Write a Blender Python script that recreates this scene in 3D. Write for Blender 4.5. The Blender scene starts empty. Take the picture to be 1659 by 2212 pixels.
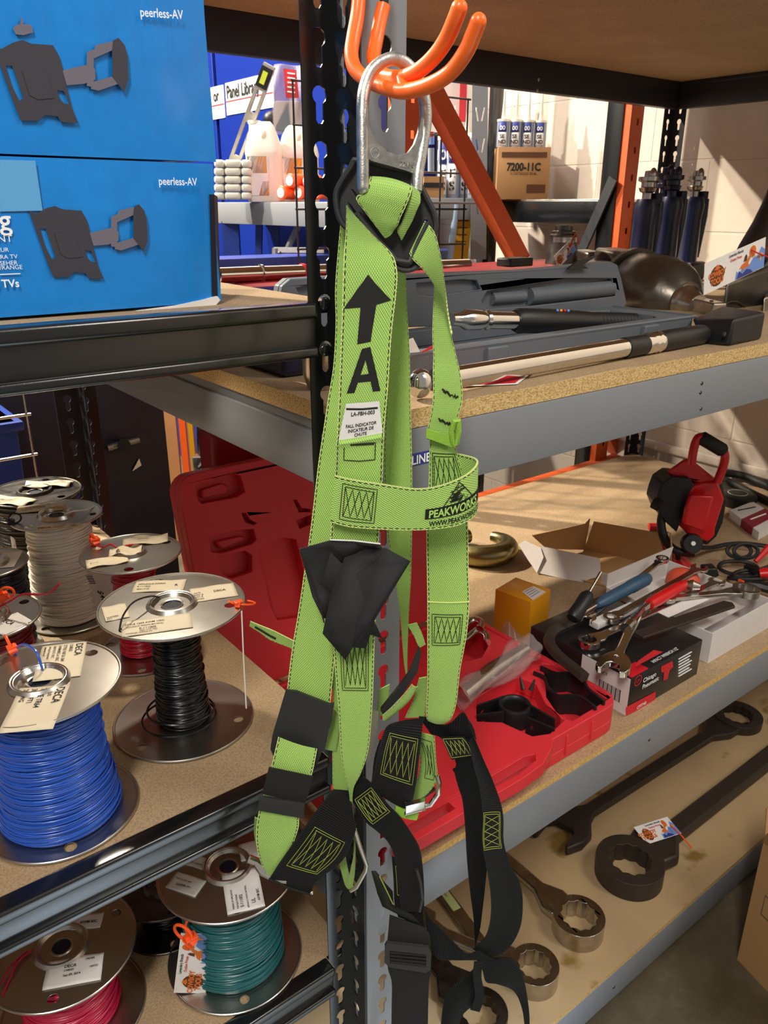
import bpy, bmesh, math, random
from mathutils import Vector, Matrix
from mathutils.geometry import tessellate_polygon
random.seed(7)
PI = math.pi
V = Vector
H = 1.5                      # camera height over the floor; everything below is laid out relative to the camera's height
scene = bpy.context.scene
COL = scene.collection
# ---------------------------------------------------------------- camera
ROT = Matrix(((0.7911531646, 0.2188616888, -0.5711184039),
              (-0.6116108899, 0.2876296175, -0.7370219281),
              (0.0029647042, 0.9323994661, 0.3614172743)))
F_PX, CX, CY = 1704.0, 829.5, 1106.0
cam = bpy.data.cameras.new('camera'); cam_ob = bpy.data.objects.new('camera', cam); COL.objects.link(cam_ob)
cam_ob.matrix_world = Matrix.Translation((0, 0, H)) @ ROT.to_4x4()
cam.sensor_fit = 'VERTICAL'; cam.sensor_height = 36.0; cam.lens = F_PX / 2212 * 36.0
cam.clip_start = .02; cam.clip_end = 60
cam.dof.use_dof = True; cam.dof.focus_distance = .76; cam.dof.aperture_fstop = 28
scene.camera = cam_ob
# ---------------------------------------------------------------- view, world, lights
vs = scene.view_settings
vs.view_transform = 'Standard'; vs.look = 'None'; vs.gamma = 1; vs.exposure = 0.0; vs.use_curve_mapping = False
w = bpy.data.worlds.new('world'); scene.world = w; w.use_nodes = True
w.node_tree.nodes['Background'].inputs[0].default_value = (1.0, .93, .84, 1)
w.node_tree.nodes['Background'].inputs[1].default_value = .31
def area(name, loc, target, size, power, col, sy=None):
    l = bpy.data.lights.new(name, 'AREA'); l.energy = power; l.color = col; l.size = size
    if sy: l.shape = 'RECTANGLE'; l.size_y = sy
    o = bpy.data.objects.new(name, l); COL.objects.link(o)
    o.location = V(loc) + V((0, 0, H))
    o.rotation_euler = (V(target) - V(loc)).to_track_quat('-Z', 'Y').to_euler()
    return o
WARM = (1.0, .88, .70); NEUT = (1.0, .95, .87)
area('high_bay_light', (-1.05, 5.3, 3.55), (.9, 1.1, -.8), .15, 680, WARM)
area('high_bay_light', (-2.3, 4.2, 3.2), (2.3, 1.6, 0), .14, 300, WARM)
area('aisle_light', (-1.0, -.75, 1.75), (.45, .6, -.4), .36, 56, NEUT, .9)
area('aisle_light', (2.0, -1.5, 2.2), (1.2, .7, -.6), .6, 36, NEUT, 1.1)
area('back_room_light', (1.2, 3.3, 2.4), (1.1, 4.2, -.2), .9, 88, NEUT)
area('back_room_light', (.2, 3.2, 2.3), (.4, 4.2, .2), .8, 46, NEUT)
l_ = bpy.data.lights.new('floor_patch_spot', 'SPOT'); l_.energy = 6500; l_.color = (.66, .82, 1.0); l_.spot_size = math.radians(26); l_.spot_blend = .8; l_.shadow_soft_size = .25  # added spot: bluish patch on the unseen floor, to reflect in the black beams
o_ = bpy.data.objects.new('floor_patch_spot', l_); COL.objects.link(o_); o_.location = (1.6, -3.2, H+1.6); o_.rotation_euler = (V((.35, -.45, -1.5))-V((1.6, -3.2, 1.6))).to_track_quat('-Z', 'Y').to_euler()
l_ = bpy.data.lights.new('under_shelf_lamp', 'SPOT'); l_.energy = 5; l_.color = (1.0, .88, .70); l_.spot_size = math.radians(100); l_.spot_blend = .6; l_.shadow_soft_size = .012
o_ = bpy.data.objects.new('under_shelf_lamp', l_); COL.objects.link(o_); o_.location = (.36, .985, H-.108); o_.rotation_euler = (V((.17, .62, -.59))-V((.36, .97, -.108))).to_track_quat('-Z', 'Y').to_euler()
# ---------------------------------------------------------------- pixel rays -> points on real planes
def ray(px, py): return ROT @ V((px - CX, -(py - CY), -F_PX))
def oX(px, py, x): r = ray(px, py); return r * (x / r.x)
def oY(px, py, y): r = ray(px, py); return r * (y / r.y)
def oZ(px, py, z): r = ray(px, py); return r * (z / r.z)
HD = V((.6125, .7904, 0)); HR = V((.7904, -.6125, 0)); UP = V((0, 0, 1))
def P(px, py, D): r = ray(px, py); return r * (D / r.dot(HD))      # point at horizontal distance D along the viewing direction
def proj(p):
    q = ROT.transposed() @ p; return CX + F_PX * q.x / -q.z, CY - F_PX * q.y / -q.z
def hit(px, py, p0, n):
    r = ray(px, py); return r * (p0.dot(n) / r.dot(n))
# ---------------------------------------------------------------- materials
def lin(c):
    if isinstance(c, str): c = tuple(int(c[i:i+2], 16) for i in (0, 2, 4))
    return tuple(((x/255)/12.92 if x/255 <= .04045 else ((x/255+.055)/1.055)**2.4) for x in c) + (1,)
class NT:
    def __init__(s, name, rough=.5, metal=0, col='808080', coat=0):
        s.m = bpy.data.materials.new(name); s.m.use_nodes = True; s.t = s.m.node_tree; s.n = s.t.nodes; s.l = s.t.links
        s.b = s.n['Principled BSDF']; s.b.inputs['Roughness'].default_value = rough; s.b.inputs['Metallic'].default_value = metal
        s.b.inputs['Base Color'].default_value = lin(col); s.b.inputs['Coat Weight'].default_value = coat; s.b.inputs['Coat Roughness'].default_value = .15
    def node(s, t, **k):
        nd = s.n.new(t)
        for a, v in k.items():
            if a.startswith('i_'):
                key = a[2:]; key = int(key) if key.isdigit() else key.replace('_', ' ')
                if hasattr(v, 'is_linked') or hasattr(v, 'links'): s.l.new(v, nd.inputs[key])
                else: nd.inputs[key].default_value = v
            else: setattr(nd, a, v)
        return nd
    def math(s, op, a, b=0, c=None):
        k = dict(i_0=a, i_1=b)
        if c is not None: k['i_2'] = c
        return s.node('ShaderNodeMath', operation=op, **k).outputs[0]
    def coord(s, kind='Object', scale=(1, 1, 1)):
        tc = s.node('ShaderNodeTexCoord'); mp = s.node('ShaderNodeMapping'); s.l.new(tc.outputs[kind], mp.inputs[0]); mp.inputs['Scale'].default_value = scale
        return mp.outputs[0]
    def noise(s, scale, detail=3, rough=.5, co=None, sc=(1, 1, 1)):
        return s.node('ShaderNodeTexNoise', i_Vector=co or s.coord('Object', sc), i_Scale=scale, i_Detail=detail, i_Roughness=rough).outputs['Fac']
    def ramp(s, fac, stops):
        r = s.node('ShaderNodeValToRGB', i_0=fac); e = r.color_ramp.elements
        e[0].position = stops[0][0]; e[0].color = lin(stops[0][1]); e[1].position = stops[-1][0]; e[1].color = lin(stops[-1][1])
        for p, c in stops[1:-1]: x = e.new(p); x.color = lin(c)
        return r.outputs[0]
    def mix(s, fac, a, b):
        n = s.node('ShaderNodeMix', data_type='RGBA')
        for key, v in ((0, fac), (6, a), (7, b)):
            if isinstance(v, (str,)): n.inputs[key].default_value = lin(v)
            elif isinstance(v, (int, float)): n.inputs[key].default_value = v
            elif isinstance(v, tuple): n.inputs[key].default_value = v
            else: s.l.new(v, n.inputs[key])
        return n.outputs[2]
    def color(s, o): s.l.new(o, s.b.inputs['Base Color']); return s
    def rough(s, o): s.l.new(o, s.b.inputs['Roughness']); return s
    def bump(s, h, dist=.001, strength=1):
        b = s.node('ShaderNodeBump', i_Height=h, i_Distance=dist, i_Strength=strength); s.l.new(b.outputs[0], s.b.inputs['Normal']); return s
def simple(name, col, rough=.5, metal=0, coat=0, nscale=0, ndist=.0005, var=0):
    t = NT(name, rough, metal, col, coat)
    if nscale:
        n = t.noise(nscale)
        t.bump(n, ndist)
        if var:
            base = lin(col); lo = tuple(x*(1-var) for x in base[:3])+(1,); hi = tuple(min(1, x*(1+var)) for x in base[:3])+(1,)
            t.color(t.mix(n, lo, hi))
    return t.m
M = {}
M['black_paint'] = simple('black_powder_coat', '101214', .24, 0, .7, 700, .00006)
M['blue_black'] = simple('dark_blue_black', '23262e', .5, 0, .0, 700, .00005)  # dark blue-black tone of the back posts and top level beams
M['gray_paint'] = simple('gray_paint', '7e8288', .42, 0, .1, 600, .00004, .05)
t = NT('hardboard', .75); n1 = t.noise(9, 4); n2 = t.noise(420, 3, .7)
t.color(t.mix(t.node('ShaderNodeMapRange', i_Value=n2, i_1=.42, i_2=.7).outputs[0], t.ramp(n1, [(.3, 'a68d6d'), (.7, 'b79e7c')]), '8a7152')).bump(n2, .0002); M['board'] = t.m
t = NT('particleboard_edge', .85); n1 = t.noise(330, 4, .75, sc=(1, 1, 1.8)); n2 = t.noise(150, 2)
t.color(t.ramp(n1, [(.30, '6d4f28'), (.42, 'c09a5c'), (.55, 'e0c086'), (.75, 'f2dca8')])).bump(n1, .0012); M['chip'] = t.m
t = NT('mdf_edge', .8); n1 = t.noise(200, 3); t.color(t.ramp(n1, [(.3, 'b8904e'), (.7, 'd9b573')])); M['mdf'] = t.m
t = NT('stained_hardboard', .75); n1 = t.noise(6, 3); n2 = t.noise(420, 3, .7); n3 = t.noise(9, 3, .5)
c0 = t.mix(t.math('MULTIPLY', n2, .35), t.ramp(n1, [(.3, 'b09672'), (.7, 'c2a67c')]), '93784f')
st = t.node('ShaderNodeMapRange', i_Value=n3, i_1=.62, i_2=.69).outputs[0]
t.color(t.mix(st, c0, '86692f')).bump(n2, .0002); M['board_stain'] = t.m
def steel(name, c1, c2, r1, r2, sc=25, bump=.00008):
    t = NT(name, .3, 1); n = t.noise(sc, 4, .6); t.color(t.ramp(n, [(.3, c1), (.7, c2)]))
    t.rough(t.node('ShaderNodeMapRange', i_Value=n, i_3=r1, i_4=r2).outputs[0]); t.bump(t.noise(sc*8, 3), bump); return t.m
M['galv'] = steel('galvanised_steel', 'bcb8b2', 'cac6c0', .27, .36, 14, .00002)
M['ring'] = steel('zinc_forging', 'a9a9a6', 'cdccc8', .28, .5, 90, .0002)
M['chrome'] = steel('chrome', 'd8d6d2', 'e8e6e2', .06, .14, 8, .00001)
M['satin'] = steel('satin_steel', 'a8a49e', 'cac5be', .16, .34, 30)
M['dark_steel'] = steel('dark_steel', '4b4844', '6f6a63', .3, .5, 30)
M['brass'] = steel('brass', '857a50', 'a3976a', .2, .4, 30)
M['alu'] = steel('aluminium', 'c4bfb4', 'd8d3c8', .35, .5, 30)
M['black_oxide'] = simple('black_oxide_steel', '3d342e', .45, .3, 0, 60, .0003, .2)
M['cast_dark'] = simple('worn_cast_metal', '6b655c', .3, .8, 0, 30, .0008, .4)
M['orange_coat'] = simple('orange_vinyl', 'fb6c1c', .38, 0, .2, 200, .00008)
M['orange_paint'] = simple('orange_paint', 'cf5a28', .45, 0, .1, 40, .0001, .1)
M['orange'] = simple('orange_plastic', 'ff5a1e', .4)
M['red_plastic'] = simple('red_blow_moulded', 'da2f3a', .5, 0, 0, 900, .0001, .08)
M['red_bright'] = simple('red_plastic', 'd1161c', .3, 0, .2)
M['dark_red'] = simple('dark_red_steel', '8f1219', .4)
M['gray_plastic'] = simple('gray_blow_moulded', '5f656d', .5, 0, 0, 900, .0001, .06)
M['black_plastic'] = simple('black_plastic', '17181a', .45, 0, 0, 300, .0001)
M['black_rubber'] = simple('black_rubber', '121212', .6)
M['pad'] = simple('black_moulded_pad', '2b2b2c', .55, 0, 0, 500, .0001)
M['navy'] = simple('navy_plastic', '10173a', .35, 0, .2)
M['blue_plastic'] = simple('blue_plastic', '1e3c96', .4)
M['blue_locker'] = simple('blue_locker_paint', '0c2680', .35, 0, .2)
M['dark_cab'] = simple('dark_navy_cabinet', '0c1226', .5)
t = NT('printed_blue_card', .28, 0, '0a78c8', .35); n = t.noise(1, 3, .5, sc=(75, 8, 9)); n2 = t.noise(60, 3)
t.color(t.mix(n2, '0878cc', '0c8ae2')); t.bump(t.math('ADD', n, t.math('MULTIPLY', n2, .25)), .0012, .6); M['blue_card'] = t.m
def card(name, c): 
    t = NT(name, .75); n = t.noise(60, 3); b = lin(c); t.color(t.mix(n, tuple(x*.88 for x in b[:3])+(1,), b)).bump(n, .0004); return t.m
M['cardboard'] = card('cardboard', 'b58a5a'); M['kraft'] = card('kraft_inside', 'c49a66'); M['white_card'] = card('white_card', 'dfd9d6')
M['yellow_card'] = simple('yellow_card', 'e39a14', .4, 0, .1); M['black_card'] = simple('black_card', '1b1a1c', .35, 0, .2)
M['red_card'] = simple('red_card', 'd01a2c', .4)
M['paper'] = card('paper_label', 'dccfb4'); M['white_paper'] = card('white_tag', 'efecea')
M['white_plastic'] = simple('white_plastic', 'ece8dc', .4); M['cream'] = simple('cream_plastic', 'e9e2c8', .5)
M['ink'] = simple('black_ink', '121212', .6); M['ink_gray'] = simple('gray_ink', '4a4642', .7); M['ink_white'] = simple('white_ink', 'f2f4f6', .5)
M['ink_blue'] = simple('blue_ink', '2a3a8c', .5); M['ink_red'] = simple('red_ink', 'c8202a', .5); M['ink_orange'] = simple('orange_ink', 'd8702a', .5)
M['ink_sky'] = simple('light_blue_ink', '6f94dc', .5); M['ink_brown'] = simple('brown_ink', '5a3216', .6)
M['mount_ink'] = simple('printed_dark_gray', '3b3a44', .4); M['mount_light'] = simple('printed_mid_gray', '6d6976', .4); M['tape'] = simple('clear_tape', '5ea6dc', .12, 0, .5)
M['amber'] = simple('amber_ink', 'f5a623', .5); M['yellow'] = simple('yellow_paint', 'e8b410', .4); M['sky_foam'] = simple('pale_blue_tube', 'a8c4e4', .5)
M['glove'] = card('white_cloth', 'dcdccc'); M['tube_clear'] = simple('grey_tube', '8d97a8', .35)
M['lime_plain'] = simple('lime_webbing_edge', '94c444', .7, 0, 0, 900, .0004, .25)
M['velvet'] = simple('black_fabric_mesh', '2a2a2c', .85, 0, 0, 1500, .0004, .4)
M['elastic'] = simple('black_elastic', '1a1716', .9, 0, 0, 800, .0003)
M['stitch_black'] = simple('black_thread', '14180c', .8); M['stitch_lime'] = simple('lime_thread', '9aa646', .8)
for k, c in dict(blue='2454b8', black='0e1013', red='b9142e', white='f6f2e8', green='1d6468', navy='171a2a', dred='7a0f1a', pink='c01848').items():
    M['wire_'+k] = simple('wire_'+k, c, .32, 0, .25)
# clear bag
t = NT('clear_bag', .18, 0, 'c8b8b6'); t.b.inputs['Transmission Weight'].default_value = 0; t.b.inputs['Alpha'].default_value = .30; t.bump(t.noise(60, 4), .002); M['bag'] = t.m
# webbing: UV.x = across (0..1), UV.y = along in metres
def webbing(name, base, light, edge, thread, p, q, dash=True, rib=False):
    t = NT(name, .62); uv = t.node('ShaderNodeTexCoord').outputs['UV']; s = t.node('ShaderNodeSeparateXYZ', i_0=uv); u, v = s.outputs[0], s.outputs[1]
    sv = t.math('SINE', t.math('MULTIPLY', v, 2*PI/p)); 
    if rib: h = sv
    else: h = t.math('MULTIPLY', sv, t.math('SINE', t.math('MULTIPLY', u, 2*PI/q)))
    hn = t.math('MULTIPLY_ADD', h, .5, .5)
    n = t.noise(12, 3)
    c = t.mix(hn, base, light)  # lighter on the weave tops: fine highlights put into the colour
    c = t.mix(t.math('MULTIPLY', t.node('ShaderNodeMapRange', i_Value=n, i_1=.42, i_2=.8).outputs[0], .25), c, base)
    uu = t.math('ABSOLUTE', t.math('SUBTRACT', u, .5))          # 0 middle .. .5 edge
    c = t.mix(t.math('GREATER_THAN', uu, .478), c, edge)
    if dash:
        band = t.math('MULTIPLY', t.math('GREATER_THAN', uu, .452), t.math('LESS_THAN', uu, .474))
        d = t.math('LESS_THAN', t.math('FRACT', t.math('DIVIDE', v, .0052)), .62)
        c = t.mix(t.math('MULTIPLY', band, d), c, thread)
    t.color(c).bump(h, .00045, .8)
    t.b.inputs['Sheen Weight'].default_value = 0 if rib else .12
    t.b.inputs['Specular IOR Level'].default_value = .25 if rib else .5
    return t.m
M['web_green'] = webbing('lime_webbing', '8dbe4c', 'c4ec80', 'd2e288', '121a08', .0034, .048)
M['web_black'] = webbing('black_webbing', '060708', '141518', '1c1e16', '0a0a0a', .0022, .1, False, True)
# walls / floor
t = NT('painted_block', .6); uv = t.coord('Generated'); tc = t.node('ShaderNodeTexCoord'); sp = t.node('ShaderNodeSeparateXYZ', i_0=tc.outputs['Object'])
cb = t.node('ShaderNodeCombineXYZ', i_0=sp.outputs[1], i_1=sp.outputs[2])
br = t.node('ShaderNodeTexBrick', i_Vector=cb.outputs[0], i_Scale=1.0, i_Mortar_Size=.004, i_Mortar_Smooth=.4, i_Brick_Width=.41, i_Row_Height=.204)
n = t.noise(35, 4); t.color(t.mix(n, 'c2b5a8', 'cfc3b7')); t.bump(t.math('SUBTRACT', t.math('MULTIPLY', n, .3), br.outputs['Fac']), .004, .6); M['block'] = t.m
t = NT('concrete', .45); n = t.noise(5, 6, .65); n2 = t.noise(28, 5, .7); t.color(t.mix(t.math('MULTIPLY', n2, .6), t.ramp(n, [(.35, '4e4535'), (.6, '6a604c'), (.75, '8b816b')]), '3f3728')).bump(n2, .0006); M['concrete'] = t.m
# ---------------------------------------------------------------- mesh builder
class B:
    def __init__(s): s.bm = bmesh.new(); s.uv = None
    def poly(s, pts): return s.bm.faces.new([s.bm.verts.new(p) for p in pts])
    def _merge(s, b2):
        me = bpy.data.meshes.new('tmp'); b2.to_mesh(me); b2.free(); s.bm.from_mesh(me); bpy.data.meshes.remove(me); return s
    def obox(s, c, ax, hs, bev=0, seg=2):
        b2 = bmesh.new(); bmesh.ops.create_cube(b2, size=2)
        R = Matrix((ax[0], ax[1], ax[2])).transposed()
        for v in b2.verts: v.co = V(c) + R @ V((v.co.x*hs[0], v.co.y*hs[1], v.co.z*hs[2]))
        if bev: bmesh.ops.bevel(b2, geom=b2.edges[:], offset=bev, segments=seg, affect='EDGES', profile=.5)
        return s._merge(b2)
    def box(s, lo, hi, bev=0, seg=2):
        lo, hi = V(lo), V(hi); return s.obox((lo+hi)/2, (V((1,0,0)), V((0,1,0)), V((0,0,1))), [abs(a)/2 for a in (hi-lo)], bev, seg)
    def hexa(s, b4, t4):
        vb = [s.bm.verts.new(p) for p in b4]; vt = [s.bm.verts.new(p) for p in t4]
        s.bm.faces.new(vb[::-1]); s.bm.faces.new(vt)
        for i in range(len(vb)): j = (i+1) % len(vb); s.bm.faces.new((vb[i], vb[j], vt[j], vt[i]))
        return s
    def rings(s, rs, cap=True, closed=False):
        vs = [[s.bm.verts.new(p) for p in r] for r in rs]; n = len(rs[0])
        rng = range(len(vs) if closed else len(vs)-1)
        for i in rng:
            a, b = vs[i], vs[(i+1) % len(vs)]
            for k in range(n): s.bm.faces.new((a[k], a[(k+1) % n], b[(k+1) % n], b[k]))
        if cap and not closed: s.bm.faces.new(vs[0][::-1]); s.bm.faces.new(vs[-1])
        return s
    def tube(s, pts, r, seg=10, closed=False, cap=True, flat=None):
        pts = [V(p) for p in pts]; n = len(pts); rs = []
        nrm = None
        for i, p in enumerate(pts):
            a = pts[i-1] if (i or closed) else p; b = pts[(i+1) % n] if (i < n-1 or closed) else p
            t = (b-a); t = t.normalized() if t.length > 1e-9 else V((0, 0, 1))
            if nrm is None: nrm = t.orthogonal().normalized()
            nrm = (nrm - t*nrm.dot(t)); nrm = nrm.normalized() if nrm.length > 1e-6 else t.orthogonal().normalized()
            bn = t.cross(nrm); rr = r[i] if isinstance(r, (list, tuple)) else r
            rs.append([p + (nrm*math.cos(2*PI*k/seg) + bn*math.sin(2*PI*k/seg))*rr for k in range(seg)])
        return s.rings(rs, cap, closed)
    def cyl(s, p0, p1, r0, r1=None, seg=28): return s.tube([p0, p1], [r0, r0 if r1 is None else r1], seg)
    def lathe(s, prof, o, ax=(0, 0, 1), seg=48, closed=False):
        ax = V(ax).normalized(); u = ax.orthogonal().normalized(); v = ax.cross(u); o = V(o)
        rs = [[o + ax*h + (u*math.cos(2*PI*k/seg) + v*math.sin(2*PI*k/seg))*max(r, 1e-5) for k in range(seg)] for r, h in prof]
        return s.rings(rs, not closed, closed)
    def prism(s, outer, holes, o, u, v, th):
        """plate with holes: 2d points on (u,v) from o, thickness th along u x v (th<0: the other way)"""
        o, u, v = V(o), V(u), V(v); n = u.cross(v).normalized()*th
        loops = [outer] + list(holes)
        tris = tessellate_polygon([[V((a, b, 0)) for a, b in L] for L in loops])
        flat = [p for L in loops for p in L]
        f = [s.bm.verts.new(o+u*a+v*b) for a, b in flat]; k = [s.bm.verts.new(o+u*a+v*b+n) for a, b in flat]
        for t in tris:
            try: s.bm.faces.new([f[i] for i in t]); s.bm.faces.new([k[i] for i in reversed(t)])
            except ValueError: pass
        i0 = 0
        for L in loops:
            m = len(L)
            for i in range(m):
                a, b = i0+i, i0+(i+1) % m
                try: s.bm.faces.new((f[a], f[b], k[b], k[a]))
                except ValueError: pass
            i0 += m
        return s
    def plate3(s, pts, th, n=None):
        """thin plate through 3d points (planar-ish)"""
        pts = [V(p) for p in pts]
        if n is None:
            n = V((0, 0, 0))
            for i in range(len(pts)): n += (pts[i]-pts[0]).cross(pts[(i+1) % len(pts)]-pts[0])
        n = V(n).normalized(); u = n.orthogonal().normalized(); v = n.cross(u); o = pts[0]
        return s.prism([((p-o).dot(u), (p-o).dot(v)) for p in pts], [], o, u, v, th)
    def grid(s, fn, nu, nv, th=0):
        vs = [[s.bm.verts.new(fn(i/nu, j/nv)) for i in range(nu+1)] for j in range(nv+1)]
        for j in range(nv):
            for i in range(nu): s.bm.faces.new((vs[j][i], vs[j][i+1], vs[j+1][i+1], vs[j+1][i]))
        return s
    def sphere(s, c, r, ax=None, sc=(1, 1, 1), seg=20):
        b2 = bmesh.new(); bmesh.ops.create_uvsphere(b2, u_segments=seg, v_segments=seg//2+2, radius=1)
        R = Matrix(ax).transposed() if ax else Matrix.Identity(3)
        for v in b2.verts: v.co = V(c) + R @ V((v.co.x*sc[0]*r, v.co.y*sc[1]*r, v.co.z*sc[2]*r))
        return s._merge(b2)
ORG = {}
def finish(name, b, mat, org, parent=None, label=None, smooth=40, edge_mat=None, solid=0):
    bm = b.bm if isinstance(b, B) else b
    bmesh.ops.recalc_face_normals(bm, faces=bm.faces[:]) if not getattr(b, 'norecalc', False) else None
    for v in bm.verts: v.co -= org
    ca = math.cos(math.radians(smooth))
    for e in bm.edges:
        if len(e.link_faces) == 2 and e.link_faces[0].normal.dot(e.link_faces[1].normal) < ca: e.smooth = False
    for f in bm.faces:
        f.smooth = True
        if edge_mat and abs(f.normal.z) < .5: f.material_index = 1
    me = bpy.data.meshes.new(name); bm.to_mesh(me); bm.free()
    me.materials.append(M[mat] if isinstance(mat, str) else mat)
    if edge_mat: me.materials.append(M[edge_mat])
    o = bpy.data.objects.new(name, me); COL.objects.link(o)
    if parent: o.parent = parent
    else: o.location = org + V((0, 0, H))
    ORG[o.name] = org.copy()
    if label: o['label'] = label
    if solid:
        md = o.modifiers.new('thickness', 'SOLIDIFY'); md.thickness = solid; md.offset = 0
    return o
def thing(name, label, cat, loc, group=None):
    o = bpy.data.objects.new(name, None); COL.objects.link(o); loc = V(loc); o.empty_display_size = .02
    o.location = loc + V((0, 0, H)); o['label'] = label; o['category'] = cat
    if group: o['group'] = group
    ORG[o.name] = loc; return o
def part(parent, name, b, mat, label=None, **k): return finish(name, b, mat, ORG[parent.name], parent, label, **k)
def single(name, b, mat, label, cat, group=None, kind=None, **k):
    bm = b.bm; xs = [v.co for v in bm.verts]
    org = V(((min(p.x for p in xs)+max(p.x for p in xs))/2, (min(p.y for p in xs)+max(p.y for p in xs))/2, min(p.z for p in xs)))
    o = finish(name, b, mat, org, None, label, **k)
    if cat: o['category'] = cat
    if group: o['group'] = group
    if kind: o['kind'] = kind
    return o
def text_bm(s, size, fn, ext=0.0, bold=0.0, align='LEFT', spacing=1.0, xs=1.0, sub=0):
    """letters as mesh; fn(x, y, z) -> 3d point. x right, y up, z out of the surface, metres"""
    cu = bpy.data.curves.new('t', 'FONT'); cu.body = s; cu.size = size; cu.extrude = ext; cu.offset = bold*size; cu.align_x = align; cu.space_character = spacing; cu.resolution_u = 3
    ob = bpy.data.objects.new('t', cu); COL.objects.link(ob); bpy.context.view_layer.update()
    me = bpy.data.meshes.new_from_object(ob); bpy.data.objects.remove(ob); bpy.data.curves.remove(cu)
    b = B(); b.bm.from_mesh(me); bpy.data.meshes.remove(me)
    if sub:
        bmesh.ops.triangulate(b.bm, faces=b.bm.faces[:])
        for _ in range(sub):
            es = [e for e in b.bm.edges if e.calc_length() > .004]
            if not es: break
            bmesh.ops.subdivide_edges(b.bm, edges=es, cuts=1); bmesh.ops.triangulate(b.bm, faces=b.bm.faces[:])
    for v in b.bm.verts: v.co = fn(v.co.x*xs, v.co.y, v.co.z)
    b.norecalc = True
    return b
def planar(o, u, v, lift=.0004):
    o, u, v = V(o), V(u).normalized(), V(v).normalized(); n = u.cross(v).normalized()
    return lambda x, y, z: o + u*x + v*y + n*(z+lift)
def join(*bs):
    r = B()
    for b in bs:
        r._merge(b.bm)
    r.norecalc = any(getattr(b, 'norecalc', False) for b in bs)
    return r
def catmull(pts, k):
    out = []; n = len(pts)
    for i in range(n-1):
        p0, p1, p2, p3 = pts[max(i-1, 0)], pts[i], pts[i+1], pts[min(i+2, n-1)]
        for j in range(k):
            t = j/k; t2, t3 = t*t, t*t*t
            out.append(.5*((2*p1)+(p2-p0)*t+(2*p0-5*p1+4*p2-p3)*t2+(3*p1-p0-3*p2+p3)*t3))
    out.append(pts[-1]); return out
def circ(cx, cy, r, n=24, a0=0): return [(cx+r*math.cos(a0+2*PI*i/n), cy+r*math.sin(a0+2*PI*i/n)) for i in range(n)]
# ================================================================ the setting
XW = 2.33
def struct(name, b, mat, **k): o = single(name, b, mat, None, None, kind='structure', **k); return o
struct('floor', B().box((-4, -3, -H-.05), (XW, 7.5, -H)), 'concrete')
struct('wall_right', B().box((XW, -3, -H), (XW+.15, 7.5, 2.6)), 'block')
b = B().box((-4, 7.5, -H), (XW+.15, 7.65, 2.6)); struct('wall_back', b, 'dark_cab')
b = B().box((XW-.012, .3, -.775), (XW, 2.6, -.745), .004); struct('trim_1', b, 'block')

# ================================================================ shelving
def keyhole(cx, cz, s=1.0):
    pts = []
    for i in range(13):
        a = -.32*PI + (1.64*PI)*i/12
        pts.append((cx+.0074*s*math.cos(a), cz+.006*s+.0074*s*math.sin(a)))
    pts += [(cx-.0040*s, cz-.0135*s), (cx-.002*s, cz-.0165*s), (cx+.002*s, cz-.0165*s), (cx+.0040*s, cz-.0135*s)]
    return pts
def flange(b, o, u, z0, z1, wd, th, zoff, pitch=.0435, s=1.0, hx=None):
    """perforated flat strip: from o along u (width wd), z0..z1, thickness th along u x z"""
    hx = wd*.52 if hx is None else hx
    holes = []; z = zoff
    while z < z1-.02:
        if z > z0+.02: holes.append(keyhole(hx, z, s))
        z += pitch
    b.prism([(0, z0), (wd, z0), (wd, z1), (0, z1)], holes, o, u, (0, 0, 1), th)
def zo(zref, z0, pitch=.0435):
    while zref > z0: zref -= pitch
    return zref
def post(th, x, y, sx, sy, z0, z1, wd=.047, wd2=.042, zr=.076, t=.0018, mat='gray_paint', hole_dx=None):
    """angle post whose corner is (x, y): flanges run sx along X and sy along Y"""
    b = B()
    flange(b, (x, y, 0), (sx, 0, 0), z0, z1, wd, -t*sx*sy*(-1 if sy > 0 else -1)*(1), zo(zr, z0), hx=hole_dx)
    flange(b, (x, y, 0), (0, sy, 0), z0, z1, wd2, t*sx*sy, zo(zr, z0))
    return part(th, 'upright_post', b, mat, smooth=30)
def board(th, lo, hi, mat='board', edge='chip'):
    return part(th, 'shelf_board', B().box(lo, hi), mat, edge_mat=edge, smooth=10)
def beam(th, lo, hi, mat, lip=None):
    b = B().box(lo, hi, .0022)
    if lip: b.box(lip[0], lip[1], .002)
    return part(th, 'beam', b, mat)
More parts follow.
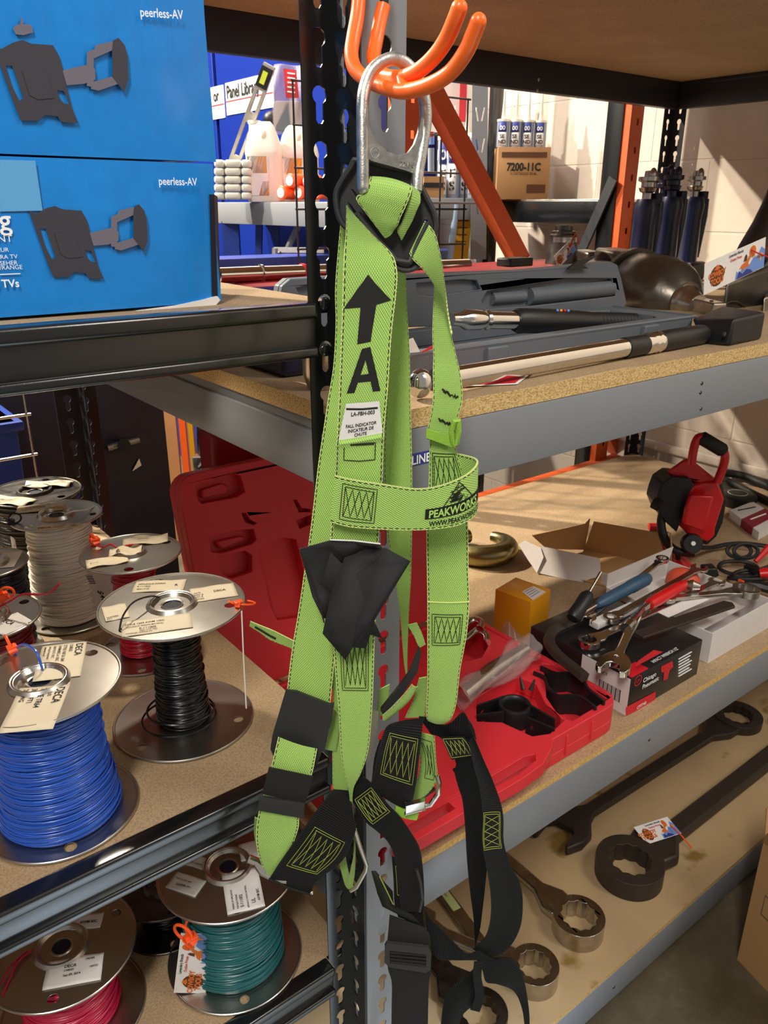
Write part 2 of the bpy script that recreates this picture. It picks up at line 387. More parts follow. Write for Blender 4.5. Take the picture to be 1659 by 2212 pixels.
# ---- right hand unit: grey beams, 36 x 72 in
XL, XR, YF, YB = .4385, 2.285, .600, 1.545
ru = thing('shelving_unit', 'grey beamed boltless shelving unit carrying the open tool cases and the large wrenches', 'shelving unit', (1.36, 1.07, -H), 'boltless shelving units')
post(ru, XL, YF, 1, 1, -H, .75, .0475, .042, .0765)
post(ru, XR, YF, -1, 1, -H, .75)
post(ru, XL, YB, 1, -1, -H, .75, mat='blue_black')
post(ru, XR, YB, -1, -1, -H, .75, mat='blue_black', zr=.10)
def level(zt, thick, mat, edge, bh=.0755, top='board'):
    X0, X1 = XL+.0005, XR-.002
    for y0, y1 in ((YF-.0015, YF+.0245), (YB-.026, YB)):
        x0 = XL+.0015 if y0 < 1 else XL+.003
        bb = B().box((x0, y0, zt-bh), (X1, y1, zt), .0022)
        if y0 < 1: 
            for hx, hz in ((.86, .035), (.862, .06), (.86, .012), (1.62, .03)):
                pass
        part(ru, 'beam', bb, mat)
    for x0, x1, lx in ((XL-.0012, XL+.0248, -1), (XR-.024, XR+.002, 1)):
        bb = B().box((x0, YF+.026, zt-bh), (x1, YB-.027, zt-.012), .002)
        bb.box((x0+.004 if lx < 0 else x0, YF+.026, zt-.0125), (x1 if lx < 0 else x1-.004, YB-.027, zt), .002)
        part(ru, 'beam', bb, mat)
    if top: board(ru, (XL+.0002, YF-.0006, zt+.0005), (XR, YB, zt+thick), top, edge)
level(-1.388, .010, 'gray_paint', 'mdf', .078, 'board_stain')
level(-.806, .012, 'gray_paint', 'mdf', .077)
level(-.2115, .0205, 'gray_paint', 'chip', .0705)
level(.339, .016, 'blue_black', 'chip', .0705)
for (px, py) in ((1516, 828), (1513, 848), (1514, 883), (1402, 1598)):
    p = oY(px, py, YF-.0016); part(ru, 'rivet', B().cyl(p, p+V((0, -.0012, 0)), .0028, .0022, 12), 'dark_steel')
for (px, py) in ((1164, 172), (1161, 195)):
    p = oY(px, py, YB-.0262); part(ru, 'rivet', B().cyl(p, p+V((0, -.0012, 0)), .004, .003, 12), 'galv')
p0 = oY(1326, 2132, YF-.0016); part(ru, 'rivet', B().cyl(p0, p0+V((0, -.0012, 0)), .0034, .003, 12), 'dark_steel')
# blue maker's sticker on the front beam
a, c = oY(869, 1013, YF-.0018), oY(929, 1000, YF-.0018)
stk = part(ru, 'brand_sticker', B().box((a.x, YF-.0019, a.z), (c.x, YF-.0014, a.z+.0135)), 'ink_blue', 'blue sticker with white letters')
part(stk, 'printing', text_bm('ULINE', .0135, planar((a.x+.0025, YF-.0021, a.z+.002), (1, 0, 0), (0, 0, 1)), 0, .02, xs=.95), 'ink_white')

# ---- left hand unit: black
YL = .6225
lu = thing('shelving_unit', 'black boltless shelving unit carrying the blue boxes and the wire spools', 'shelving unit', (-.45, 1.05, -H), 'boltless shelving units')
b = B()
flange(b, (.4065, .640, 0), (1, 0, 0), -H, .75, .0315, -.0018, zo(.0835, -H), hx=.0175)
flange(b, (.438, .6005, 0), (0, 1, 0), -H, .75, .0395, -.0016, zo(.066, -H), s=.9)
part(lu, 'upright_post', b, 'black_paint', smooth=30)
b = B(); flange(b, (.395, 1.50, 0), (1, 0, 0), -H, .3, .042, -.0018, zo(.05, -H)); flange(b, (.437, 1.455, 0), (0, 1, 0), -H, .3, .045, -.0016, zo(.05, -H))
part(lu, 'upright_post', b, 'blue_black', smooth=30)
def lbeam(zt, bh):
    bb = B().box((-1.4, YL-.001, zt-.013), (.405, YL+.022, zt+.001), .0035, 3)
    bb.box((-1.4, YL+.005, zt-bh), (.4055, YL+.022, zt-.011), .002)
    bb.box((-1.4, YL-.001, zt-bh), (.4055, YL+.02, zt-bh+.010), .003, 3)
    part(lu, 'beam', bb, 'black_paint')
    part(lu, 'beam', B().box((-1.4, 1.475, zt-bh), (.395, 1.5, zt), .002), 'black_paint')
    part(lu, 'beam', B().box((.411, .66, zt-bh), (.434, 1.45, zt-.001), .002), 'black_paint')
for zt, bh in ((-.0835, .0485), (-.5885, .049), (-.9215, .049)):
    lbeam(zt, bh); part(lu, 'shelf_board', B().prism([(-1.4, YL+.002), (.4045, YL+.002), (.4045, .6435), (.4345, .6435), (.4345, 1.4995), (-1.4, 1.4995)], [], (0, 0, zt-.0115), (1, 0, 0), (0, 1, 0), .0115), 'board', edge_mat='black_paint', smooth=10)
for (px, py) in ((702, 656), (704, 756)):
    p = oY(px, py, .6395); part(lu, 'rivet', B().sphere(p, .0062, None, (1, .35, 1), 14), 'black_paint')

# ---- wire grids behind
def grid_panel(name, label, p0, u, n_u, n_v, pitch, r, mat, grp):
    t = thing(name, label, 'wire grid', p0, grp); u = V(u); b = B()
    for i in range(n_u): b.tube([p0+u*pitch*i, p0+u*pitch*i+UP*pitch*(n_v-1)], r, 8)
    part(t, 'vertical_wires', b, mat); b = B(); off = u.cross(UP).normalized()*r*1.6
    for j in range(n_v): b.tube([p0+UP*pitch*j+off-u*.006, p0+UP*pitch*j+u*pitch*(n_u-1)+off+u*.006], r, 8)
    part(t, 'horizontal_wires', b, mat); return t
g0 = oY(645, 555, 1.93)
grid_panel('wire_grid', 'black wire grid panel standing behind the right hand shelving unit', V((g0.x, 1.93, g0.z-.1016*14+.02)), (1, 0, 0), 7, 19, .1016, .0029, 'black_paint', 'wire grid panels')
g1 = oY(52, 860, 1.52)
grid_panel('wire_grid', 'grey wire grid panel behind the wire spools at the left edge', V((g1.x-.0762*6, 1.52, g1.z-.0762*15-.03)), (1, 0, 0), 7, 18, .0762, .003, 'satin', 'wire grid panels')
# ---- orange rack frame
fr = thing('pallet_rack_frame', 'orange steel pallet rack end frame with diagonal brace behind the grey shelving', 'rack frame', (1.75, 1.63, -H))
def slotpost(x, y):
    b = B(); holes = []; z = -1.45
    while z < .9:
        holes.append([(.030, z), (.040, z), (.040, z+.018), (.030, z+.018)]); z += .0762
    b.prism([(0, -H), (.06, -H), (.06, .95), (0, .95)], holes, (x, y, 0), (1, 0, 0), (0, 0, 1), -.002)
    b.box((x, y, -H), (x+.002, y+.05, .95)); b.box((x+.058, y, -H), (x+.06, y+.05, .95))
    part(fr, 'upright_post', b, 'orange_paint', smooth=30)
slotpost(oY(866, 300, 1.60).x, 1.60); slotpost(oY(1348, 400, 1.60).x, 1.60)
def bar(a, c, wd, mat='orange_paint', nm='brace', th=fr, dp=.02):
    a, c = V(a), V(c); d = (c-a).normalized(); s = d.cross(V((0, 1, 0))).normalized()
    part(th, nm, B().obox((a+c)/2, (d, s, V((0, 1, 0))), ((c-a).length/2, wd/2, dp), .003), mat)
bar(oY(905, 150, 1.625), oY(1122, 562, 1.625), .042)
bar(oY(1000, 1086, 1.60), oY(1330, 988, 1.60), .016)
bar(oY(1190, 640, 1.66), oY(1345, 1010, 1.66), .04)
# ================================================================ hook and harness
hook = thing('utility_hook', 'orange vinyl coated double prong hook holding the harness ring', 'hook', P(815, -60, .73))
def pxtube(pts, k=6): return catmull([P(*p) for p in pts], k)
tA = [(778, -45, .735), (772, 30, .727), (763, 82, .718), (759, 118, .710), (767, 149, .702), (790, 170, .692), (830, 188, .676), (873, 197, .660), (925, 185, .644), (972, 157, .632), (1006, 112, .620), (1022, 75, .614), (1033, 47, .610)]
tB = [(829, 12, .735), (822, 40, .732), (812, 90, .725), (807, 122, .716), (813, 148, .706), (833, 165, .692), (868, 168, .670), (905, 152, .654), (940, 120, .640), (965, 83, .630), (983, 42, .620), (992, 18, .616)]
for pts, last in ((tA, 0), (tB, 0)):
    cp = pxtube(pts); n = len(cp); r = [.0057]*n
    b = B().tube(cp, r, 18); b.sphere(cp[-1], .0057, None, (1, 1, 1), 18)
    part(hook, 'prong', b, 'orange_coat', 'orange vinyl coated prong')
part(hook, 'shank', B().tube([P(829, 16, .735), P(834, -60, .738)], .0036, 12), 'black_rubber', 'black steel shank')
q = P(875, 192, .661); part(hook, 'weld', B().tube([P(868, 172, .668), P(872, 186, .664), P(876, 196, .661)], .0058, 12), 'orange_coat')
bp = P(815, -75, .742)+V((0, 0, .065)); part(hook, 'back_plate', B().box((bp.x-.02, .592, bp.z-.05), (bp.x+.025, .5975, bp.z+.05), .001), 'black_paint')

har = thing('fall_harness', 'lime green and black full body fall harness hanging from the orange hook', 'safety harness', P(850, 130, .665))
class Ribbon:
    """webbing through pairs of edge points (x, y, D) ... left edge, right edge"""
    def __init__(s, pairs, mat, name='webbing_strap', label=None, k=8, wd=.045, th=.0018, na=8, bow=0.0, parent=None, loop=None):
        L = catmull([P(a, b, d) for a, b, c_, e, d, f in [(p[0], p[1], 0, 0, p[4], 0) for p in pairs]], k)
        R = catmull([P(p[2], p[3], p[5] if len(p) > 5 else p[4]) for p in pairs], k)
        s.L, s.R, s.wd = L, R, wd; n = len(L); s.n = n
        C = [(a+b)/2 for a, b in zip(L, R)]; s.cum = [0]
        for i in range(1, n): s.cum.append(s.cum[-1]+(C[i]-C[i-1]).length)
        s.C = C; s.N = []
        for i in range(n):
            t = C[min(i+1, n-1)]-C[max(i-1, 0)]; w_ = R[i]-L[i]; nn = w_.cross(t)
            if nn.length < 1e-9: nn = s.N[-1] if s.N else -HD
            nn.normalize()
            if s.N and nn.dot(s.N[-1]) < 0: nn = -nn
            if not s.N and nn.dot(HD) > 0: nn = -nn
            s.N.append(nn)
        s.bow = bow
        bm = bmesh.new(); uvl = bm.loops.layers.uv.new('uv'); F = []; K = []
        for i in range(n):
            f, g = [], []
            for j in range(na+1):
                u = j/na; c = s.pt(i, u)
                f.append((bm.verts.new(c+s.N[i]*th/2), (u, s.cum[i]))); g.append((bm.verts.new(c-s.N[i]*th/2), (u, s.cum[i])))
            F.append(f); K.append(g)
        def face(q):
            try: fc = bm.faces.new([x[0] for x in q])
            except ValueError: return
            for lp, x in zip(fc.loops, q): lp[uvl].uv = x[1]
        for i in range(n-1):
            for j in range(na):
                face((F[i][j], F[i+1][j], F[i+1][j+1], F[i][j+1])); face((K[i][j], K[i][j+1], K[i+1][j+1], K[i+1][j]))
            face((F[i][0], K[i][0], K[i+1][0], F[i+1][0])); face((F[i][na], F[i+1][na], K[i+1][na], K[i][na]))
        for i in (0, n-1):
            for j in range(na): face((F[i][j], F[i][j+1], K[i][j+1], K[i][j]))
        b = B(); b.bm.free(); b.bm = bm
        s.o = part(parent or har, name, b, mat, label)
    def pt(s, i, u):
        c = s.L[i].lerp(s.R[i], u)
        return c + s.N[i]*s.bow*math.sin(PI*u) if s.bow else c
    def at(s, u, v, lift=.0012):
        v = max(0, min(v, s.cum[-1]-1e-6)); i = 0
        while i < s.n-2 and s.cum[i+1] < v: i += 1
        t = (v-s.cum[i])/max(1e-9, s.cum[i+1]-s.cum[i])
        return s.pt(i, u).lerp(s.pt(i+1, u), t) + s.N[i].lerp(s.N[i+1], t)*lift
    def vpx(s, px, py):
        best = None
        for i in range(s.n):
            x, y = proj(s.C[i]); d = (x-px)**2+(y-py)**2
            if best is None or d < best[0]: best = (d, s.cum[i])
        return best[1]
    def width(s, v):
        i = 0
        while i < s.n-2 and s.cum[i+1] < v: i += 1
        return (s.R[i]-s.L[i]).length
    def line(s, uv, r, b, step=.003):
        pts = []
        for (u0, v0), (u1, v1) in zip(uv[:-1], uv[1:]):
            m = max(1, int(math.hypot((u1-u0)*s.wd, v1-v0)/step))
            pts += [s.at(u0+(u1-u0)*k/m, v0+(v1-v0)*k/m) for k in range(m)]
        pts.append(s.at(*uv[-1])); b.tube(pts, r, 5)
    def stitch(s, u0, u1, v0, v1, mat, n=4, axis='v', r=.00034, double=True):
        b = B(); j = lambda a: a+random.uniform(-.012, .012)
        def rect(e): 
            ev = e*s.wd; s.line([(j(u0+e), v0+ev), (j(u1-e), v0+ev), (j(u1-e), v1-ev), (j(u0+e), v1-ev), (j(u0+e), v0+ev)], r, b)
        rect(0)
        if double: rect(.06)
        a, c = (u0+.08, u1-.08), (v0+.1*(v1-v0), v1-.1*(v1-v0))
        for ph in (0, 1):
            zz = []
            for k in range(n+1):
                f = k/n
                if axis == 'v': zz.append((a[0]+(a[1]-a[0])*f, c[0] if (k+ph) % 2 else c[1]))
                else: zz.append((a[0] if (k+ph) % 2 else a[1], c[0]+(c[1]-c[0])*f))
            if ph == 0 or True: s.line(zz, r, b)
        return part(s.o, 'box_stitching', b, mat)
G, K_ = 'web_green', 'web_black'
# --- back straps first
S3 = Ribbon([(850, 560, 876, 560, .722), (846, 660, 879, 660, .722), (838, 760, 885, 760, .722), (834, 880, 887, 880, .722), (829, 1000, 890, 1000, .722), (836, 1147, 890, 1147, .72), (852, 1240, 888, 1240, .718), (864, 1330, 883, 1330, .716), (872, 1425, 880, 1425, .714), (878, 1465, 881, 1465, .712)], G, label='lime webbing strap hanging at the back')
S2 = Ribbon([(737, 470, 790, 480, .70), (732, 519, 800, 519, .70), (724, 620, 800, 620, .70), (725, 700, 800, 700, .70), (720, 790, 800, 790, .698), (708, 864, 800, 860, .695), (699, 925, 795, 925, .692), (687, 1005, 785, 1000, .69), (672, 1133, 770, 1133, .685), (660, 1215, 755, 1225, .682), (645, 1317, 735, 1330, .678), (630, 1407, 723, 1425, .674), (618, 1508, 712, 1540, .670)], G, label='lime webbing strap behind the lettered strap')
# front lettered strap
S1 = Ribbon([(748, 444, 751, 447, .668), (747, 500, 806, 508, .665), (743, 545, 846, 548, .662), (741, 590, 858, 585, .66), (739, 660, 856, 635, .66), (736, 750, 846, 722, .66), (732, 850, 838, 842, .66), (727, 960, 829, 943, .66), (724, 1030, 826, 1031, .66), (716, 1110, 821, 1110, .66), (713, 1175, 818, 1175, .66)], G, label='lime strap lettered with an arrow and the letter A', bow=.0015, k=10)
# arrow and A
vA = S1.vpx(795, 591); wS = S1.width(vA+.05)
def s1map(u0, v0, w_=None):
    ww = w_ or wS
    return lambda x, y, z: S1.at(u0 + x/ww, v0 - y, .0013+z)
def flat_on(fn, polys, sub=.006):
    b = B()
    for pl in polys:
        tr = tessellate_polygon([[V((x, y, 0)) for x, y in pl]]); vs = [b.bm.verts.new((x, y, 0)) for x, y in pl]
        for t in tr: b.bm.faces.new([vs[i] for i in t])
    for _ in range(4):
        es = [e for e in b.bm.edges if e.calc_length() > sub]
        if not es: break
        bmesh.ops.subdivide_edges(b.bm, edges=es, cuts=1); bmesh.ops.triangulate(b.bm, faces=b.bm.faces[:])
    for v in b.bm.verts: v.co = fn(v.co.x, v.co.y, 0)
    b.norecalc = True; return b
pxm = wS/100.0     # metres per photo pixel across the strap
def pxm_at(p): return 1/ (proj(p + HR*.01)[0]-proj(p)[0])*.01
pm = pxm_at(S1.at(.5, vA))
arrow = [(-.4, 0), (44, -66), (17, -68), (12, -148), (-14, -146), (-12, -66), (-43, -61)]
arrow = [(x*pm*1.2, y*pm*.99) for x, y in arrow]
part(S1.o, 'printed_arrow', flat_on(s1map(.47, vA), [arrow]), 'ink')
vB = S1.vpx(785, 846); k_ = pm*1.08
A_polys = [[(-37, 0), (-20, 0), (1, 68), (1, 93), (-8, 93)], [(38, 0), (21, 0), (1, 68), (1, 93), (10, 93)], [(-16, 22), (16, 22), (11, 38), (-11, 38)]]
tb = flat_on(s1map(.50, vB), [[(x*k_, y*k_) for x, y in q_] for q_ in A_polys])
part(S1.o, 'printed_letter', tb, 'ink')
# fall indicator label
vl0, vl1 = S1.vpx(785, 868), S1.vpx(778, 938)
lab = part(S1.o, 'indicator_label', flat_on(lambda x, y, z: S1.at(x, y, .0016), [[(.16, vl0), (.84, vl0), (.97, vl1), (.04, vl1)]], .004), 'white_paper', 'white fall indicator label')
def txt(s, sz, u0, v, par, mat='ink', bold=.02, xs=.85, ribbon=S1, lift=.0021, align='LEFT'):
    ww = ribbon.width(v); return part(par, 'printing', text_bm(s, sz, lambda x, y, z: ribbon.at(u0+x/ww, v-y, lift), 0, bold, xs=xs, sub=1, align=align), mat)
txt('LA-FBH-003', .0048, .52, vl0+(vl1-vl0)*.36, lab, align='CENTER'); txt('FALL INDICATOR', .0040, .5, vl0+(vl1-vl0)*.68, lab, align='CENTER'); txt('INICATEUR DE', .0040, .5, vl0+(vl1-vl0)*.82, lab, align='CENTER'); txt('CHUTE', .0040, .5, vl0+(vl1-vl0)*.955, lab, align='CENTER')
b = B(); S1.line([(.17, vl0+(vl1-vl0)*.15), (.5, vl0+(vl1-vl0)*.19), (.82, vl0+(vl1-vl0)*.20)], .0011, b); part(lab, 'marker_line', b, 'stitch_black')
b = B(); S1.line([(.10, vl0+(vl1-vl0)*.53), (.90, vl0+(vl1-vl0)*.53)], .0002, b); part(lab, 'printed_rule', b, 'ink')
# folded hem under the label and its stitched rectangle
v0 = S1.vpx(776, 944)
hem = part(S1.o, 'folded_hem', B().grid(lambda i, j: S1.at(-.005+1.01*i, v0+.075*j, .0024+.0016*math.sin(PI*min(1, j*12))*(j < .1)), 8, 24), G, solid=.0012)
me = hem.data; uvl = me.uv_layers.new(name='uv')
for lp in me.loops:
    i, j = lp.vertex_index % 9, lp.vertex_index//9; uvl.data[lp.index].uv = (i/8, .075*j/24)
b = B(); va, vb = S1.vpx(776, 955), S1.vpx(776, 990); 
def at_off(u, v): return S1.at(u, v, .0034)
for path in ([(.17, va), (.5, va+.001), (.83, va+.003), (.83, vb), (.5, vb), (.17, vb-.002), (.17, va)],):
    b.tube([at_off(path[i][0]+(path[i+1][0]-path[i][0])*k/5, path[i][1]+(path[i+1][1]-path[i][1])*k/5) for i in range(len(path)-1) for k in range(5)], .0004, 5)
b.tube([at_off(.3+.5*k/8, va+.001+.0025*k/8) for k in range(9)], .001, 5)
part(S1.o, 'box_stitching', b, 'stitch_black')
# lower part of the same strap, twisting to an edge
S1c = Ribbon([(719, 1380, 748, 1400, .686), (719, 1500, 745, 1500, .684), (718, 1624, 752, 1640, .680), (719, 1700, 752, 1708, .675), (728, 1718, 750, 1730, .672)], G, label='inner layer of the twisted lime strap')
S1b = Ribbon([(719, 1370, 812, 1340, .668), (721, 1404, 809, 1397, .667), (725, 1462, 807, 1462, .667), (731, 1527, 804, 1530, .666), (735, 1606, 796, 1617, .666), (741, 1657, 780, 1668, .665), (752, 1700, 764, 1702, .664), (757, 1740, 762, 1742, .662), (765, 1790, 768, 1790, .662)], G, label='twisted lower run of the lime strap', k=9)
S1b.stitch(.17, .86, S1b.vpx(765, 1385), S1b.vpx(767, 1488), 'stitch_black', 4)
# right strap
S4 = Ribbon([(884, 547, 918, 477, .667), (893, 562, 939, 503, .666), (912, 580, 952, 553, .668), (928, 600, 959, 596, .672), (942, 622, 963, 632, .676), (955, 645, 966, 662, .68), (962, 668, 970, 690, .682), (968, 690, 976, 722, .683)], G, label='lime strap leaving the right slot of the back plate', k=8)
S4b = Ribbon([(939, 600, 957, 612, .70), (937, 640, 962, 650, .698), (934, 721, 975, 721, .695), (936, 769, 987, 775, .693), (935, 810, 996, 815, .69), (935, 860, 999, 862, .688), (930, 895, 991, 895, .687), (923, 930, 984, 930, .687), (921, 948, 980, 960, .687)], G, label='right lime strap with black stitched bars')
for py, w_ in ((843, .9), (905, .7), (935, .5)):
    v = S4b.vpx(960, py); b = B(); n = 14
    b.tube([S4b.at(.3+.55*k/n, v+.006*k/n + (.0015*random.uniform(-1, 1) if w_ > .6 else 0), .0014) for k in range(n+1)], [.0005*(1+w_*random.random()*2.2) if w_ > .6 else .0005 for k in range(n+1)], 6); part(S4b.o, 'bar_tack', b, 'stitch_black')
S5 = Ribbon([(929, 943, 983, 959, .692), (927, 990, 990, 990, .691), (926, 1038, 1004, 1038, .69), (921, 1147, 1011, 1143, .686), (922, 1230, 1012, 1230, .685), (923, 1299, 1014, 1299, .684), (923, 1370, 1008, 1371, .683), (923, 1460, 994, 1447, .682), (921, 1520, 986, 1516, .682), (921, 1548, 975, 1550, .682), (925, 1556, 960, 1562, .684)], G, label='long right hand lime strap', bow=.002)
S5.stitch(.1, .9, S5.vpx(955, 978), S5.vpx(960, 1060), 'stitch_black', 4)
S5.stitch(.12, .86, S5.vpx(965, 1326), S5.vpx(965, 1396), 'stitch_black', 4)
b = B(); S5.line([(.0, S5.vpx(965, 1301)), (1, S5.vpx(965, 1301))], .0007, b); part(S5.o, 'seam', b, 'web_green')
lp = B(); lp.tube([P(*p) for p in ((978, 955, .680), (975, 930, .677), (982, 910, .676), (990, 908, .677), (991, 930, .679), (986, 958, .681), (980, 962, .681))], .0026, 8, closed=True)
part(har, 'strap_keeper', lp, 'lime_plain', 'folded lime webbing keeper loop')
b = B(); b.plate3([P(921, 925, .683), P(981, 945, .681), P(977, 966, .681), P(920, 944, .683)], .003, -HD); part(har, 'adjuster_fold', b, 'lime_plain', 'folded lime webbing end')
# chest strap: pairs are top edge / bottom edge, running left to right then round the back
S6 = Ribbon([(724, 1027, 714, 1127, .648), (765, 1036, 755, 1138, .647), (830, 1046, 820, 1143, .645), (893, 1055, 885, 1145, .642), (941, 1051, 935, 1143, .641), (988, 1035, 983, 1136, .644), (1018, 1017, 1013, 1123, .652), (1031, 1000, 1028, 1107, .663), (1026, 990, 1024, 1096, .676), (1008, 984, 1007, 1090, .686), (985, 979, 985, 1082, .695)], G, 'chest_strap', 'lime chest strap with the maker lettering', k=10, wd=.043)
S6.stitch(.12, .86, S6.vpx(726, 1080)+.004, S6.vpx(815, 1090), 'stitch_black', 4, 'u')
# zigzag runs along the strap there, so a second one across
vL = S6.vpx(918, 1100)
def s6(u0, v0): 
    return lambda x, y, z: S6.at(u0 - y/.043, v0 + x, .0014+z)
b_ = None
pk = part(S6.o, 'printed_band', flat_on(s6(.96, vL), [[(0, 0.0095), (.060, .0095), (.060, .0205), (0, .0200)]], .004), 'ink')
part(pk, 'lettering', text_bm('PEAKWORKS', .0105, lambda x, y, z: S6.at(.96-.0112/.043-y/.043, vL+.003+x, .0022), 0, .03, xs=.76, sub=2), 'web_green')
part(S6.o, 'printed_address', text_bm('WWW.PEAKWORKS.COM', .0068, lambda x, y, z: S6.at(.96-.0022/.043-y/.043, vL+.004+x, .0016), 0, .025, xs=.72, sub=2), 'ink')
b = B(); tri = [(.016, .0205), (.029, .0385), (.044, .0205)]; 
for a_, c_ in ((0, 1), (1, 2)):
    b.tube([S6.at(.96-(tri[a_][1]+(tri[c_][1]-tri[a_][1])*k/8)/.043, vL+tri[a_][0]+(tri[c_][0]-tri[a_][0])*k/8, .0014) for k in range(9)], .0004, 5)
for q in range(26):
    f = random.random(); x0 = .021+.008*f; y0 = .0215+.012*random.random(); 
    if y0 > .0205+(x0+.004-.016)*1.3: continue
    b.tube([S6.at(.96-y0/.043, vL+x0, .0014), S6.at(.96-(y0+.0008)/.043, vL+x0+.006, .0014)], .0003, 4)
b.tube([S6.at(.96-(.0205+.015*k/6)/.043, vL+.030+.003*math.sin(k), .0014) for k in range(7)], .0003, 4)
b.tube([S6.at(.96-(.0235+.003*math.sin(k*2.1))/.043, vL+.024+.0025*k, .0014) for k in range(7)], .0003, 4)
part(S6.o, 'printed_mountain', b, 'ink')
# --- back plate (pad) and its webbing, ring
def platepoly(pts, D, th, n=None): return [P(x, y, D) for x, y in pts]
pl = [(764, 346), (800, 351), (845, 362), (890, 372), (903, 392), (922, 428), (938, 462), (941, 494), (930, 522), (914, 553), (903, 573), (884, 583), (862, 580), (838, 560), (812, 530), (780, 500), (750, 492), (735, 474), (727, 447), (726, 416), (738, 390), (757, 362)]
b = B(); org_ = P(830, 450, .676)
uv = lambda p: (((p-org_).dot(HR)), ((p-org_).dot(UP)))
slotA = [(750, 436), (757, 440), (770, 458), (764, 460)]; slotB = [(757, 407), (763, 409), (776, 425), (771, 429)]; slotC = [(914, 470), (922, 468), (926, 478), (919, 482)]
b.prism([(q_.x, q_.y) for q_ in catmull([V((*uv(P(x, y, .676)), 0)) for x, y in pl+pl[:1]], 4)[:-1]], [[uv(P(x, y, .676)) for x, y in s_] for s_ in (slotA, slotB, slotC)], org_, HR, UP, -.004)
pad = part(har, 'back_plate', b, 'pad', 'black moulded back plate')
rim = B().tube(catmull([P(x, y, .671) for x, y in pl+pl[:1]], 4)[:-1], .0024, 8, closed=True); part(pad, 'rim', rim, 'pad')
v_ = B().tube([P(x, y, .668) for x, y in ((772, 462), (815, 520), (856, 562), (885, 566), (905, 520), (925, 480))], .003, 8); part(pad, 'ridge', v_, 'pad')
T1 = Ribbon([(799, 383, 888, 403, .664), (797, 392, 889, 412, .657), (790, 414, 882, 433, .655), (769, 427, 874, 452, .656), (787, 455, 865, 470, .658), (808, 483, 859, 486, .66), (831, 514, 850, 497, .664)], G, label='lime webbing wrapped through the ring', bow=.002, k=7)
T2 = Ribbon([(887, 403, 906, 416, .664), (884, 425, 908, 436, .660), (878, 450, 901, 452, .660), (868, 480, 890, 478, .663), (858, 497, 878, 500, .665), (866, 516, 869, 518, .667)], G, label='second lime layer beside the ring', bow=.001, k=7)
ring_pts = [(784, 404, .655), (784, 350, .657), (783, 277, .660), (784, 215, .664), (791, 180, .668), (805, 152, .671), (828, 133, .674), (852, 127, .676), (877, 138, .678), (900, 165, .680), (915, 205, .680), (920, 250, .679), (915, 299, .676), (907, 347, .672), (902, 380, .669), (899, 412, .667)]
b = B().tube(catmull([P(*p) for p in ring_pts], 6), .0048, 16)
b.sphere(P(784, 405, .655), .0048); b.tube([P(784, 404, .655), P(792, 420, .668)], .0048, 14); b.tube([P(899, 410, .667), P(893, 425, .676)], .0046, 14)
ring = part(har, 'd_ring', b, 'ring', 'galvanised steel ring')
cr = [(788, 235), (792, 262), (802, 290), (818, 312), (838, 328), (862, 336), (884, 330), (898, 312), (908, 285), (915, 250), (918, 290), (908, 345), (899, 376), (880, 369), (845, 359), (800, 347), (786, 336), (783, 290)]
bb = B(); o_ = P(850, 330, .6635); Rv = (P(905, 330, .672)-P(795, 330, .659)).normalized()
bb.prism([((P(x, y, .665)-P(850, 330, .665)).dot(HR), (P(x, y, .665)-P(850, 330, .665)).dot(UP)) for x, y in cr], [], o_, Rv, UP, -.004)
part(ring, 'cross_web', bb, 'ring')
part(ring, 'embossed_mark', text_bm('22kN2', .0062, lambda X, Y, Z: o_+Rv*(X*.85+.0055)+UP*(Y-.0095-X*.14)-HD*(.0008+Z), .0003, .01), 'alu')
part(ring, 'embossed_circle', B().tube([P(810, 330, .6555)+Rv*.0035*math.cos(a*PI/8)+UP*.0035*math.sin(a*PI/8) for a in range(16)], .0005, 5, closed=True), 'ring')
# --- black label pouch
def cloth(polys, parent, name, mat, label=None, th=.0012):
    b = B()
    for pts in polys:
        vs = [b.bm.verts.new(P(*p)) for p in pts]; b.bm.faces.new(vs)
    bmesh.ops.remove_doubles(b.bm, verts=b.bm.verts[:], dist=1e-5)
    bmesh.ops.triangulate(b.bm, faces=b.bm.faces[:])
    return part(parent, name, b, mat, label, solid=th, smooth=50)
A_ = (646, 1186, .650); A2 = (655, 1216, .650); C1 = (713, 1168, .648); C2 = (765, 1171, .646); C3 = (822, 1178, .644); C4 = (832, 1184, .646); D_ = (885, 1212, .640); E1 = (807, 1339, .640); F1 = (825, 1378, .644); F2 = (790, 1400, .646); G1 = (746, 1425, .646); H1 = (697, 1368, .642); H2 = (699, 1338, .644); I1 = (716, 1282, .652); I2 = (745, 1203, .655); I3 = (806, 1182, .660); J1 = (770, 1345, .636)
pouch = cloth([(A_, C1, (712, 1180, .656), (722, 1250, .662), (690, 1260, .656), A2), (A2, (690, 1260, .656), (716, 1283, .652), H2, (675, 1290, .649)), (C1, C2, I2, (722, 1250, .662), (712, 1180, .656)), (C2, C3, I3, I2), ((713, 1169, .657), (822, 1178, .657), (850, 1225, .657), (800, 1330, .657), (700, 1335, .657), (660, 1225, .657))], har, 'label_pouch', 'velvet', 'black fabric label pouch')
cloth([(I2, I3, (812, 1215, .652), (770, 1240, .642), (735, 1320, .638), H1, (707, 1320, .642), (716, 1282, .648)), (I3, C4, (812, 1215, .652)), (H1, (735, 1320, .638), (770, 1240, .642), (790, 1300, .638), J1, (762, 1398, .642), G1)], pouch, 'pouch_flap', 'velvet')
cloth([(C4, (850, 1194, .644), D_, E1, J1, (790, 1300, .638), (770, 1240, .642), (812, 1215, .652)), (E1, F1, (800, 1370, .648), F2, (762, 1398, .642), J1)], pouch, 'pouch_cover', 'velvet')
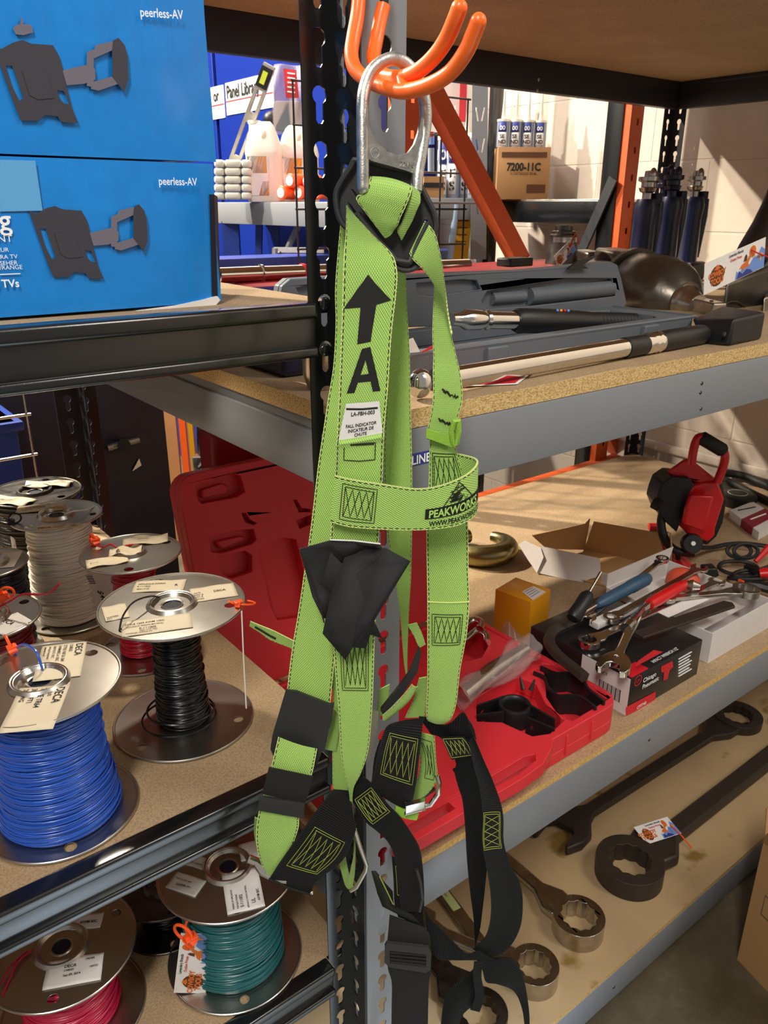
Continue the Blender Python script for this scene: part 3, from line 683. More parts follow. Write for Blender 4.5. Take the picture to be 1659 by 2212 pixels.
b = B().tube([P(*p) for p in ((649, 1190, .648), (664, 1230, .647), (690, 1300, .646), (700, 1345, .642))], .0007, 5); b.tube([P(*p) for p in ((885, 1212, .6385), (807, 1340, .6385), (765, 1400, .640))], .0007, 5); part(pouch, 'bound_edge', b, 'elastic')
b = B().tube([P(713, 1166, .646), P(765, 1168, .644), P(822, 1175, .642)], .0007, 6); part(pouch, 'white_edge', b, 'white_paper')
b = B()
for i in range(14): b.tube([P(712+i*4.3, 1372-i*5.2, .6395), P(714.5+i*4.3, 1369-i*5.2, .6395)], .0004, 4)
for i in range(9): b.tube([P(712+i*3.8, 1374+i*5.0, .6425), P(714+i*3.8, 1377+i*5.0, .6425)], .0004, 4)
part(pouch, 'thread', b, 'stitch_black')
# --- left leg: plate, webbing, elastic, clip
b = B(); pl2 = [(617, 1492), (640, 1494), (712, 1522), (722, 1520), (716, 1560), (700, 1610), (684, 1655), (676, 1662), (590, 1632), (584, 1618), (588, 1590)]
o_ = P(650, 1570, .662); b.prism([((P(x, y, .662)-o_).dot(HR), (P(x, y, .662)-o_).dot(UP)) for x, y in pl2], [], o_, HR, UP, -.003); part(har, 'adjuster_plate', b, 'pad', 'black moulded leg plate')
Lg = Ribbon([(601, 1592, 685, 1618, .655), (592, 1630, 681, 1640, .652), (583, 1668, 676, 1664, .65), (571, 1710, 662, 1715, .648), (558, 1758, 647, 1764, .647), (553, 1800, 645, 1787, .647), (556, 1835, 634, 1822, .647), (566, 1868, 622, 1862, .648), (572, 1885, 605, 1885, .649)], G, label='short lime leg strap at lower left', bow=.003, k=7)
Ribbon([(550, 1765, 556, 1768, .654), (549, 1800, 556, 1805, .654), (556, 1835, 566, 1850, .654), (564, 1868, 575, 1875, .653)], G, label='inner layer of the leg strap', k=5)
Ribbon([(581, 1657, 676, 1677, .6425), (573, 1688, 667, 1712, .641), (566, 1713, 658, 1736, .642)], 'elastic', 'elastic_keeper', 'black elastic keeper', wd=.04)
Ribbon([(561, 1719, 658, 1734, .640), (559, 1732, 657, 1748, .639), (556, 1748, 655, 1766, .640)], 'pad', 'plastic_keeper', 'black plastic keeper', wd=.04, th=.003)
b = B().tube([P(*p) for p in ((552, 1866, .652), (565, 1885, .648), (590, 1897, .646), (620, 1902, .644))], .0035, 8); b.tube([P(*p) for p in ((538, 1855, .655), (556, 1862, .653), (575, 1880, .650))], .0045, 8)
part(har, 'leg_buckle', b, 'chrome', 'chrome leg buckle')
# green tail sticking out left
Tl = Ribbon([(541, 1342, 539, 1352, .705), (565, 1352, 562, 1366, .704), (590, 1362, 585, 1382, .702), (630, 1382, 630, 1400, .70), (650, 1392, 650, 1412, .70)], G, label='lime strap tail end', k=5)
b = B(); Tl.line([(.5, .006), (.6, .03)], .0012, b); part(Tl.o, 'bar_tack', b, 'stitch_black')
# --- black thigh straps
L1 = Ribbon([(720, 1705, 757, 1708, .668), (704, 1725, 763, 1760, .656), (686, 1749, 768, 1795, .650), (643, 1808, 742, 1855, .645), (605, 1863, 700, 1890, .643), (590, 1886, 680, 1908, .643), (581, 1899, 672, 1932, .644)], K_, label='black thigh strap with lime box stitching', k=8, bow=.001)
L1.stitch(.16, .84, S1.cum[0]+L1.vpx(712, 1800), L1.vpx(648, 1872), 'stitch_lime', 4)
part(har, 'strap_end_cap', B().tube([P(581, 1899, .642), P(625, 1918, .642), P(673, 1932, .643)], .0016, 8), K_)
part(har, 'end_rivet', B().sphere(P(673, 1928, .641), .0022), 'chrome')
L2 = Ribbon([(752, 1700, 786, 1678, .672), (764, 1735, 810, 1700, .668), (790, 1774, 838, 1738, .664), (815, 1795, 862, 1762, .662), (838, 1818, 884, 1793, .66), (851, 1846, 905, 1829, .66), (858, 1885, 913, 1870, .662), (862, 1930, 916, 1920, .666), (868, 1968, 916, 1968, .67)], K_, label='black strap curving down to the slider', k=8)
L2.stitch(.12, .9, L2.vpx(772, 1722), L2.vpx(820, 1772), 'stitch_lime', 4)
L3 = Ribbon([(846, 1850, 905, 1868, .682), (850, 1900, 908, 1910, .680), (852, 1950, 913, 1968, .678), (860, 1980, 916, 2000, .676)], K_, label='short black strap behind the slider', k=5)
L3.stitch(.12, .8, .010, .05, 'stitch_lime', 4, double=False)
cloth([((802, 1882, .664), (812, 1882, .664), (830, 1905, .664), (848, 1925, .668), (850, 1955, .668), (826, 1958, .662), (815, 1930, .662)), ((826, 1958, .662), (850, 1955, .668), (890, 1975, .670), (918, 2003, .672), (880, 1985, .668), (845, 1968, .664))], har, 'strap_tail', 'web_black', 'stiff black strap tail')
part(har, 'tail_stitching', B().tube([P(820, 1893, .6615), P(838, 1930, .6615), P(849, 1953, .6615)], .0007, 5), 'stitch_lime')
part(har, 'cord_loop', B().tube([P(900, 1878, .656), P(908, 1905, .656), P(912, 1940, .657), (P(906, 1968, .658))], .002, 8), 'pad')
L4 = Ribbon([(842, 1976, 916, 2003, .668), (839, 2010, 928, 2020, .664), (836, 2045, 930, 2050, .661), (838, 2090, 931, 2092, .661), (846, 2120, 927, 2120, .664), (846, 2170, 925, 2170, .666), (845, 2240, 924, 2240, .668)], 'elastic', label='black elastic band at the bottom', k=6)
b = B(); fr_ = [(835, 2038), (926, 2048), (932, 2060), (930, 2096), (920, 2102), (842, 2090), (831, 2080), (831, 2046)]
hole = [(842, 2054), (920, 2062), (921, 2086), (842, 2078)]
o_ = P(880, 2070, .654); f2 = lambda L_: [((P(x, y, .654)-o_).dot(HR), (P(x, y, .654)-o_).dot(UP)) for x, y in L_]
b.prism(f2(fr_), [f2(hole)], o_, HR, UP, -.004); part(har, 'web_slider', b, 'pad', 'black plastic web slider')
b = B()
for k in range(4): b.tube([P(841, 2057+k*7, .655), P(921, 2064+k*7.5, .655)], .0014, 6)
part(har, 'slider_ribs', b, 'elastic')
# right hand thigh strap
R1g = Ribbon([(880, 1575, 939, 1590, .690), (905, 1620, 942, 1640, .69), (905, 1670, 944, 1680, .69), (893, 1700, 925, 1712, .69), (890, 1728, 895, 1732, .69)], G, label='lime strap behind the stitched black strap', k=6)
R1g.stitch(.35, .85, .008, .06, 'stitch_black', 2, double=False)
R1 = Ribbon([(858, 1560, 915, 1553, .676), (838, 1567, 912, 1575, .670), (828, 1585, 909, 1605, .666), (818, 1620, 905, 1640, .664), (810, 1660, 899, 1690, .664), (804, 1690, 890, 1735, .665), (820, 1715, 884, 1750, .668)], K_, label='black strap with lime box stitching at centre', k=8, bow=.0015)
R1.stitch(.14, .9, R1.vpx(870, 1588), R1.vpx(855, 1678), 'stitch_lime', 4)
b = B().tube([P(*p) for p in ((944, 1676, .672), (948, 1690, .670), (946, 1715, .668), (930, 1738, .668), (905, 1745, .668), (893, 1735, .668))], .0028, 8)
b.obox(P(897, 1742, .662), (Rv, UP, HD), (.011, .006, .002), .001); part(har, 'square_buckle', b, 'chrome', 'silver buckle')
b = B().plate3([P(855, 1740, .668), P(905, 1755, .666), P(900, 1768, .668), P(878, 1762, .670), P(852, 1750, .672)], .003, -HD); part(har, 'strap_end', b, 'lime_plain')
R2 = Ribbon([(905, 1548, 925, 1575, .690), (930, 1552, 932, 1585, .688), (955, 1566, 951, 1592, .685), (975, 1560, 972, 1618, .682), (1003, 1540, 985, 1648, .680), (1023, 1589, 982, 1669, .68), (1040, 1630, 990, 1700, .681), (1058, 1680, 999, 1730, .682), (1064, 1740, 1005, 1790, .684), (1058, 1800, 1009, 1860, .686), (1052, 1870, 1016, 1930, .688), (1045, 1940, 1023, 1985, .69), (1038, 2000, 1026, 2048, .69)], K_, label='black thigh strap behind the big loop', k=7)
R3 = Ribbon([(1012, 1600, 1023, 1589, .676), (1022, 1650, 1044, 1640, .672), (1035, 1700, 1066, 1690, .668), (1042, 1755, 1086, 1753, .665), (1041, 1820, 1088, 1816, .664), (1052, 1880, 1102, 1868, .664), (1059, 1925, 1122, 1905, .665), (1061, 1964, 1129, 1945, .668), (1057, 2000, 1124, 2000, .672), (1046, 2028, 1100, 2045, .676), (1022, 2050, 1060, 2072, .680)], K_, label='big hanging loop of black thigh strap', k=8, bow=-.001)
R3.stitch(.05, .85, R3.vpx(1048, 1758), R3.vpx(1063, 1830), 'stitch_lime', 4, 'u')
R3b = Ribbon([(1035, 2052, 1068, 2072, .676), (1008, 2060, 1010, 2073, .674), (975, 2030, 980, 2073, .672), (950, 2004, 945, 2070, .670), (930, 1985, 933, 2040, .669), (918, 1960, 920, 2000, .669)], K_, label='underside of the black strap loop', k=8)
S_ov = Ribbon([(953, 1592, 1000, 1590, .678), (962, 1612, 1016, 1608, .677), (975, 1640, 1024, 1632, .677)], K_, label='black strap layer with lime stitching', k=5)
S_ov.stitch(.05, .9, .002, .026, 'stitch_lime', 4, double=False)
# tails knotted under the loop
R4 = Ribbon([(1030, 2075, 1070, 2070, .682), (1042, 2095, 1085, 2068, .680), (1050, 2120, 1110, 2075, .678), (1075, 2125, 1130, 2110, .677), (1110, 2140, 1140, 2160, .677), (1128, 2180, 1144, 2200, .678), (1134, 2230, 1143, 2235, .68)], K_, label='black strap tail hanging right', k=7)
R5 = Ribbon([(1024, 2078, 1042, 2078, .684), (1022, 2110, 1040, 2110, .680), (1026, 2150, 1046, 2150, .678), (1016, 2180, 1036, 2185, .680)], K_, label='knotted black strap', k=6)
R6 = Ribbon([(1030, 2088, 1040, 2125, .690), (1005, 2110, 1030, 2165, .686), (975, 2135, 1010, 2180, .684), (958, 2170, 995, 2200, .684), (950, 2240, 990, 2240, .684)], K_, label='black strap tail hanging left', k=7, bow=.004)
# --- middle: buckles and folded pieces behind
Ribbon([(880, 1350, 900, 1345, .71), (895, 1375, 912, 1370, .708), (905, 1400, 919, 1392, .705)], G, label='small lime strap fold', k=4)
Ribbon([(905, 1465, 922, 1462, .70), (893, 1510, 921, 1508, .70), (875, 1550, 918, 1548, .70)], G, label='lime strap under the right buckle', k=4)
b = B(); bp_ = [(884, 1455), (905, 1400), (910, 1412), (902, 1452), (870, 1500), (828, 1545), (822, 1535), (850, 1500)]
o_ = P(860, 1490, .695); b.prism([((P(x, y, .695)-o_).dot(HR), (P(x, y, .695)-o_).dot(UP)) for x, y in bp_], [], o_, HR, UP, -.006); part(har, 'hook_clip', b, 'pad', 'black plastic clip')
Ribbon([(890, 1478, 903, 1482, .686), (868, 1505, 885, 1512, .684), (846, 1528, 860, 1536, .686), (826, 1545, 836, 1556, .69)], G, label='rolled lime webbing on the clip', k=5, bow=.004)
Ribbon([(818, 1490, 842, 1478, .71), (815, 1520, 838, 1515, .71), (812, 1545, 830, 1545, .71)], G, label='lime strap fold by the post', k=4)
b = B().plate3([P(803, 1532, .685), P(818, 1535, .685), (P(816, 1570, .685)), P(806, 1612, .685), P(796, 1650, .685), (P(795, 1615, .685))], .002, -HD); part(har, 'square_buckle', b, 'alu', 'silver buckle')
Ribbon([(722, 1530, 735, 1545, .678), (712, 1570, 732, 1585, .678), (702, 1618, 726, 1622, .678)], G, label='stitched lime end behind the twisted strap', k=4)
Ribbon([(820, 1600, 850, 1585, .70), (808, 1640, 840, 1640, .70), (800, 1700, 830, 1700, .70), (775, 1760, 800, 1770, .70)], K_, label='black strap against the post', k=4)
Ribbon([(1023, 1589, 1030, 1600, .69), (1010, 1555, 1022, 1570, .69), (990, 1520, 1005, 1545, .69)], 'elastic', label='black strap end over the right strap', k=4)
# lower green loop through its buckle
Lp = Ribbon([(728, 1850, 745, 1846, .668), (738, 1885, 752, 1880, .667), (746, 1912, 762, 1912, .667), (756, 1922, 768, 1918, .667)], G, label='lime loop through the lower buckle', k=5)
Lp2 = Ribbon([(762, 1780, 768, 1790, .664), (764, 1840, 768, 1850, .664), (757, 1880, 766, 1890, .664), (750, 1915, 760, 1922, .664)], G, label='edge of the lime loop', k=5)
b = B().tube([P(*p) for p in ((766, 1792, .662), (778, 1830, .661), (792, 1868, .661), (790, 1880, .661), (770, 1916, .662), (757, 1924, .663))], .0024, 8)
part(har, 'square_buckle', b, 'alu', 'silver buckle')
# ================================================================ blue television mount boxes
ZT = -.0825
def tvbox(name, label, yf, x1, z0, z1, depth, mats=None):
    t = thing(name, label, 'box', (x1-.4, yf+depth/2, z0), 'blue television mount boxes')
    x0 = x1-.56
    b = B(); N = 14
    # slightly crushed carton: front face bulges a little, right edge wavers
    def fr(i, j):
        u, v = i, j; wob = .0008*math.sin(v*5+z0*40)*(u > .9)*u
        return V((x0+(x1-x0)*u+wob, yf-.0025*math.sin(PI*u)*math.sin(PI*v)+.0035*(u**14), z0+(z1-z0)*v))
    b.box((x0, yf+.004, z0+.001), (x1-.001, yf+depth, z1-.001), .003)
    b.grid(fr, 30, 12)
    c = part(t, 'carton', b, 'blue_card', smooth=60)
    return t, x0, x1, z0, z1, yf
YBX = .672
z_mid = oY(230, 343, YBX).z; xr1 = oY(466, 420, YBX).x; xr2 = oY(447, 150, YBX).x
bx1 = tvbox('tv_mount_box', 'lower blue television mount box with crushed white bottom corner, beneath the other', YBX, xr1, ZT+.0015, z_mid-.0008, .22)
bx2 = tvbox('tv_mount_box', 'upper blue television mount box stacked on top of the other', YBX, xr1+.0035, z_mid+.0008, z_mid+.165, .22)
def on_face(y, lift=.0034):
    return lambda px, py: oY(px, py, y-lift)
def face_poly(par, name, px, mat, y=YBX, lift=.0032, holes=(), th=.0004, label=None):
    q = [oY(a, c, y-lift) for a, c in px]; o = q[0]
    f = lambda L_: [((oY(a, c, y-lift)-o).x, (oY(a, c, y-lift)-o).z) for a, c in L_]
    return part(par, name, B().prism(f(px), [f(h) for h in holes], o, (1, 0, 0), (0, 0, 1), -th), mat, label)
def mount(par, dx, dy, s=1.0, faint=False):
    T_ = lambda L_: [(dx+x*s, dy+y*s) for x, y in L_]
    m1, m2 = 'mount_ink', 'mount_light'
    # coordinates measured on the lower box
    pl = T_([(62, 455), (78, 462), (100, 450), (118, 445), (135, 452), (176, 455), (188, 476), (193, 495), (203, 540), (212, 575), (224, 602), (205, 602), (190, 600), (185, 590), (160, 587), (150, 598), (115, 598), (105, 575), (85, 520)])
    h1 = T_([(86, 494), (98, 494), (120, 556), (112, 560), (97, 530)]); h2 = T_([(184, 540), (196, 542), (206, 566), (198, 566), (188, 556)])
    a_ = face_poly(par, 'printed_mount_picture', pl, m1, holes=[h1, h2])
    face_poly(a_, 'printed_shape', T_([(118, 505), (160, 497), (178, 555), (148, 558), (132, 550)]), m1, lift=.0037)
    face_poly(a_, 'printed_shape', T_([(194, 503), (240, 492), (256, 500), (256, 520), (235, 528), (202, 531)]), m2, lift=.0035)
    face_poly(a_, 'printed_shape', T_([(240, 468), (255, 462), (256, 455), (285, 448), (300, 449), (303, 458), (253, 480), (253, 535), (240, 532)]), m2, lift=.0036)
    face_poly(a_, 'printed_shape', T_([(250, 525), (295, 512), (306, 518), (300, 528), (262, 541), (248, 538)]), m2, lift=.0037)
    face_poly(a_, 'printed_shape', T_([(290, 446), (300, 441), (312, 455), (317, 475), (319, 520), (310, 544), (300, 530), (288, 515), (288, 462)]), m1, lift=.0038)
    return a_
mount(bx1[0], 0, 0)
mount(bx2[0], -86, -421, 1.14)
# a stem above the upper picture, sits on the printed card
face_poly(bx2[0], 'printed_shape', [(28, 62), (34, 54), (44, 52), (45, 40), (50, 40), (50, 52), (68, 54), (72, 70), (50, 76), (34, 74)], 'mount_light', lift=.004)
def face_text(par, s, px, py, size_px, mat='ink_white', slope=(0, 0), bold=.0, xs=1.0, y=YBX):
    o = oY(px, py, y-.0036); u = (oY(px+60, py+slope[0], y-.0036)-o); sz = (oY(px, py-size_px, y-.0036)-o).length
    return part(par, 'printing', text_bm(s, sz, lambda X, Y, Z: o+u.normalized()*X+UP*Y+V((0, -1, 0))*Z, 0, bold, xs=xs), mat)
face_text(bx2[0], 'peerless-AV', 303, 35, 28, slope=(4, 0), bold=.012, xs=.83)
face_text(bx1[0], 'peerless-AV', 343, 399, 24, slope=(1.2, 0), bold=.012, xs=.82)
face_text(bx1[0], 'g', 0, 495, 62, slope=(0, 0), bold=.01)
face_text(bx1[0], 'MOUNT', -62, 525, 21, slope=(-2, 0), xs=1.15, bold=.0); 
for s_, x_, y_, z_ in (('TÉLÉVISEUR', -65, 546, 13), ('PARA TV', -28, 560, 13), ('FERNSEHER', -45, 574, 13), ('GAMA/RANGE', -52, 584, 13)):
    face_text(bx1[0], s_, x_+12, y_, z_, slope=(-2, 0), xs=1.05)
face_poly(bx1[0], 'printed_rule', [(0, 592), (44, 590), (44, 592), (0, 594)], 'ink_white')
face_text(bx1[0], '(4) TVs', -30, 622, 24, slope=(-2, 0), bold=.02, xs=.98)
tp = face_poly(bx1[0], 'clear_tape', [(0, 345), (76, 347), (92, 455), (0, 457)], 'tape', lift=.0031, label='glossy clear tape patch')
# torn white edge and dark crushed side on the lower box
b = B(); q = [oY(*p, YBX-.001) for p in ((240, 680), (300, 671), (380, 660), (440, 648), (470, 640), (476, 648), (466, 660), (452, 663), (400, 668), (330, 677), (252, 688))]
b.plate3(q, .010, (0, 1, 0)); part(bx1[0], 'torn_flap', b, 'white_paper', 'crumpled white torn flap')
b = B(); 
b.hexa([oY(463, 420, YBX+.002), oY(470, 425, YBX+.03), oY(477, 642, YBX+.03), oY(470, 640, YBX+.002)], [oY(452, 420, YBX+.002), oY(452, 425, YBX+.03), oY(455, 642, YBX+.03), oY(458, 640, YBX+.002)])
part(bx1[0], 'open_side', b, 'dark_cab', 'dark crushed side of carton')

# ================================================================ wire spools
def disc_with_holes(b, c, z, R, hub, small, th, seg=72):
    b.prism(circ(0, 0, R, seg), [circ(0, 0, hub, 36)] + [circ(x, y, r, 16) for x, y, r in small], (c[0], c[1], z), (1, 0, 0), (0, 1, 0), th)
def spool(name, label, c, zb, h, R, rb, wire, turns_r=.0013, hub=.028, prof=None, a0=0.3, seed=1, slack=.35, tilt=(0, 0), mat='galv', coil=True):
    random.seed(seed)
    t = thing('wire_spool', label, 'wire spool', (c[0], c[1], zb), 'metal spools of wire on the black shelving')
    def flange_(z, top):
        b = B(); small = [(R*.80*math.cos(a0+k*2.094), R*.80*math.sin(a0+k*2.094), .0062) for k in range(3)]
        disc_with_holes(b, c, z, R-.0012, hub, small, .0007)
        b.lathe([(R-.0014+.0017*math.cos(a), z+.0003+.0017*math.sin(a)) for a in [2*PI*k/10 for k in range(10)]], (c[0], c[1], 0), seg=72, closed=True)
        s = 1 if top else -1
        if top:
            pr = [(hub+.0015, z), (hub, z+.0022), (hub-.0015, z+.0045), (hub-.0035, z+.005), (hub-.005, z+.0035), (hub-.0062, z+.0005), (hub-.0085, z-.0005), (.0135, z-.0008), (.0125, z+.0004), (.0112, z+.0002), (.0108, z-.02), (.0102, z-.02), (.0105, z+.0006), (.0125, z+.0012), (.0138, z+.0002), (hub-.008, z+.0002), (hub-.005, z+.004), (hub-.0015, z+.0052), (hub+.002, z)]
            b.lathe(pr, (c[0], c[1], 0), seg=48, closed=True)
        return part(t, 'top_flange' if top else 'bottom_flange', b, mat, smooth=30)
    tf = flange_(zb+h, True); flange_(zb+.0016, False)
    part(t, 'barrel', B().lathe([(.0118, zb+.002), (.0118, zb+h-.001)], (c[0], c[1], 0), seg=24), 'dark_cab')
    if coil:
        prof = prof or (lambda f: rb)
        b = B(); 
        b.lathe([(prof(k/20)-turns_r*1.4, zb+.004+(h-.008)*k/20) for k in range(21)], (c[0], c[1], 0), seg=40)
        n = int((h-.008)/(2*turns_r)); seg = 36
        for layer in range(2):
            pts = []; rr = turns_r*(1 if layer == 0 else 1.0)
            tl, ph = 0, 0; nt = n if layer == 0 else int(n*slack)
            for i in range(nt*seg):
                if i % seg == 0: tl_n = random.uniform(.15, 1)*(.0012 if layer == 0 else .006); ph_n = random.uniform(0, 6.28) if i % (seg*3) == 0 else ph
                tl += (tl_n-tl)*.06; ph += (ph_n-ph)*.02
                th = 2*PI*i/seg; f = i/(nt*seg)
                f2 = f if layer == 0 else (f*3 % 1.0 if False else .5-.47*math.cos(f*PI*2.0))
                z = zb+.006+(h-.012)*f2 + tl*math.sin(th+ph)
                z = max(zb+.0035, min(zb+h-.0035, z))
                r = prof(max(0, min(1, (z-zb)/h)))+layer*turns_r*1.5+.0006*math.sin(th*2.3+ph)
                pts.append(V((c[0]+r*math.cos(th), c[1]+r*math.sin(th), z)))
            if len(pts) > 4: b.tube(pts, rr, 6)
        part(t, 'wire_coil', b, 'wire_'+wire, smooth=60)
    return t, tf
def sticker(tf, c, z, w_, h_, ang, off, lines, mat='paper', size=None, crumple=.0004):
    """paper label on a flange: centre offset (polar-like x,y), turned by ang; lines = [(text, size_mm, x, y)]"""
    u = V((math.cos(ang), math.sin(ang), 0)); v = V((-math.sin(ang), math.cos(ang), 0)); o = V((c[0]+off[0], c[1]+off[1], z))
    sd = random.random()*9
    def f(i, j): return o+u*(i-.5)*w_+v*(j-.5)*h_+UP*(.0012+crumple*(1+math.sin(i*9+sd)*math.cos(j*7+sd*2)))
    st = part(tf, 'label_sticker', B().grid(f, 12, 8), mat, solid=.0003)
    bs = []
    for s_, sz, x, y in lines:
        bs.append(text_bm(s_, sz, lambda X, Y, Z: o+u*(x-w_/2+X)+v*(y-h_/2+Y)+UP*(.0016+crumple*2), 0, .015, xs=.9))
    if bs: 
        # third level: printing belongs to the sticker's flange
        j = join(*bs); part(tf, 'label_printing', j, 'ink')
    return st
def wire_end(t, pts, mat, r=.0011): return part(t, 'wire_end', B().tube(catmull([V(p) for p in pts], 6), r, 8), mat)
def ziptie(par, p, d, mat='orange', s=1.0, loop=.012):
    """tie: block head and a loop; d = direction of loop plane normal"""
    p = V(p); d = V(d).normalized(); u = d.orthogonal().normalized(); v = d.cross(u)
    b = B().obox(p, (u, v, d), (.0035*s, .0028*s, .003*s), .0006)
    b.obox(p+UP*.0025*s, (V((1, 0, 0)), V((0, 1, 0)), UP), (.0042*s, .0032*s, .001*s), .0004)
    b.tube([p+u*loop*(1-math.cos(a))+v*loop*math.sin(a) for a in [2*PI*k/20 for k in range(20)]], .0011*s, 6, closed=True)
    return part(par, 'cable_tie', b, mat, 'orange cable tie' if mat == 'orange' else 'black cable tie')
ZS = -.5875
def hubxy(px, py, z): p = oZ(px, py, z); return (p.x, p.y)
# A blue
hA = .156; cA = (.137, .722)
A, Af = spool('wire_spool', 'large spool of blue wire at the front left of the middle shelf', cA, ZS, hA, .0765, .050, 'blue', .00115, prof=lambda f: .0475+.014*max(0, .45-f)+.005*(1-f), seed=3, slack=.45, a0=.35)
DECA1 = [('STYLE 1007 & 1569', .0050, .003, .030), ('AWM 80C OR 105C', .0045, .003, .024), ('300 VOLTS CSA', .0038, .003, .0185), ('Usage for internal', .0034, .003, .014), ('wiring of equipment', .0034, .003, .0095), ('exposed to oil', .0034, .003, .005)]
zA = ZS+hA
def s_at(tf, c, z, px, py, w_, h_, ang, lines, mat='paper', crumple=.0004):
    p = oZ(px, py, z); return sticker(tf, c, z, w_, h_, ang, (p.x-c[0], p.y-c[1]), lines, mat, crumple=crumple)
aR = math.atan2(-.6125, .7904)      # direction that runs to the right in the picture
s_at(Af, cA, zA, 132, 1430, .068, .044, aR+PI/2+.25+PI, [('DECA', .010, .004, .034), ('CABLES', .0045, .0045, .028), ('STYLE 1007 & 1569', .0045, .004, .022), ('AWM 80C or 105C', .0042, .004, .0168), ('600 VOLTS 105C', .0036, .004, .012), ('wiring of equipment', .0034, .004, .0075), ('exposed to oil', .0034, .004, .003)])
s_at(Af, cA, zA, 78, 1532, .070, .046, aR+PI/2+.15+PI, [('DECA', .011, .004, .035), ('CABLES', .0045, .0045, .029), ('TYPE TR64', .0075, .004, .0205), ('300V FT1', .0068, .004, .0125), ('20 AWG', .0062, .004, .005)])
wire_end(A, [oZ(92, 1452, zA-.004), oZ(90, 1440, zA+.008), oZ(78, 1408, zA+.022), oZ(55, 1393, zA+.020), oZ(38, 1398, zA+.010), oZ(34, 1412, zA+.001)], 'wire_blue', .0014)
ziptie(A, oZ(26, 1402, zA+.008), (1, 0, .2), loop=.008, s=1.15)
# B black
hB = .158; cB = hubxy(372, 1306, ZS+hB); zB = ZS+hB
Bs, Bf = spool('wire_spool', 'spool of black wire with torn labels in front of the red spool', cB, ZS, hB, .0835, .027, 'black', .0012, prof=lambda f: .0255+.007*max(0, .6-f), seed=5, slack=.5, a0=1.4)
s_at(Bf, cB, zB, 345, 1268, .060, .030, aR+.1, [('APPLIANCE WIRING', .0040, .004, .019), ('E-111002', .0045, .004, .0125), ('300V (TYP)', .0036, .004, .006), ('R', .007, .048, .012)])
s_at(Bf, cB, zB, 462, 1282, .052, .036, aR+.35, [('DECA', .006, .026, .018), ('DATE', .0035, .003, .02), ('PART #', .0035, .003, .015), ('REEL #', .0035, .003, .010), ('ORDER', .0035, .003, .004)])
s_at(Bf, cB, zB, 340, 1352, .074, .034, aR+.3, [('STYLE 1569 AWM 105C', .0046, .003, .023), ('APPLIANCE WIRING MATERIAL', .0032, .004, .0175), ('E-111002', .0052, .018, .011), ('300V (TYP 105)', .0032, .018, .0068), ('INTERNAL WIRING OF', .0030, .004, .003)])
s_at(Bf, cB, zB, 250, 1325, .026, .036, aR+.45, [('LL67095', .0040, .002, .006), ('FT1', .0040, .002, .0015)])
wire_end(Bs, [oZ(346, 1291, zB+.001), oZ(325, 1288, zB+.012), oZ(290, 1300, zB+.018), oZ(266, 1330, zB+.014), oZ(258, 1362, zB+.001)], 'wire_black')
ziptie(Bs, oZ(515, 1305, zB+.004), (.3, .2, 1), loop=.015, s=1.15)
part(Bs, 'tag_string', B().tube([P(522, 1320, .75), P(526, 1420, .745), P(532, 1530, .742)], .0008, 6), 'white_plastic', 'thin white tag string')
wl = [cB[0], cB[1]]; b = B(); b.tube([V((wl[0]+.040*math.cos(a)-.004, wl[1]+.036*math.sin(a)-.004, ZS+.012+.012*math.sin(a*.5))) for a in [2*PI*k/40 for k in range(40)]], .0013, 6, closed=True)
b.tube([V((wl[0]+.044*math.cos(a)-.008, wl[1]+.040*math.sin(a)-.006, ZS+.007+.006*math.sin(a*.5))) for a in [2*PI*k/40 for k in range(40)]], .0013, 6, closed=True); part(Bs, 'loose_turns', b, 'wire_black')
# C red
hC = .152; cC = hubxy(283, 1195, ZS+hC); zC = ZS+hC
Cs, Cf = spool('wire_spool', 'spool of red wire between the white and black wire spools', cC, ZS, hC, .066, .026, 'red', .0012, prof=lambda f: .027, seed=8, a0=2.2, hub=.02)
s_at(Cf, cC, zC, 315, 1170, .060, .030, aR+.25, [('APPLIANCE WIRING', .0036, .01, .02), ('MATERIAL', .0036, .02, .014)], crumple=.0018); s_at(Cf, cC, zC, 232, 1216, .052, .026, aR+.4, [('E-1115', .0040, .005, .008)], crumple=.0015)
s_at(Cf, cC, zC, 272, 1196, .040, .026, aR+.1, [], crumple=.003)
wire_end(Cs, [oZ(208, 1178, zC+.004), oZ(225, 1182, zC+.004), oZ(240, 1176, zC+.007), oZ(255, 1184, zC+.003), oZ(275, 1178, zC+.006), oZ(300, 1176, zC+.002)], 'wire_red', .0013)
ziptie(Cs, oZ(205, 1170, zC+.006), (1, .2, .1), loop=.006, s=1.5)
# D white
hD = .165; cD = hubxy(122, 1113, ZS+hD); zD = ZS+hD
Ds, Df = spool('wire_spool', 'tall spool of white wire beside the red wire spool', cD, ZS, hD, .0635, .045, 'white', .0014, prof=lambda f: .045+.003*math.sin(f*5), seed=11, slack=.6, a0=3.6, hub=.026)
s_at(Df, cD, zD, 88, 1100, .066, .030, aR+.25, [('COPPER', .0085, .012, .014), ('SLR-A-52', .0045, .008, .006)], crumple=.001); s_at(Df, cD, zD, 128, 1140, .060, .020, aR+.2, [('DECA', .0075, .002, .006), ('STYLE 1007', .0038, .022, .012), ('AWM 80C', .0038, .022, .006), ('CSA', .005, .044, .010)], 'paper')
wire_end(Ds, [oZ(203, 1094, zD+.001), oZ(185, 1101, zD+.008), oZ(160, 1104, zD+.012), oZ(142, 1110, zD+.006), oZ(138, 1116, zD+.001)], 'wire_white')
ziptie(Ds, oZ(24, 1128, zD+.004), (.2, 1, .2), 'black_plastic', loop=.008, s=1.15)
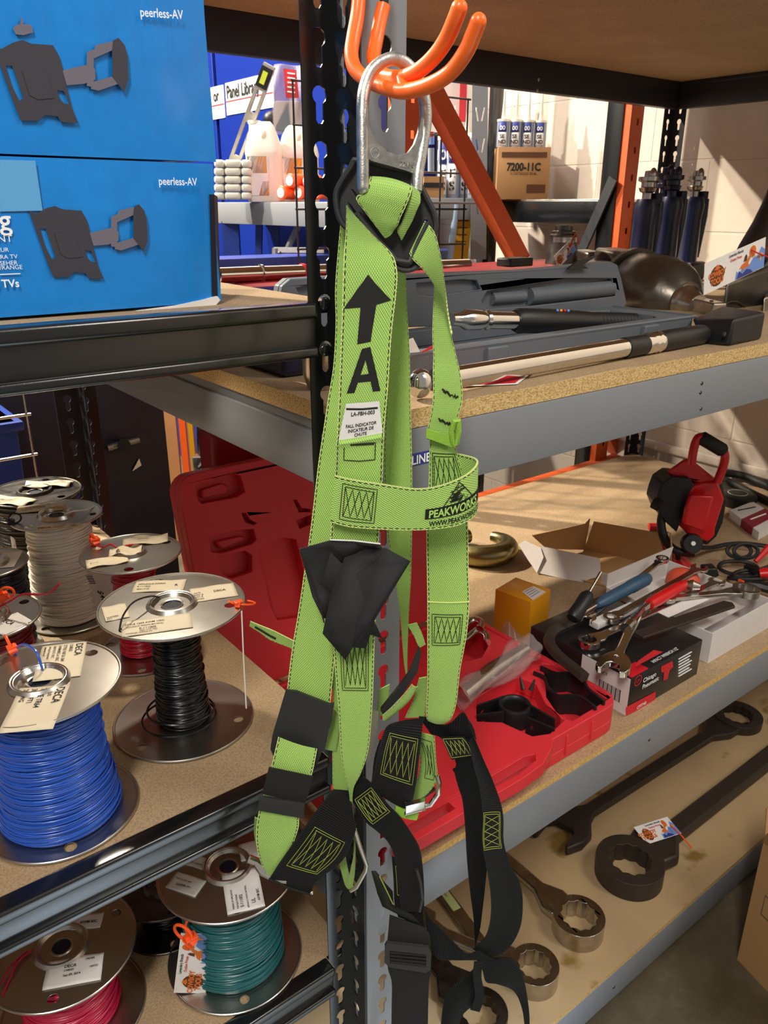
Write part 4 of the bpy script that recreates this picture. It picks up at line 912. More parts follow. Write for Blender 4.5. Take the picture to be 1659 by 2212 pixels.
# E black behind
cE = hubxy(75, 1062, ZS+.15)
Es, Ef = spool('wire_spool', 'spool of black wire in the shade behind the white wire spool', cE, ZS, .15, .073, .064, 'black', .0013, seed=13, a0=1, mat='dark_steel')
s_at(Ef, cE, ZS+.15, 105, 1050, .075, .030, aR+.1, [('AWM 1569', .006, .03, .01)], crumple=.003); s_at(Ef, cE, ZS+.15, 22, 1085, .075, .034, aR-.25, [('SPOOL NO 12', .0045, .01, .02), ('VOLTS 600', .0045, .01, .012)], crumple=.002)
# F navy at left
cF = hubxy(-28, 1218, ZS+.135)
Fs, Ff = spool('wire_spool', 'spool of dark navy wire cut by the left edge of the picture', cF, ZS, .135, .052, .043, 'navy', .0012, seed=17)
s_at(Ff, cF, ZS+.135, -6, 1212, .055, .055, aR+.2, [], 'white_paper')
# G dark red at left
cG = hubxy(-30, 1335, ZS+.125)
Gs, Gf = spool('wire_spool', 'spool of dark red wire behind the blue wire spool', cG, ZS, .125, .062, .045, 'dred', .0012, seed=19)
s_at(Gf, cG, ZS+.125, 15, 1350, .045, .035, aR+PI+.9+PI/2*0, [], 'white_paper'); s_at(Gf, cG, ZS+.125, 14, 1352, .043, .033, aR-.6, [('DECA', .010, .004, .018), ('CABLES', .0045, .004, .012), ('STYLE', .0050, .004, .005)], 'white_paper')
wire_end(Gs, [oZ(-20, 1318, ZS+.13), oZ(20, 1300, ZS+.145), oZ(50, 1284, ZS+.155), oZ(90, 1285, ZS+.16), oZ(110, 1278, ZS+.17), oZ(129, 1261, ZS+.18)], 'wire_red', .0014)
ziptie(Gs, oZ(5, 1290, ZS+.14), (.3, 1, .2), loop=.008, s=1.6)
# lower shelf
ZL = -.9205
hI = .150; cI = hubxy(492, 1872, ZL+hI); zI = ZL+hI
Is, If = spool('wire_spool', 'spool of dark green wire on the lower shelf', cI, ZL, hI, .0865, .056, 'green', .0013, prof=lambda f: .056+.006*(1-f), seed=23, slack=.5, a0=.2, hub=.030)
s_at(If, cI, zI, 402, 1912, .042, .026, aR-.35, [('TYPE TR-64 90C 300V', .0026, .004, .016), ('LL67095 FT1', .0042, .010, .008)], 'white_paper'); s_at(If, cI, zI, 525, 1925, .062, .044, aR+PI/2+.3, [('AWM 80C', .0045, .010, .004), ('UL', .0065, .008, .010), ('APPLIANCE WIRING MATERIAL', .0027, .003, .018), ('E-111002', .0055, .006, .024), ('FOR ELECTRONIC', .003, .005, .030), ('WIRING OF APPLIANCES', .003, .005, .035)], 'white_paper')
s_at(If, cI, zI, 420, 1862, .040, .018, aR-.35, [('ELECTRONIC', .003, .004, .011), ('MECHANICAL DAMAGE', .003, .004, .005)], 'white_paper'); s_at(If, cI, zI, 560, 1835, .05, .03, aR+.3, [], 'white_paper')
zt_ = ziptie(Is, oZ(412, 2030, zI-.02), (.9, .5, .1), loop=.012, s=1.7)
hH = .105; cH = hubxy(133, 2045, ZL+hH); zH = ZL+hH
Hs, Hf = spool('wire_spool', 'spool of pink red wire at the front of the lower shelf', cH, ZL, hH, .085, .053, 'pink', .0013, prof=lambda f: .050+.004*(1-f), seed=29, a0=.1, hub=.031)
s_at(Hf, cH, zH, 160, 2100, .062, .036, aR+.22, [('DECA', .0055, .020, .023), ('CABLES', .0036, .020, .0185), ('ORDER', .0036, .042, .029), ('Sep 09, 2014', .0040, .020, .012), ('169731', .0036, .048, .018)], 'white_paper', .0008); s_at(Hf, cH, zH, 190, 1992, .034, .022, aR+.1, [('AWM 80C', .0052, .008, .008)], 'white_paper')
wire_end(Hs, [oZ(70, 2052, zH+.003), oZ(40, 2075, zH+.006), oZ(20, 2115, zH+.004), oZ(5, 2150, zH+.002)], 'wire_pink'); wire_end(Hs, [oZ(60, 2055, zH+.003), oZ(25, 2085, zH+.006), oZ(3, 2125, zH+.004)], 'wire_pink')
cJ = hubxy(352, 1905, ZL+.06)
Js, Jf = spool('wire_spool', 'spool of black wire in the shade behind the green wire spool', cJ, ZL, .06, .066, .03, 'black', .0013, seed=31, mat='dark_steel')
# hole lights need nothing; tags
def cowboy_tag(p0, ux, uy, w_, h_, label, tie, tie_mat='red_card', detail=True):
    """white swing tag: p0 = lower left corner, ux along its length, uy up its width"""
    ux, uy = V(ux).normalized(), V(uy); uy = (uy-ux*uy.dot(ux)).normalized(); n = ux.cross(uy)
    t = thing('price_tag', label, 'tag', p0, 'white swing tags of the tool shop'); T_ = lambda x, y, z=0: V(p0)+ux*x*w_+uy*y*h_+n*z
    part(t, 'card', B().hexa([T_(0, 0, -.0004), T_(1, 0, -.0004), T_(1, 1, -.0004), T_(0, 1, -.0004)], [T_(0, 0, .0), T_(1, 0, 0), T_(1, 1, 0), T_(0, 1, 0)]), 'white_paper')
    def pz(nm, pts, mat, z=.0003): return part(t, nm, B().plate3([T_(x, y, z) for x, y in pts], .0002, n), mat)
    lg = pz('printed_logo', [(.20+.115*math.cos(a*PI/8), .44+.33*math.sin(a*PI/8)) for a in range(16)], 'ink_brown')
    pz('printed_picture', [(.50, .02), (.995, .02), (.995, .62), (.93, .75), (.86, .45), (.80, .5), (.72, .28), (.63, .36), (.56, .16), (.52, .3)], 'ink_sky')
    pz('printed_picture', [(.52, .02), (.80, .02), (.76, .14), (.69, .22), (.62, .12), (.56, .26)], 'ink_blue', .0005)
    pz('printed_picture', [(.78+.055*math.cos(a*PI/8), .72+.19*math.sin(a*PI/8)) for a in range(16)], 'ink_orange', .0005)
    pz('printed_picture', [(.56, .30), (.60, .42), (.67, .48), (.72, .62), (.75, .56), (.71, .40), (.74, .26), (.68, .3), (.63, .22), (.60, .32)], 'ink_orange', .0006)
    pz('printed_picture', [(.63, .50), (.65, .66), (.67, .72), (.69, .64), (.68, .5)], 'ink_brown', .0007)
    pz('printed_picture', [(.88, .48), (.94, .56), (.97, .46), (.93, .40), (.93, .3), (.91, .3), (.91, .42)], 'amber', .0007)
    def tx(s_, sz, x, y, mat, bold=.02, xs=.9, z=.0008):
        part(t, 'printing', text_bm(s_, sz*h_, lambda X, Y, Z: T_(x, y, z)+ux*X+uy*Y, 0, bold, xs=xs, align='CENTER'), mat)
    tx('COWBOY', .235, .20, .43, 'ink_orange', .05); tx('TOOLS', .25, .20, .20, 'ink_orange', .05)
    pz('printed_picture', [(.14, .66), (.17, .70), (.18, .78), (.22, .78), (.23, .70), (.26, .66), (.20, .62)], 'ink_orange', .0006)
    tx('Legendary Brands', .13, .50, .84, 'ink'); tx('Outlaw Prices', .13, .50, .68, 'ink_red')
    part(t, 'tie', B().tube(catmull([V(q) for q in tie], 5), .0013 if tie_mat == 'red_card' else .0016, 8), tie_mat, 'red tie' if tie_mat == 'red_card' else 'orange tie')
    return t
a_, c_, d_ = P(462, 2018, .705), P(444, 2146, .703), P(380, 2130, .699)
b_ = P(404, 2010, .701)
cowboy_tag(d_, b_-d_, d_-c_, (b_-d_).length, (c_-d_).length, 'white tag hanging on an orange tie from the green wire spool', [P(412, 2010, .703), P(408, 2022, .702), P(404, 2035, .701)], 'orange') if False else cowboy_tag(c_, a_-c_, d_-c_, (a_-c_).length, (d_-c_).length, 'white tag hanging on an orange tie from the green wire spool', [P(406, 1985, .706), P(400, 2005, .703), P(408, 2028, .699), P(404, 2050, .699)], 'orange')
# side-on tag at the left and price card under the red spool
t = thing('price_tag', 'white tag with picture seen edge-on beside the white wire spool', 'tag', P(40, 1250, 1.12), 'white swing tags of the tool shop')
b = B().hexa([P(22, 1160, 1.10), P(30, 1168, 1.13), P(50, 1298, 1.13), P(44, 1285, 1.10)], [P(24, 1158, 1.10), P(33, 1166, 1.13), P(53, 1296, 1.13), P(47, 1283, 1.10)]); part(t, 'card', b, 'white_paper')
part(t, 'printed_picture', B().plate3([P(36, 1200, 1.128), P(41, 1205, 1.128), P(50, 1270, 1.128), P(45, 1262, 1.128)], .0004, -HD), 'ink_orange')
part(t, 'tie', B().tube(catmull([P(29, 1178, 1.11), P(15, 1205, 1.09), P(-8, 1232, 1.08)], 5), .0015, 6), 'black_plastic', 'black tie')
t = thing('price_card', 'pink white price card reading $40 hanging under the red wire spool', 'tag', P(220, 1270, 1.0))
q = [P(165, 1228, 1.05), P(236, 1240, 1.03), P(262, 1330, 1.03), P(210, 1322, 1.05)]
part(t, 'card', B().plate3(q, .0005, -HD), 'white_paper'); ux = (q[1]-q[0]).normalized(); uy = (q[0]-q[3]).normalized(); nn = ux.cross(uy)
part(t, 'printing', text_bm('$40', .013, lambda X, Y, Z: P(212, 1272, 1.035)+(uy*-1*X+ux*Y)-HD*.004, 0, .02), 'ink')
b = B()
for k in range(8): o_ = P(186, 1240, 1.036)-HD*.003+(uy*-1)*(.0012*k*1.6); b.plate3([o_, o_+ux*.010, o_+ux*.010-uy*(.0006+.0006*(k % 2)), o_-uy*(.0006+.0006*(k % 2))], .0002, -HD)
part(t, 'barcode', b, 'ink')
# ================================================================ helpers for tools
def bev(o, wdt, seg=3, ang=35):
    m = o.modifiers.new('rounded_edges', 'BEVEL'); m.width = wdt; m.segments = seg; m.limit_method = 'ANGLE'; m.angle_limit = math.radians(ang); return o
def star(cx, cy, r, n=12, d=.10):
    return [(cx+(r*(1 if k % 2 else 1-d))*math.cos(PI*k/n), cy+(r*(1 if k % 2 else 1-d))*math.sin(PI*k/n)) for k in range(2*n)]
def frame_on(p0, p1):
    u = (p1-p0); L = u.length; u.normalize(); v = UP.cross(u); 
    if v.length < 1e-4: v = V((0, 1, 0))
    v.normalize(); n = u.cross(v); return u, v, n, L
def wrench(name, label, pr, pe, R, rin, h, wd, mat, cat='wrench', th=None, end='open', er=None, group=None, points=12, z_lift=0, bv=.003, flare=1.6):
    """combination wrench: ring centred on pr (bottom), handle to pe"""
    pr, pe = V(pr), V(pe); u, v, n, L = frame_on(pr, pe); th = th or h*.5
    t = thing(name, label, cat, pr, group)
    b = B().prism(circ(0, 0, R, 40), [star(0, 0, rin, points)], pr, u, v, h); bev(part(t, 'ring_end', b, mat, smooth=25), bv)
    er = er or R*.9; z0 = pr+n*(h-th)*.5
    out = [(R*.72, -R*.62), (R*1.35, -wd*flare*.55), (R*2.1, -wd*.5), (L-er*1.5, -wd*.5), (L-er*.7, -er*.6), (L-er*.7, er*.6), (L-er*1.5, wd*.5), (R*2.1, wd*.5), (R*1.35, wd*flare*.55), (R*.72, R*.62)]
    bev(part(t, 'handle', B().prism(out, [], z0, u, v, th), mat, smooth=25), min(bv, th*.3))
    if end == 'open':
        g = er*.52
        jaw = [(L-er*.9, -er*.7), (L-er*.3, -er), (L+er*.35, -er*.95), (L+er*.9, -g*1.25), (L+er*.8, -g), (L+er*.1, -g), (L-er*.15, -g*.6), (L-er*.15, g*.6), (L+er*.1, g), (L+er*.8, g), (L+er*.9, g*1.25), (L+er*.35, er*.95), (L-er*.3, er), (L-er*.9, er*.7)]
        ang = math.radians(15); jaw = [(L+(x-L)*math.cos(ang)-y*math.sin(ang), (x-L)*math.sin(ang)+y*math.cos(ang)) for x, y in jaw]
        bev(part(t, 'open_end', B().prism(jaw, [], z0-n*th*.1, u, v, th*1.2), mat, smooth=25), min(bv, th*.3))
    elif end == 'ring':
        bev(part(t, 'ring_end', B().prism(circ(L, 0, er, 40), [star(L, 0, er*.62, points)], pr+n*(h-th)*.3, u, v, th*1.4), mat, smooth=25), bv)
    return t
def turned(t, nm, p0, p1, prof, mat, seg=32, label=None):
    """prof: (fraction along, radius)"""
    p0, p1 = V(p0), V(p1); d = p1-p0
    return part(t, nm, B().lathe([(r, f*d.length) for f, r in prof], p0, d, seg=seg), mat, label, smooth=35)
def pocketed(par, nm, x0, x1, y0, y1, zb, zt, pockets, mat, r=.02, floor=-.02, label=None):
    def rr(a, c, d, e, r, n=5):
        o = []
        for cx, cy, s in ((d-r, c+r, -90), (d-r, e-r, 0), (a+r, e-r, 90), (a+r, c+r, 180)):
            o += [(cx+r*math.cos(math.radians(s+90*k/n)), cy+r*math.sin(math.radians(s+90*k/n))) for k in range(n+1)]
        return o
    b = B(); out = rr(x0, y0, x1, y1, r)
    b.prism(out, pockets, (0, 0, zt+floor), (1, 0, 0), (0, 1, 0), -floor)
    b.prism(out, [], (0, 0, zb), (1, 0, 0), (0, 1, 0), zt+floor-zb-.0003)
    o = part(par, nm, b, mat, label, smooth=30); bev(o, .002, 2, 40); return o
SM, SL, SB = -.1905, -.7935, -1.3775
# ================================================================ lower shelf: red puller case
rc = thing('tool_case', 'open red moulded tool case with black clamps, lid leaning back', 'tool case', (.72, .8, SL))
zt = -.742; pz = lambda L_, z=zt: [(oZ(a, c, z).x, oZ(a, c, z).y) for a, c in L_]
p1 = pz([(1028, 1508), (1060, 1488), (1120, 1462), (1158, 1478), (1178, 1520), (1222, 1552), (1200, 1592), (1150, 1590), (1085, 1560), (1030, 1558)])
p2 = pz([(1172, 1432), (1200, 1432), (1262, 1462), (1312, 1510), (1240, 1560), (1212, 1552), (1180, 1505), (1178, 1470)])
p3 = pz([(1000, 1305), (1040, 1330), (1060, 1385), (1040, 1420), (960, 1440), (930, 1400), (940, 1340)])
p4 = pz([(1010, 1700), (1110, 1628), (1165, 1618), (1170, 1642), (1060, 1712), (1025, 1722)])
p5 = pz([(895, 1700), (985, 1640), (1020, 1650), (930, 1725)])
p1, p2, p3, p4, p5 = [[(min(.955, max(.482, a)), min(.984, max(.629, c))) for a, c in L_] for L_ in (p1, p2, p3, p4, p5)]
pocketed(rc, 'tray', .470, .968, .617, .995, SL, zt, [p1, p2, p3], 'red_plastic', .035, -.030)
part(rc, 'rim', B().tube([V((.49, .985, zt)), V((.95, .985, zt)), V((.958, .96, zt)), V((.958, .64, zt))], .004, 8), 'red_plastic')
hb_ = B().prism([(.478, .618), (.478, .586), (.70, .584), (.745, .588), (.785, .606), (.80, .618)], [[(.615, .598), (.70, .594), (.742, .600), (.752, .610), (.735, .615), (.62, .613)], [(.50, .598), (.585, .598), (.585, .613), (.50, .613)]], (0, 0, zt-.020), (1, 0, 0), (0, 1, 0), .0205)
bev(part(rc, 'handle', hb_, 'red_plastic', smooth=30), .003)
for x in (.83, .89): part(rc, 'side_rib', B().box((x, .6145, SL+.008), (x+.004, .620, zt-.008), .001), 'red_plastic')
# lid, hinged at the back edge and leaning
lw0, lw1 = oY(382, 1050, 1.085).x, .985
h0, h1 = V((0, 1.000, zt+.004)), V((0, 1.085, oY(420, 1022, 1.085).z)); ld = (h1-h0); LH = ld.length; ld.normalize(); ln = V((1, 0, 0)).cross(ld)
def lidp(x, s, off=0): return V((x, h0.y, h0.z)) + ld*s - ln*off*-1*-1
out = []
r_ = .03
for cx, cy, s in ((lw1-r_, r_, -90), (lw1-r_, LH-r_, 0), (lw0+r_, LH-r_, 90), (lw0+r_, r_, 180)):
    out += [(cx+r_*math.cos(math.radians(s+18*k)), cy+r_*math.sin(math.radians(s+18*k))) for k in range(6)]
lo_ = V((0, h0.y, h0.z))
def on_lid(px, py): p = hit(px, py, lo_, ln); return (p.x, (p-lo_).dot(ld))
frontn = ln if ln.dot(V((0, -1, 0))) > 0 else -ln
sgn = .042 if V((1, 0, 0)).cross(ld).dot(frontn) < 0 else -.042
holes = [[on_lid(*q) for q in L_] for L_ in (
    [(422, 1048), (505, 1022), (520, 1028), (530, 1062), (510, 1074), (436, 1088), (428, 1080)],
    [(452, 1160), (520, 1145), (548, 1143), (554, 1165), (545, 1175), (478, 1195), (456, 1192)],
    [(560, 1190), (610, 1162), (640, 1165), (660, 1250), (668, 1330), (600, 1340), (585, 1310)],
    [(640, 1125), (672, 1112), (672, 1132), (648, 1142)],
    [(522, 1108), (532, 1108), (540, 1122), (555, 1130), (548, 1134), (530, 1128)],
    [(590, 1240), (545, 1205), (500, 1215), (510, 1260), (560, 1290)] if False else [(470, 1205), (530, 1190), (545, 1200), (545, 1235), (500, 1250), (480, 1240)],
    [(634, 1080), (642, 1080), (652, 1098), (672, 1100), (672, 1106), (646, 1106)])]
b = B().prism(out, holes, lo_, (1, 0, 0), ld, sgn*.45)
b.prism(out, [], lo_+(V((1, 0, 0)).cross(ld)).normalized()*sgn*.46, (1, 0, 0), ld, sgn*.5)
lid = part(rc, 'lid', b, 'red_plastic', smooth=30); bev(lid, .0035, 3, 40)
for L_ in ([(440, 1060), (490, 1044), (500, 1050), (500, 1066), (442, 1078)], [(470, 1172), (530, 1158), (540, 1165), (482, 1188)]):
    q = [on_lid(*a) for a in L_]; o = part(lid, 'moulded_bump', B().prism(q, [], lo_+(V((1, 0, 0)).cross(ld)).normalized()*sgn*.25, (1, 0, 0), ld, sgn*.22), 'red_plastic'); bev(o, .004)
# the maroon case standing behind the lid
t = thing('tool_case', 'second red case standing behind the open red tool case lid', 'tool case', (.62, 1.28, SL)); bev(part(t, 'shell', B().box((.56, 1.2, SL), (.86, 1.26, -.36)), 'dark_red'), .01)
# clamps
def band(path, z0, z1, th, mat, t, nm='band'):
    pts = catmull([V((*oZ(a, c, z1).xy, 0)) for a, c in path], 6); rs = []
    for i, p in enumerate(pts):
        d = (pts[min(i+1, len(pts)-1)]-pts[max(i-1, 0)]).normalized(); s = d.cross(UP)*th/2
        rs.append([p+s+UP*z0, p+s+UP*z1, p-s+UP*z1, p-s+UP*z0])
    return part(t, nm, B().rings(rs), mat, smooth=50)
ck = thing('ring_clamp', 'black ring clamp with two bolted ears in the red case, nearer the handle', 'clamp', oZ(1112, 1530, -.771), 'black clamps in the red case')
cc = oZ(1113, 1508, -.728); c2 = (cc.x, cc.y)
part(ck, 'collar', B().lathe([(.0275, -.770), (.0275, -.742), (.0255, -.738), (.022, -.738), (.019, -.741), (.0185, -.746), (.0185, -.770)], (c2[0], c2[1], 0), seg=40, closed=True), 'black_plastic')
for sgn_ in (1, -1):
    e0, e1 = oZ(1030, 1520 if sgn_ > 0 else 1540, -.735), oZ(1088, 1500 if sgn_ > 0 else 1533, -.735); d0, d1 = oZ(1140, 1515 if sgn_ > 0 else 1545, -.735), oZ(1200, 1550 if sgn_ > 0 else 1570, -.735)
    for a, c in ((e0, e1), (d0, d1)):
        u, v, n, L = frame_on(a, c); bb = B().prism([(0, 0), (L, 0), (L, .030), (0, .030)], [circ(.010, .015, .004, 12)], a-UP*.032, u, UP, .004); part(ck, 'ear', bb, 'black_plastic')
for pa in ((1124, 1462, 1130, 1490), (1155, 1468, 1146, 1492)):
    a, c = oZ(pa[0], pa[1], -.715), oZ(pa[2], pa[3], -.73); part(ck, 'spring_lip', B().tube([a, c], [.0014, .004], 8), 'black_plastic')
ck2 = thing('ring_clamp', 'black split clamp of two wavy bands at the corner of the red case', 'clamp', oZ(1230, 1510, -.771), 'black clamps in the red case')
band([(1168, 1438), (1200, 1452), (1232, 1452), (1258, 1466), (1272, 1487), (1306, 1514)], -.771, -.733, .004, 'black_plastic', ck2)
band([(1153, 1450), (1176, 1461), (1184, 1482), (1205, 1500), (1230, 1500), (1256, 1504), (1288, 1527)], -.771, -.735, .004, 'black_plastic', ck2)
# bright forged puller jaws in the far pocket
pj = thing('puller_jaw', 'bright forged puller jaws at the back of the red case', 'puller', oZ(1020, 1370, -.76), 'puller pieces in the red case')
part(pj, 'arm', B().tube(catmull([oZ(*q, -.735) for q in ((960, 1400), (1000, 1385), (1030, 1362), (1050, 1372), (1052, 1388))], 5), .0075, 10), 'chrome')
part(pj, 'arm', B().tube(catmull([oZ(*q, -.728) for q in ((950, 1380), (990, 1365), (1018, 1340), (1040, 1345), (1036, 1360))], 5), .0075, 10), 'chrome')
part(pj, 'pin', B().cyl(oZ(1000, 1332, -.73), oZ(1028, 1340, -.73), .005), 'chrome')
ph = thing('puller_screw', 'black handled puller screw lying in the front of the red case', 'puller', oZ(960, 1700, -.77), 'puller pieces in the red case')
turned(ph, 'handle', oZ(1010, 1660, -.752), oZ(905, 1735, -.752), [(0, .001), (0, .010), (.25, .012), (.3, .0095), (.7, .0095), (.75, .012), (1, .012), (1, .001)], 'black_plastic')
# clear bag with a bright bar inside
bg = thing('plastic_bag', 'crumpled clear plastic bag wrapped on a grey bar across the red case', 'bag', oZ(1060, 1480, -.742))
part(bg, 'bar', B().tube([oZ(1000, 1502, -.722), oZ(1060, 1452, -.715), oZ(1135, 1402, -.712)], [.013, .015, .011], 16), 'satin', 'grey metal bar')
def bagf(i, j):
    th = 2*PI*j; f = i; q0, q1 = oZ(990, 1508, -.719), oZ(1150, 1398, -.708); c_ = q0.lerp(q1, f); u, v, n, L = frame_on(q0, q1)
    r = .017+.006*math.sin(f*9+j*4)+.003*math.sin(j*30+f*14)+.006*(f > .6)*(f-.6)*4
    return c_+(v*math.cos(th)+n*math.sin(th))*r
b = B().grid(bagf, 24, 24)
tw = lambda L_: [P(x, y, d) for x, y, d in L_]
o = part(bg, 'sleeve', b, 'bag', smooth=80); 
def tail(i, j):
    a = oZ(1085, 1400, -.70); L0 = P(1083, 1320, 1.40); L1 = P(1110, 1310, 1.37); L2 = P(1152, 1308, 1.36); B0 = P(1085, 1395, 1.345); B1 = P(1120, 1400, 1.33); B2 = P(1158, 1415, 1.33)
    top = L0.lerp(L1, min(1, i*2)) if i < .5 else L1.lerp(L2, i*2-1); bot = B0.lerp(B1, min(1, i*2)) if i < .5 else B1.lerp(B2, i*2-1)
    return top.lerp(bot, j)-HD*.012*math.sin(i*PI*3)*(1-j*.5)
part(bg, 'open_end', B().grid(tail, 16, 10), 'bag', smooth=80)
# yellow carton
def carton(name, label, cx, cy, ang, sx, sy, z0, z1, mat, cat='box', group=None, bevel=.001):
    t = thing(name, label, cat, (cx, cy, z0), group); u = V((math.cos(ang), math.sin(ang), 0)); v = V((-math.sin(ang), math.cos(ang), 0))
    part(t, 'carton', B().obox(V((cx, cy, (z0+z1)/2)), (u, v, UP), (sx/2, sy/2, (z1-z0)/2), bevel), mat); return t, u, v
c0 = oZ(1145, 1302, -.700); cl = oZ(1072, 1272, -.700); crr = oZ(1188, 1274, -.700); ctr = (cl+crr)/2
angy = math.atan2((crr-c0).y, (crr-c0).x)
yb, u, v = carton('yellow_box', 'small yellow carton with a white label behind the red tool case', ctr.x, ctr.y, angy, (crr-c0).length, (cl-c0).length, SL, -.700, 'yellow_card')
lq = [oZ(1127, 1278, -.6995), oZ(1152, 1266, -.6995), oZ(1178, 1278, -.6995), oZ(1150, 1296, -.6995)]
wl_ = part(yb, 'white_label', B().plate3(lq, .0004, UP), 'white_paper', 'white label')
dn = (lq[2]-lq[3]); fn_ = dn.cross(UP).normalized()
q4 = [lq[3], lq[2], lq[2]-UP*.022, lq[3]-UP*.022]; q4 = [p_+fn_*.0012 for p_ in q4]; part(yb, 'white_label', B().plate3(q4, .0004, fn_), 'white_paper')
for k in range(4): 
    a, c = lq[0].lerp(lq[3], .15+.2*k), lq[1].lerp(lq[2], .15+.2*k); part(yb, 'printing', B().tube([a.lerp(c, .1)+UP*.0006, a.lerp(c, .8)+UP*.0006], .0005, 4), 'ink')
part(yb, 'barcode', B().plate3([q4[3].lerp(q4[0], .15)+fn_*.0006+(q4[2]-q4[3])*.1, q4[3].lerp(q4[0], .15)+fn_*.0006+(q4[2]-q4[3])*.9, q4[3].lerp(q4[0], .6)+fn_*.0006+(q4[2]-q4[3])*.9, q4[3].lerp(q4[0], .6)+fn_*.0006+(q4[2]-q4[3])*.1], .0003, fn_), 'ink_gray')
# black and red impact wrench carton
cp = thing('printed_carton', 'black red and white impact wrench carton under the pile of wrenches', 'box', (1.105, .738, SL))
X0, X1, Y0, Y1, Z1 = .999, 1.208, .626, .846, -.7215
part(cp, 'carton', B().box((X0, Y0, SL), (X1, Y1, Z1), .0012), 'black_card')
fp = lambda px, py: oY(px, py, Y0-.0006)
def onf(nm, L_, mat, dz=0): q = [oY(a, c, Y0-.0006-dz) for a, c in L_]; return part(cp, nm, B().plate3(q, .0003, (0, -1, 0)), mat)
onf('red_band', [(1352, 1528), (1416, 1494), (1415, 1516), (1352, 1546)], 'red_card'); onf('red_band', [(1372, 1440), (1432, 1408), (1412, 1404), (1378, 1428)], 'red_card')
def pt3(s_, sz, o, u, v, par, mat, bold=.01, xs=.9, al='LEFT'): return part(par, 'printing', text_bm(s_, sz, planar(o, u, v, .0008), 0, bold, xs=xs, align=al), mat)
o = fp(1388, 1475); pt3('Chicago', .0125, o, (1, 0, 0), (0, 0, 1), cp, 'ink_white'); pt3('Pneumatic', .0125, o+V((0, 0, -.0125)), (1, 0, 0), (0, 0, 1), cp, 'ink_white')
part(cp, 'printed_roundel', B().prism(circ(0, 0, .010, 24), [circ(0, 0, .0085, 24)], fp(1378, 1470), (1, 0, 0), (0, 0, 1), .0005), 'ink_red'); pt3('CP', .009, fp(1378, 1470)+V((-.0065, -.0003, -.003)), (1, 0, 0), (0, 0, 1), cp, 'ink_red')
pt3('CP7748', .009, fp(1374, 1532)+V((0, -.0004, 0)), (1, 0, 0), (0, 0, 1), cp, 'ink_white'); 
onf('printed_tool', [(1428, 1440), (1452, 1428), (1454, 1440), (1446, 1448), (1442, 1466), (1433, 1470), (1434, 1452), (1428, 1452)], 'ink_red')
b = B()
for k in range(7): a = fp(1466, 1424+k*6.2); b.tube([a, a+V((.040-.004*(k % 3), 0, .0))], .0009, 4)
part(cp, 'printed_lines', b, 'ink_white')
pt3('IMPACT WRENCH 1/2"', .010, V((X0+.07, Y0+.006, Z1+.0004)), (1, 0, 0), (0, 1, 0), cp, 'ink_white', xs=.75)
part(cp, 'red_band', B().box((X0+.004, Y0+.002, Z1), (X0+.05, Y0+.028, Z1+.0004)), 'red_card')
lf = lambda px, py: oX(px, py, X0-.0006)
part(cp, 'white_side', B().box((X0-.0006, Y0+.001, SL), (X0, Y1-.12, Z1-.001)), 'white_card', 'white label side')
b = B()
for k in range(16): b.box((X0-.0010, Y0+.016+k*.0028, SL+.018), (X0-.0006, Y0+.016+k*.0028+(.0008 if k % 3 else .0018), SL+.042))
part(cp, 'barcode', b, 'ink')
pt3('IMPACT', .008, V((X0-.0008, Y0+.070, SL+.055)), (0, -1, 0), (0, 0, 1), cp, 'ink')
# white carton tray with tools on it
wb = thing('white_carton', 'open white carton tray beneath the wrenches, beside the black carton', 'box', (1.36, .745, SL))
X0, X1, Y0, Y1, Z1 = 1.256, 1.476, .634, .872, -.7305; w_ = .0025
b = B(); b.box((X0, Y0, SL), (X1, Y0+w_, Z1)); b.box((X0, Y1-w_, SL), (X1, Y1, Z1)); b.box((X0, Y0+w_, SL), (X0+w_, Y1-w_, Z1)); b.box((X1-w_, Y0+w_, SL), (X1, Y1-w_, Z1)); b.box((X0+w_, Y0+w_, SL), (X1-w_, Y1-w_, SL+w_)); 
part(wb, 'carton', b, 'white_card')
b = B(); a = [V((X0, Y1, Z1)), V((X1, Y1, Z1)), V((X1+.01, Y1+.02, Z1+.03)), V((X0, Y1+.02, Z1+.03))]; b.plate3(a, .002, (0, 1, 0)); part(wb, 'back_flap', b, 'white_card')
part(wb, 'inner_flap', B().box((X0+.01, Y0+.03, Z1-.012), (X1-.05, Y1-.03, Z1-.010)), 'white_card')
b = B()
for k in range(5): b.box((X0-.0006, Y0+.16, SL+.046-.006*k), (X0, Y0+.20, SL+.048-.006*k))
part(wb, 'printing', b, 'ink')
# kraft carton lying open
kb = thing('open_carton', 'open cardboard carton with white outside and kraft inside behind the wrenches', 'box', oZ(1330, 1230, SL))
zq = SL+.003; zc_ = SL+.085
def plate_(pts, mat, nm='flap', th=.0025, lab=None): return part(kb, nm, B().plate3(pts, th), mat, lab)
Q = lambda x, y, z: oZ(x, y, z)
plate_([Q(1262, 1187, zq), Q(1445, 1222, zq), Q(1350, 1275, zq), Q(1225, 1245, zq)], 'kraft', 'carton_base')
plate_([Q(1262, 1187, zq), Q(1445, 1222, zq), Q(1420, 1150, zc_), Q(1283, 1126, zc_)], 'kraft', 'carton_wall')
plate_([Q(1262, 1187, zq), Q(1283, 1126, zc_), Q(1252, 1123, zc_-.01), Q(1164, 1168, zc_-.02), Q(1180, 1185, zq+.02)], 'kraft', 'carton_wall')
plate_([Q(1445, 1222, zq), Q(1420, 1150, zc_), Q(1432, 1180, zc_), Q(1450, 1222, zq+.03), Q(1400, 1262, zq+.02)], 'kraft', 'flap')
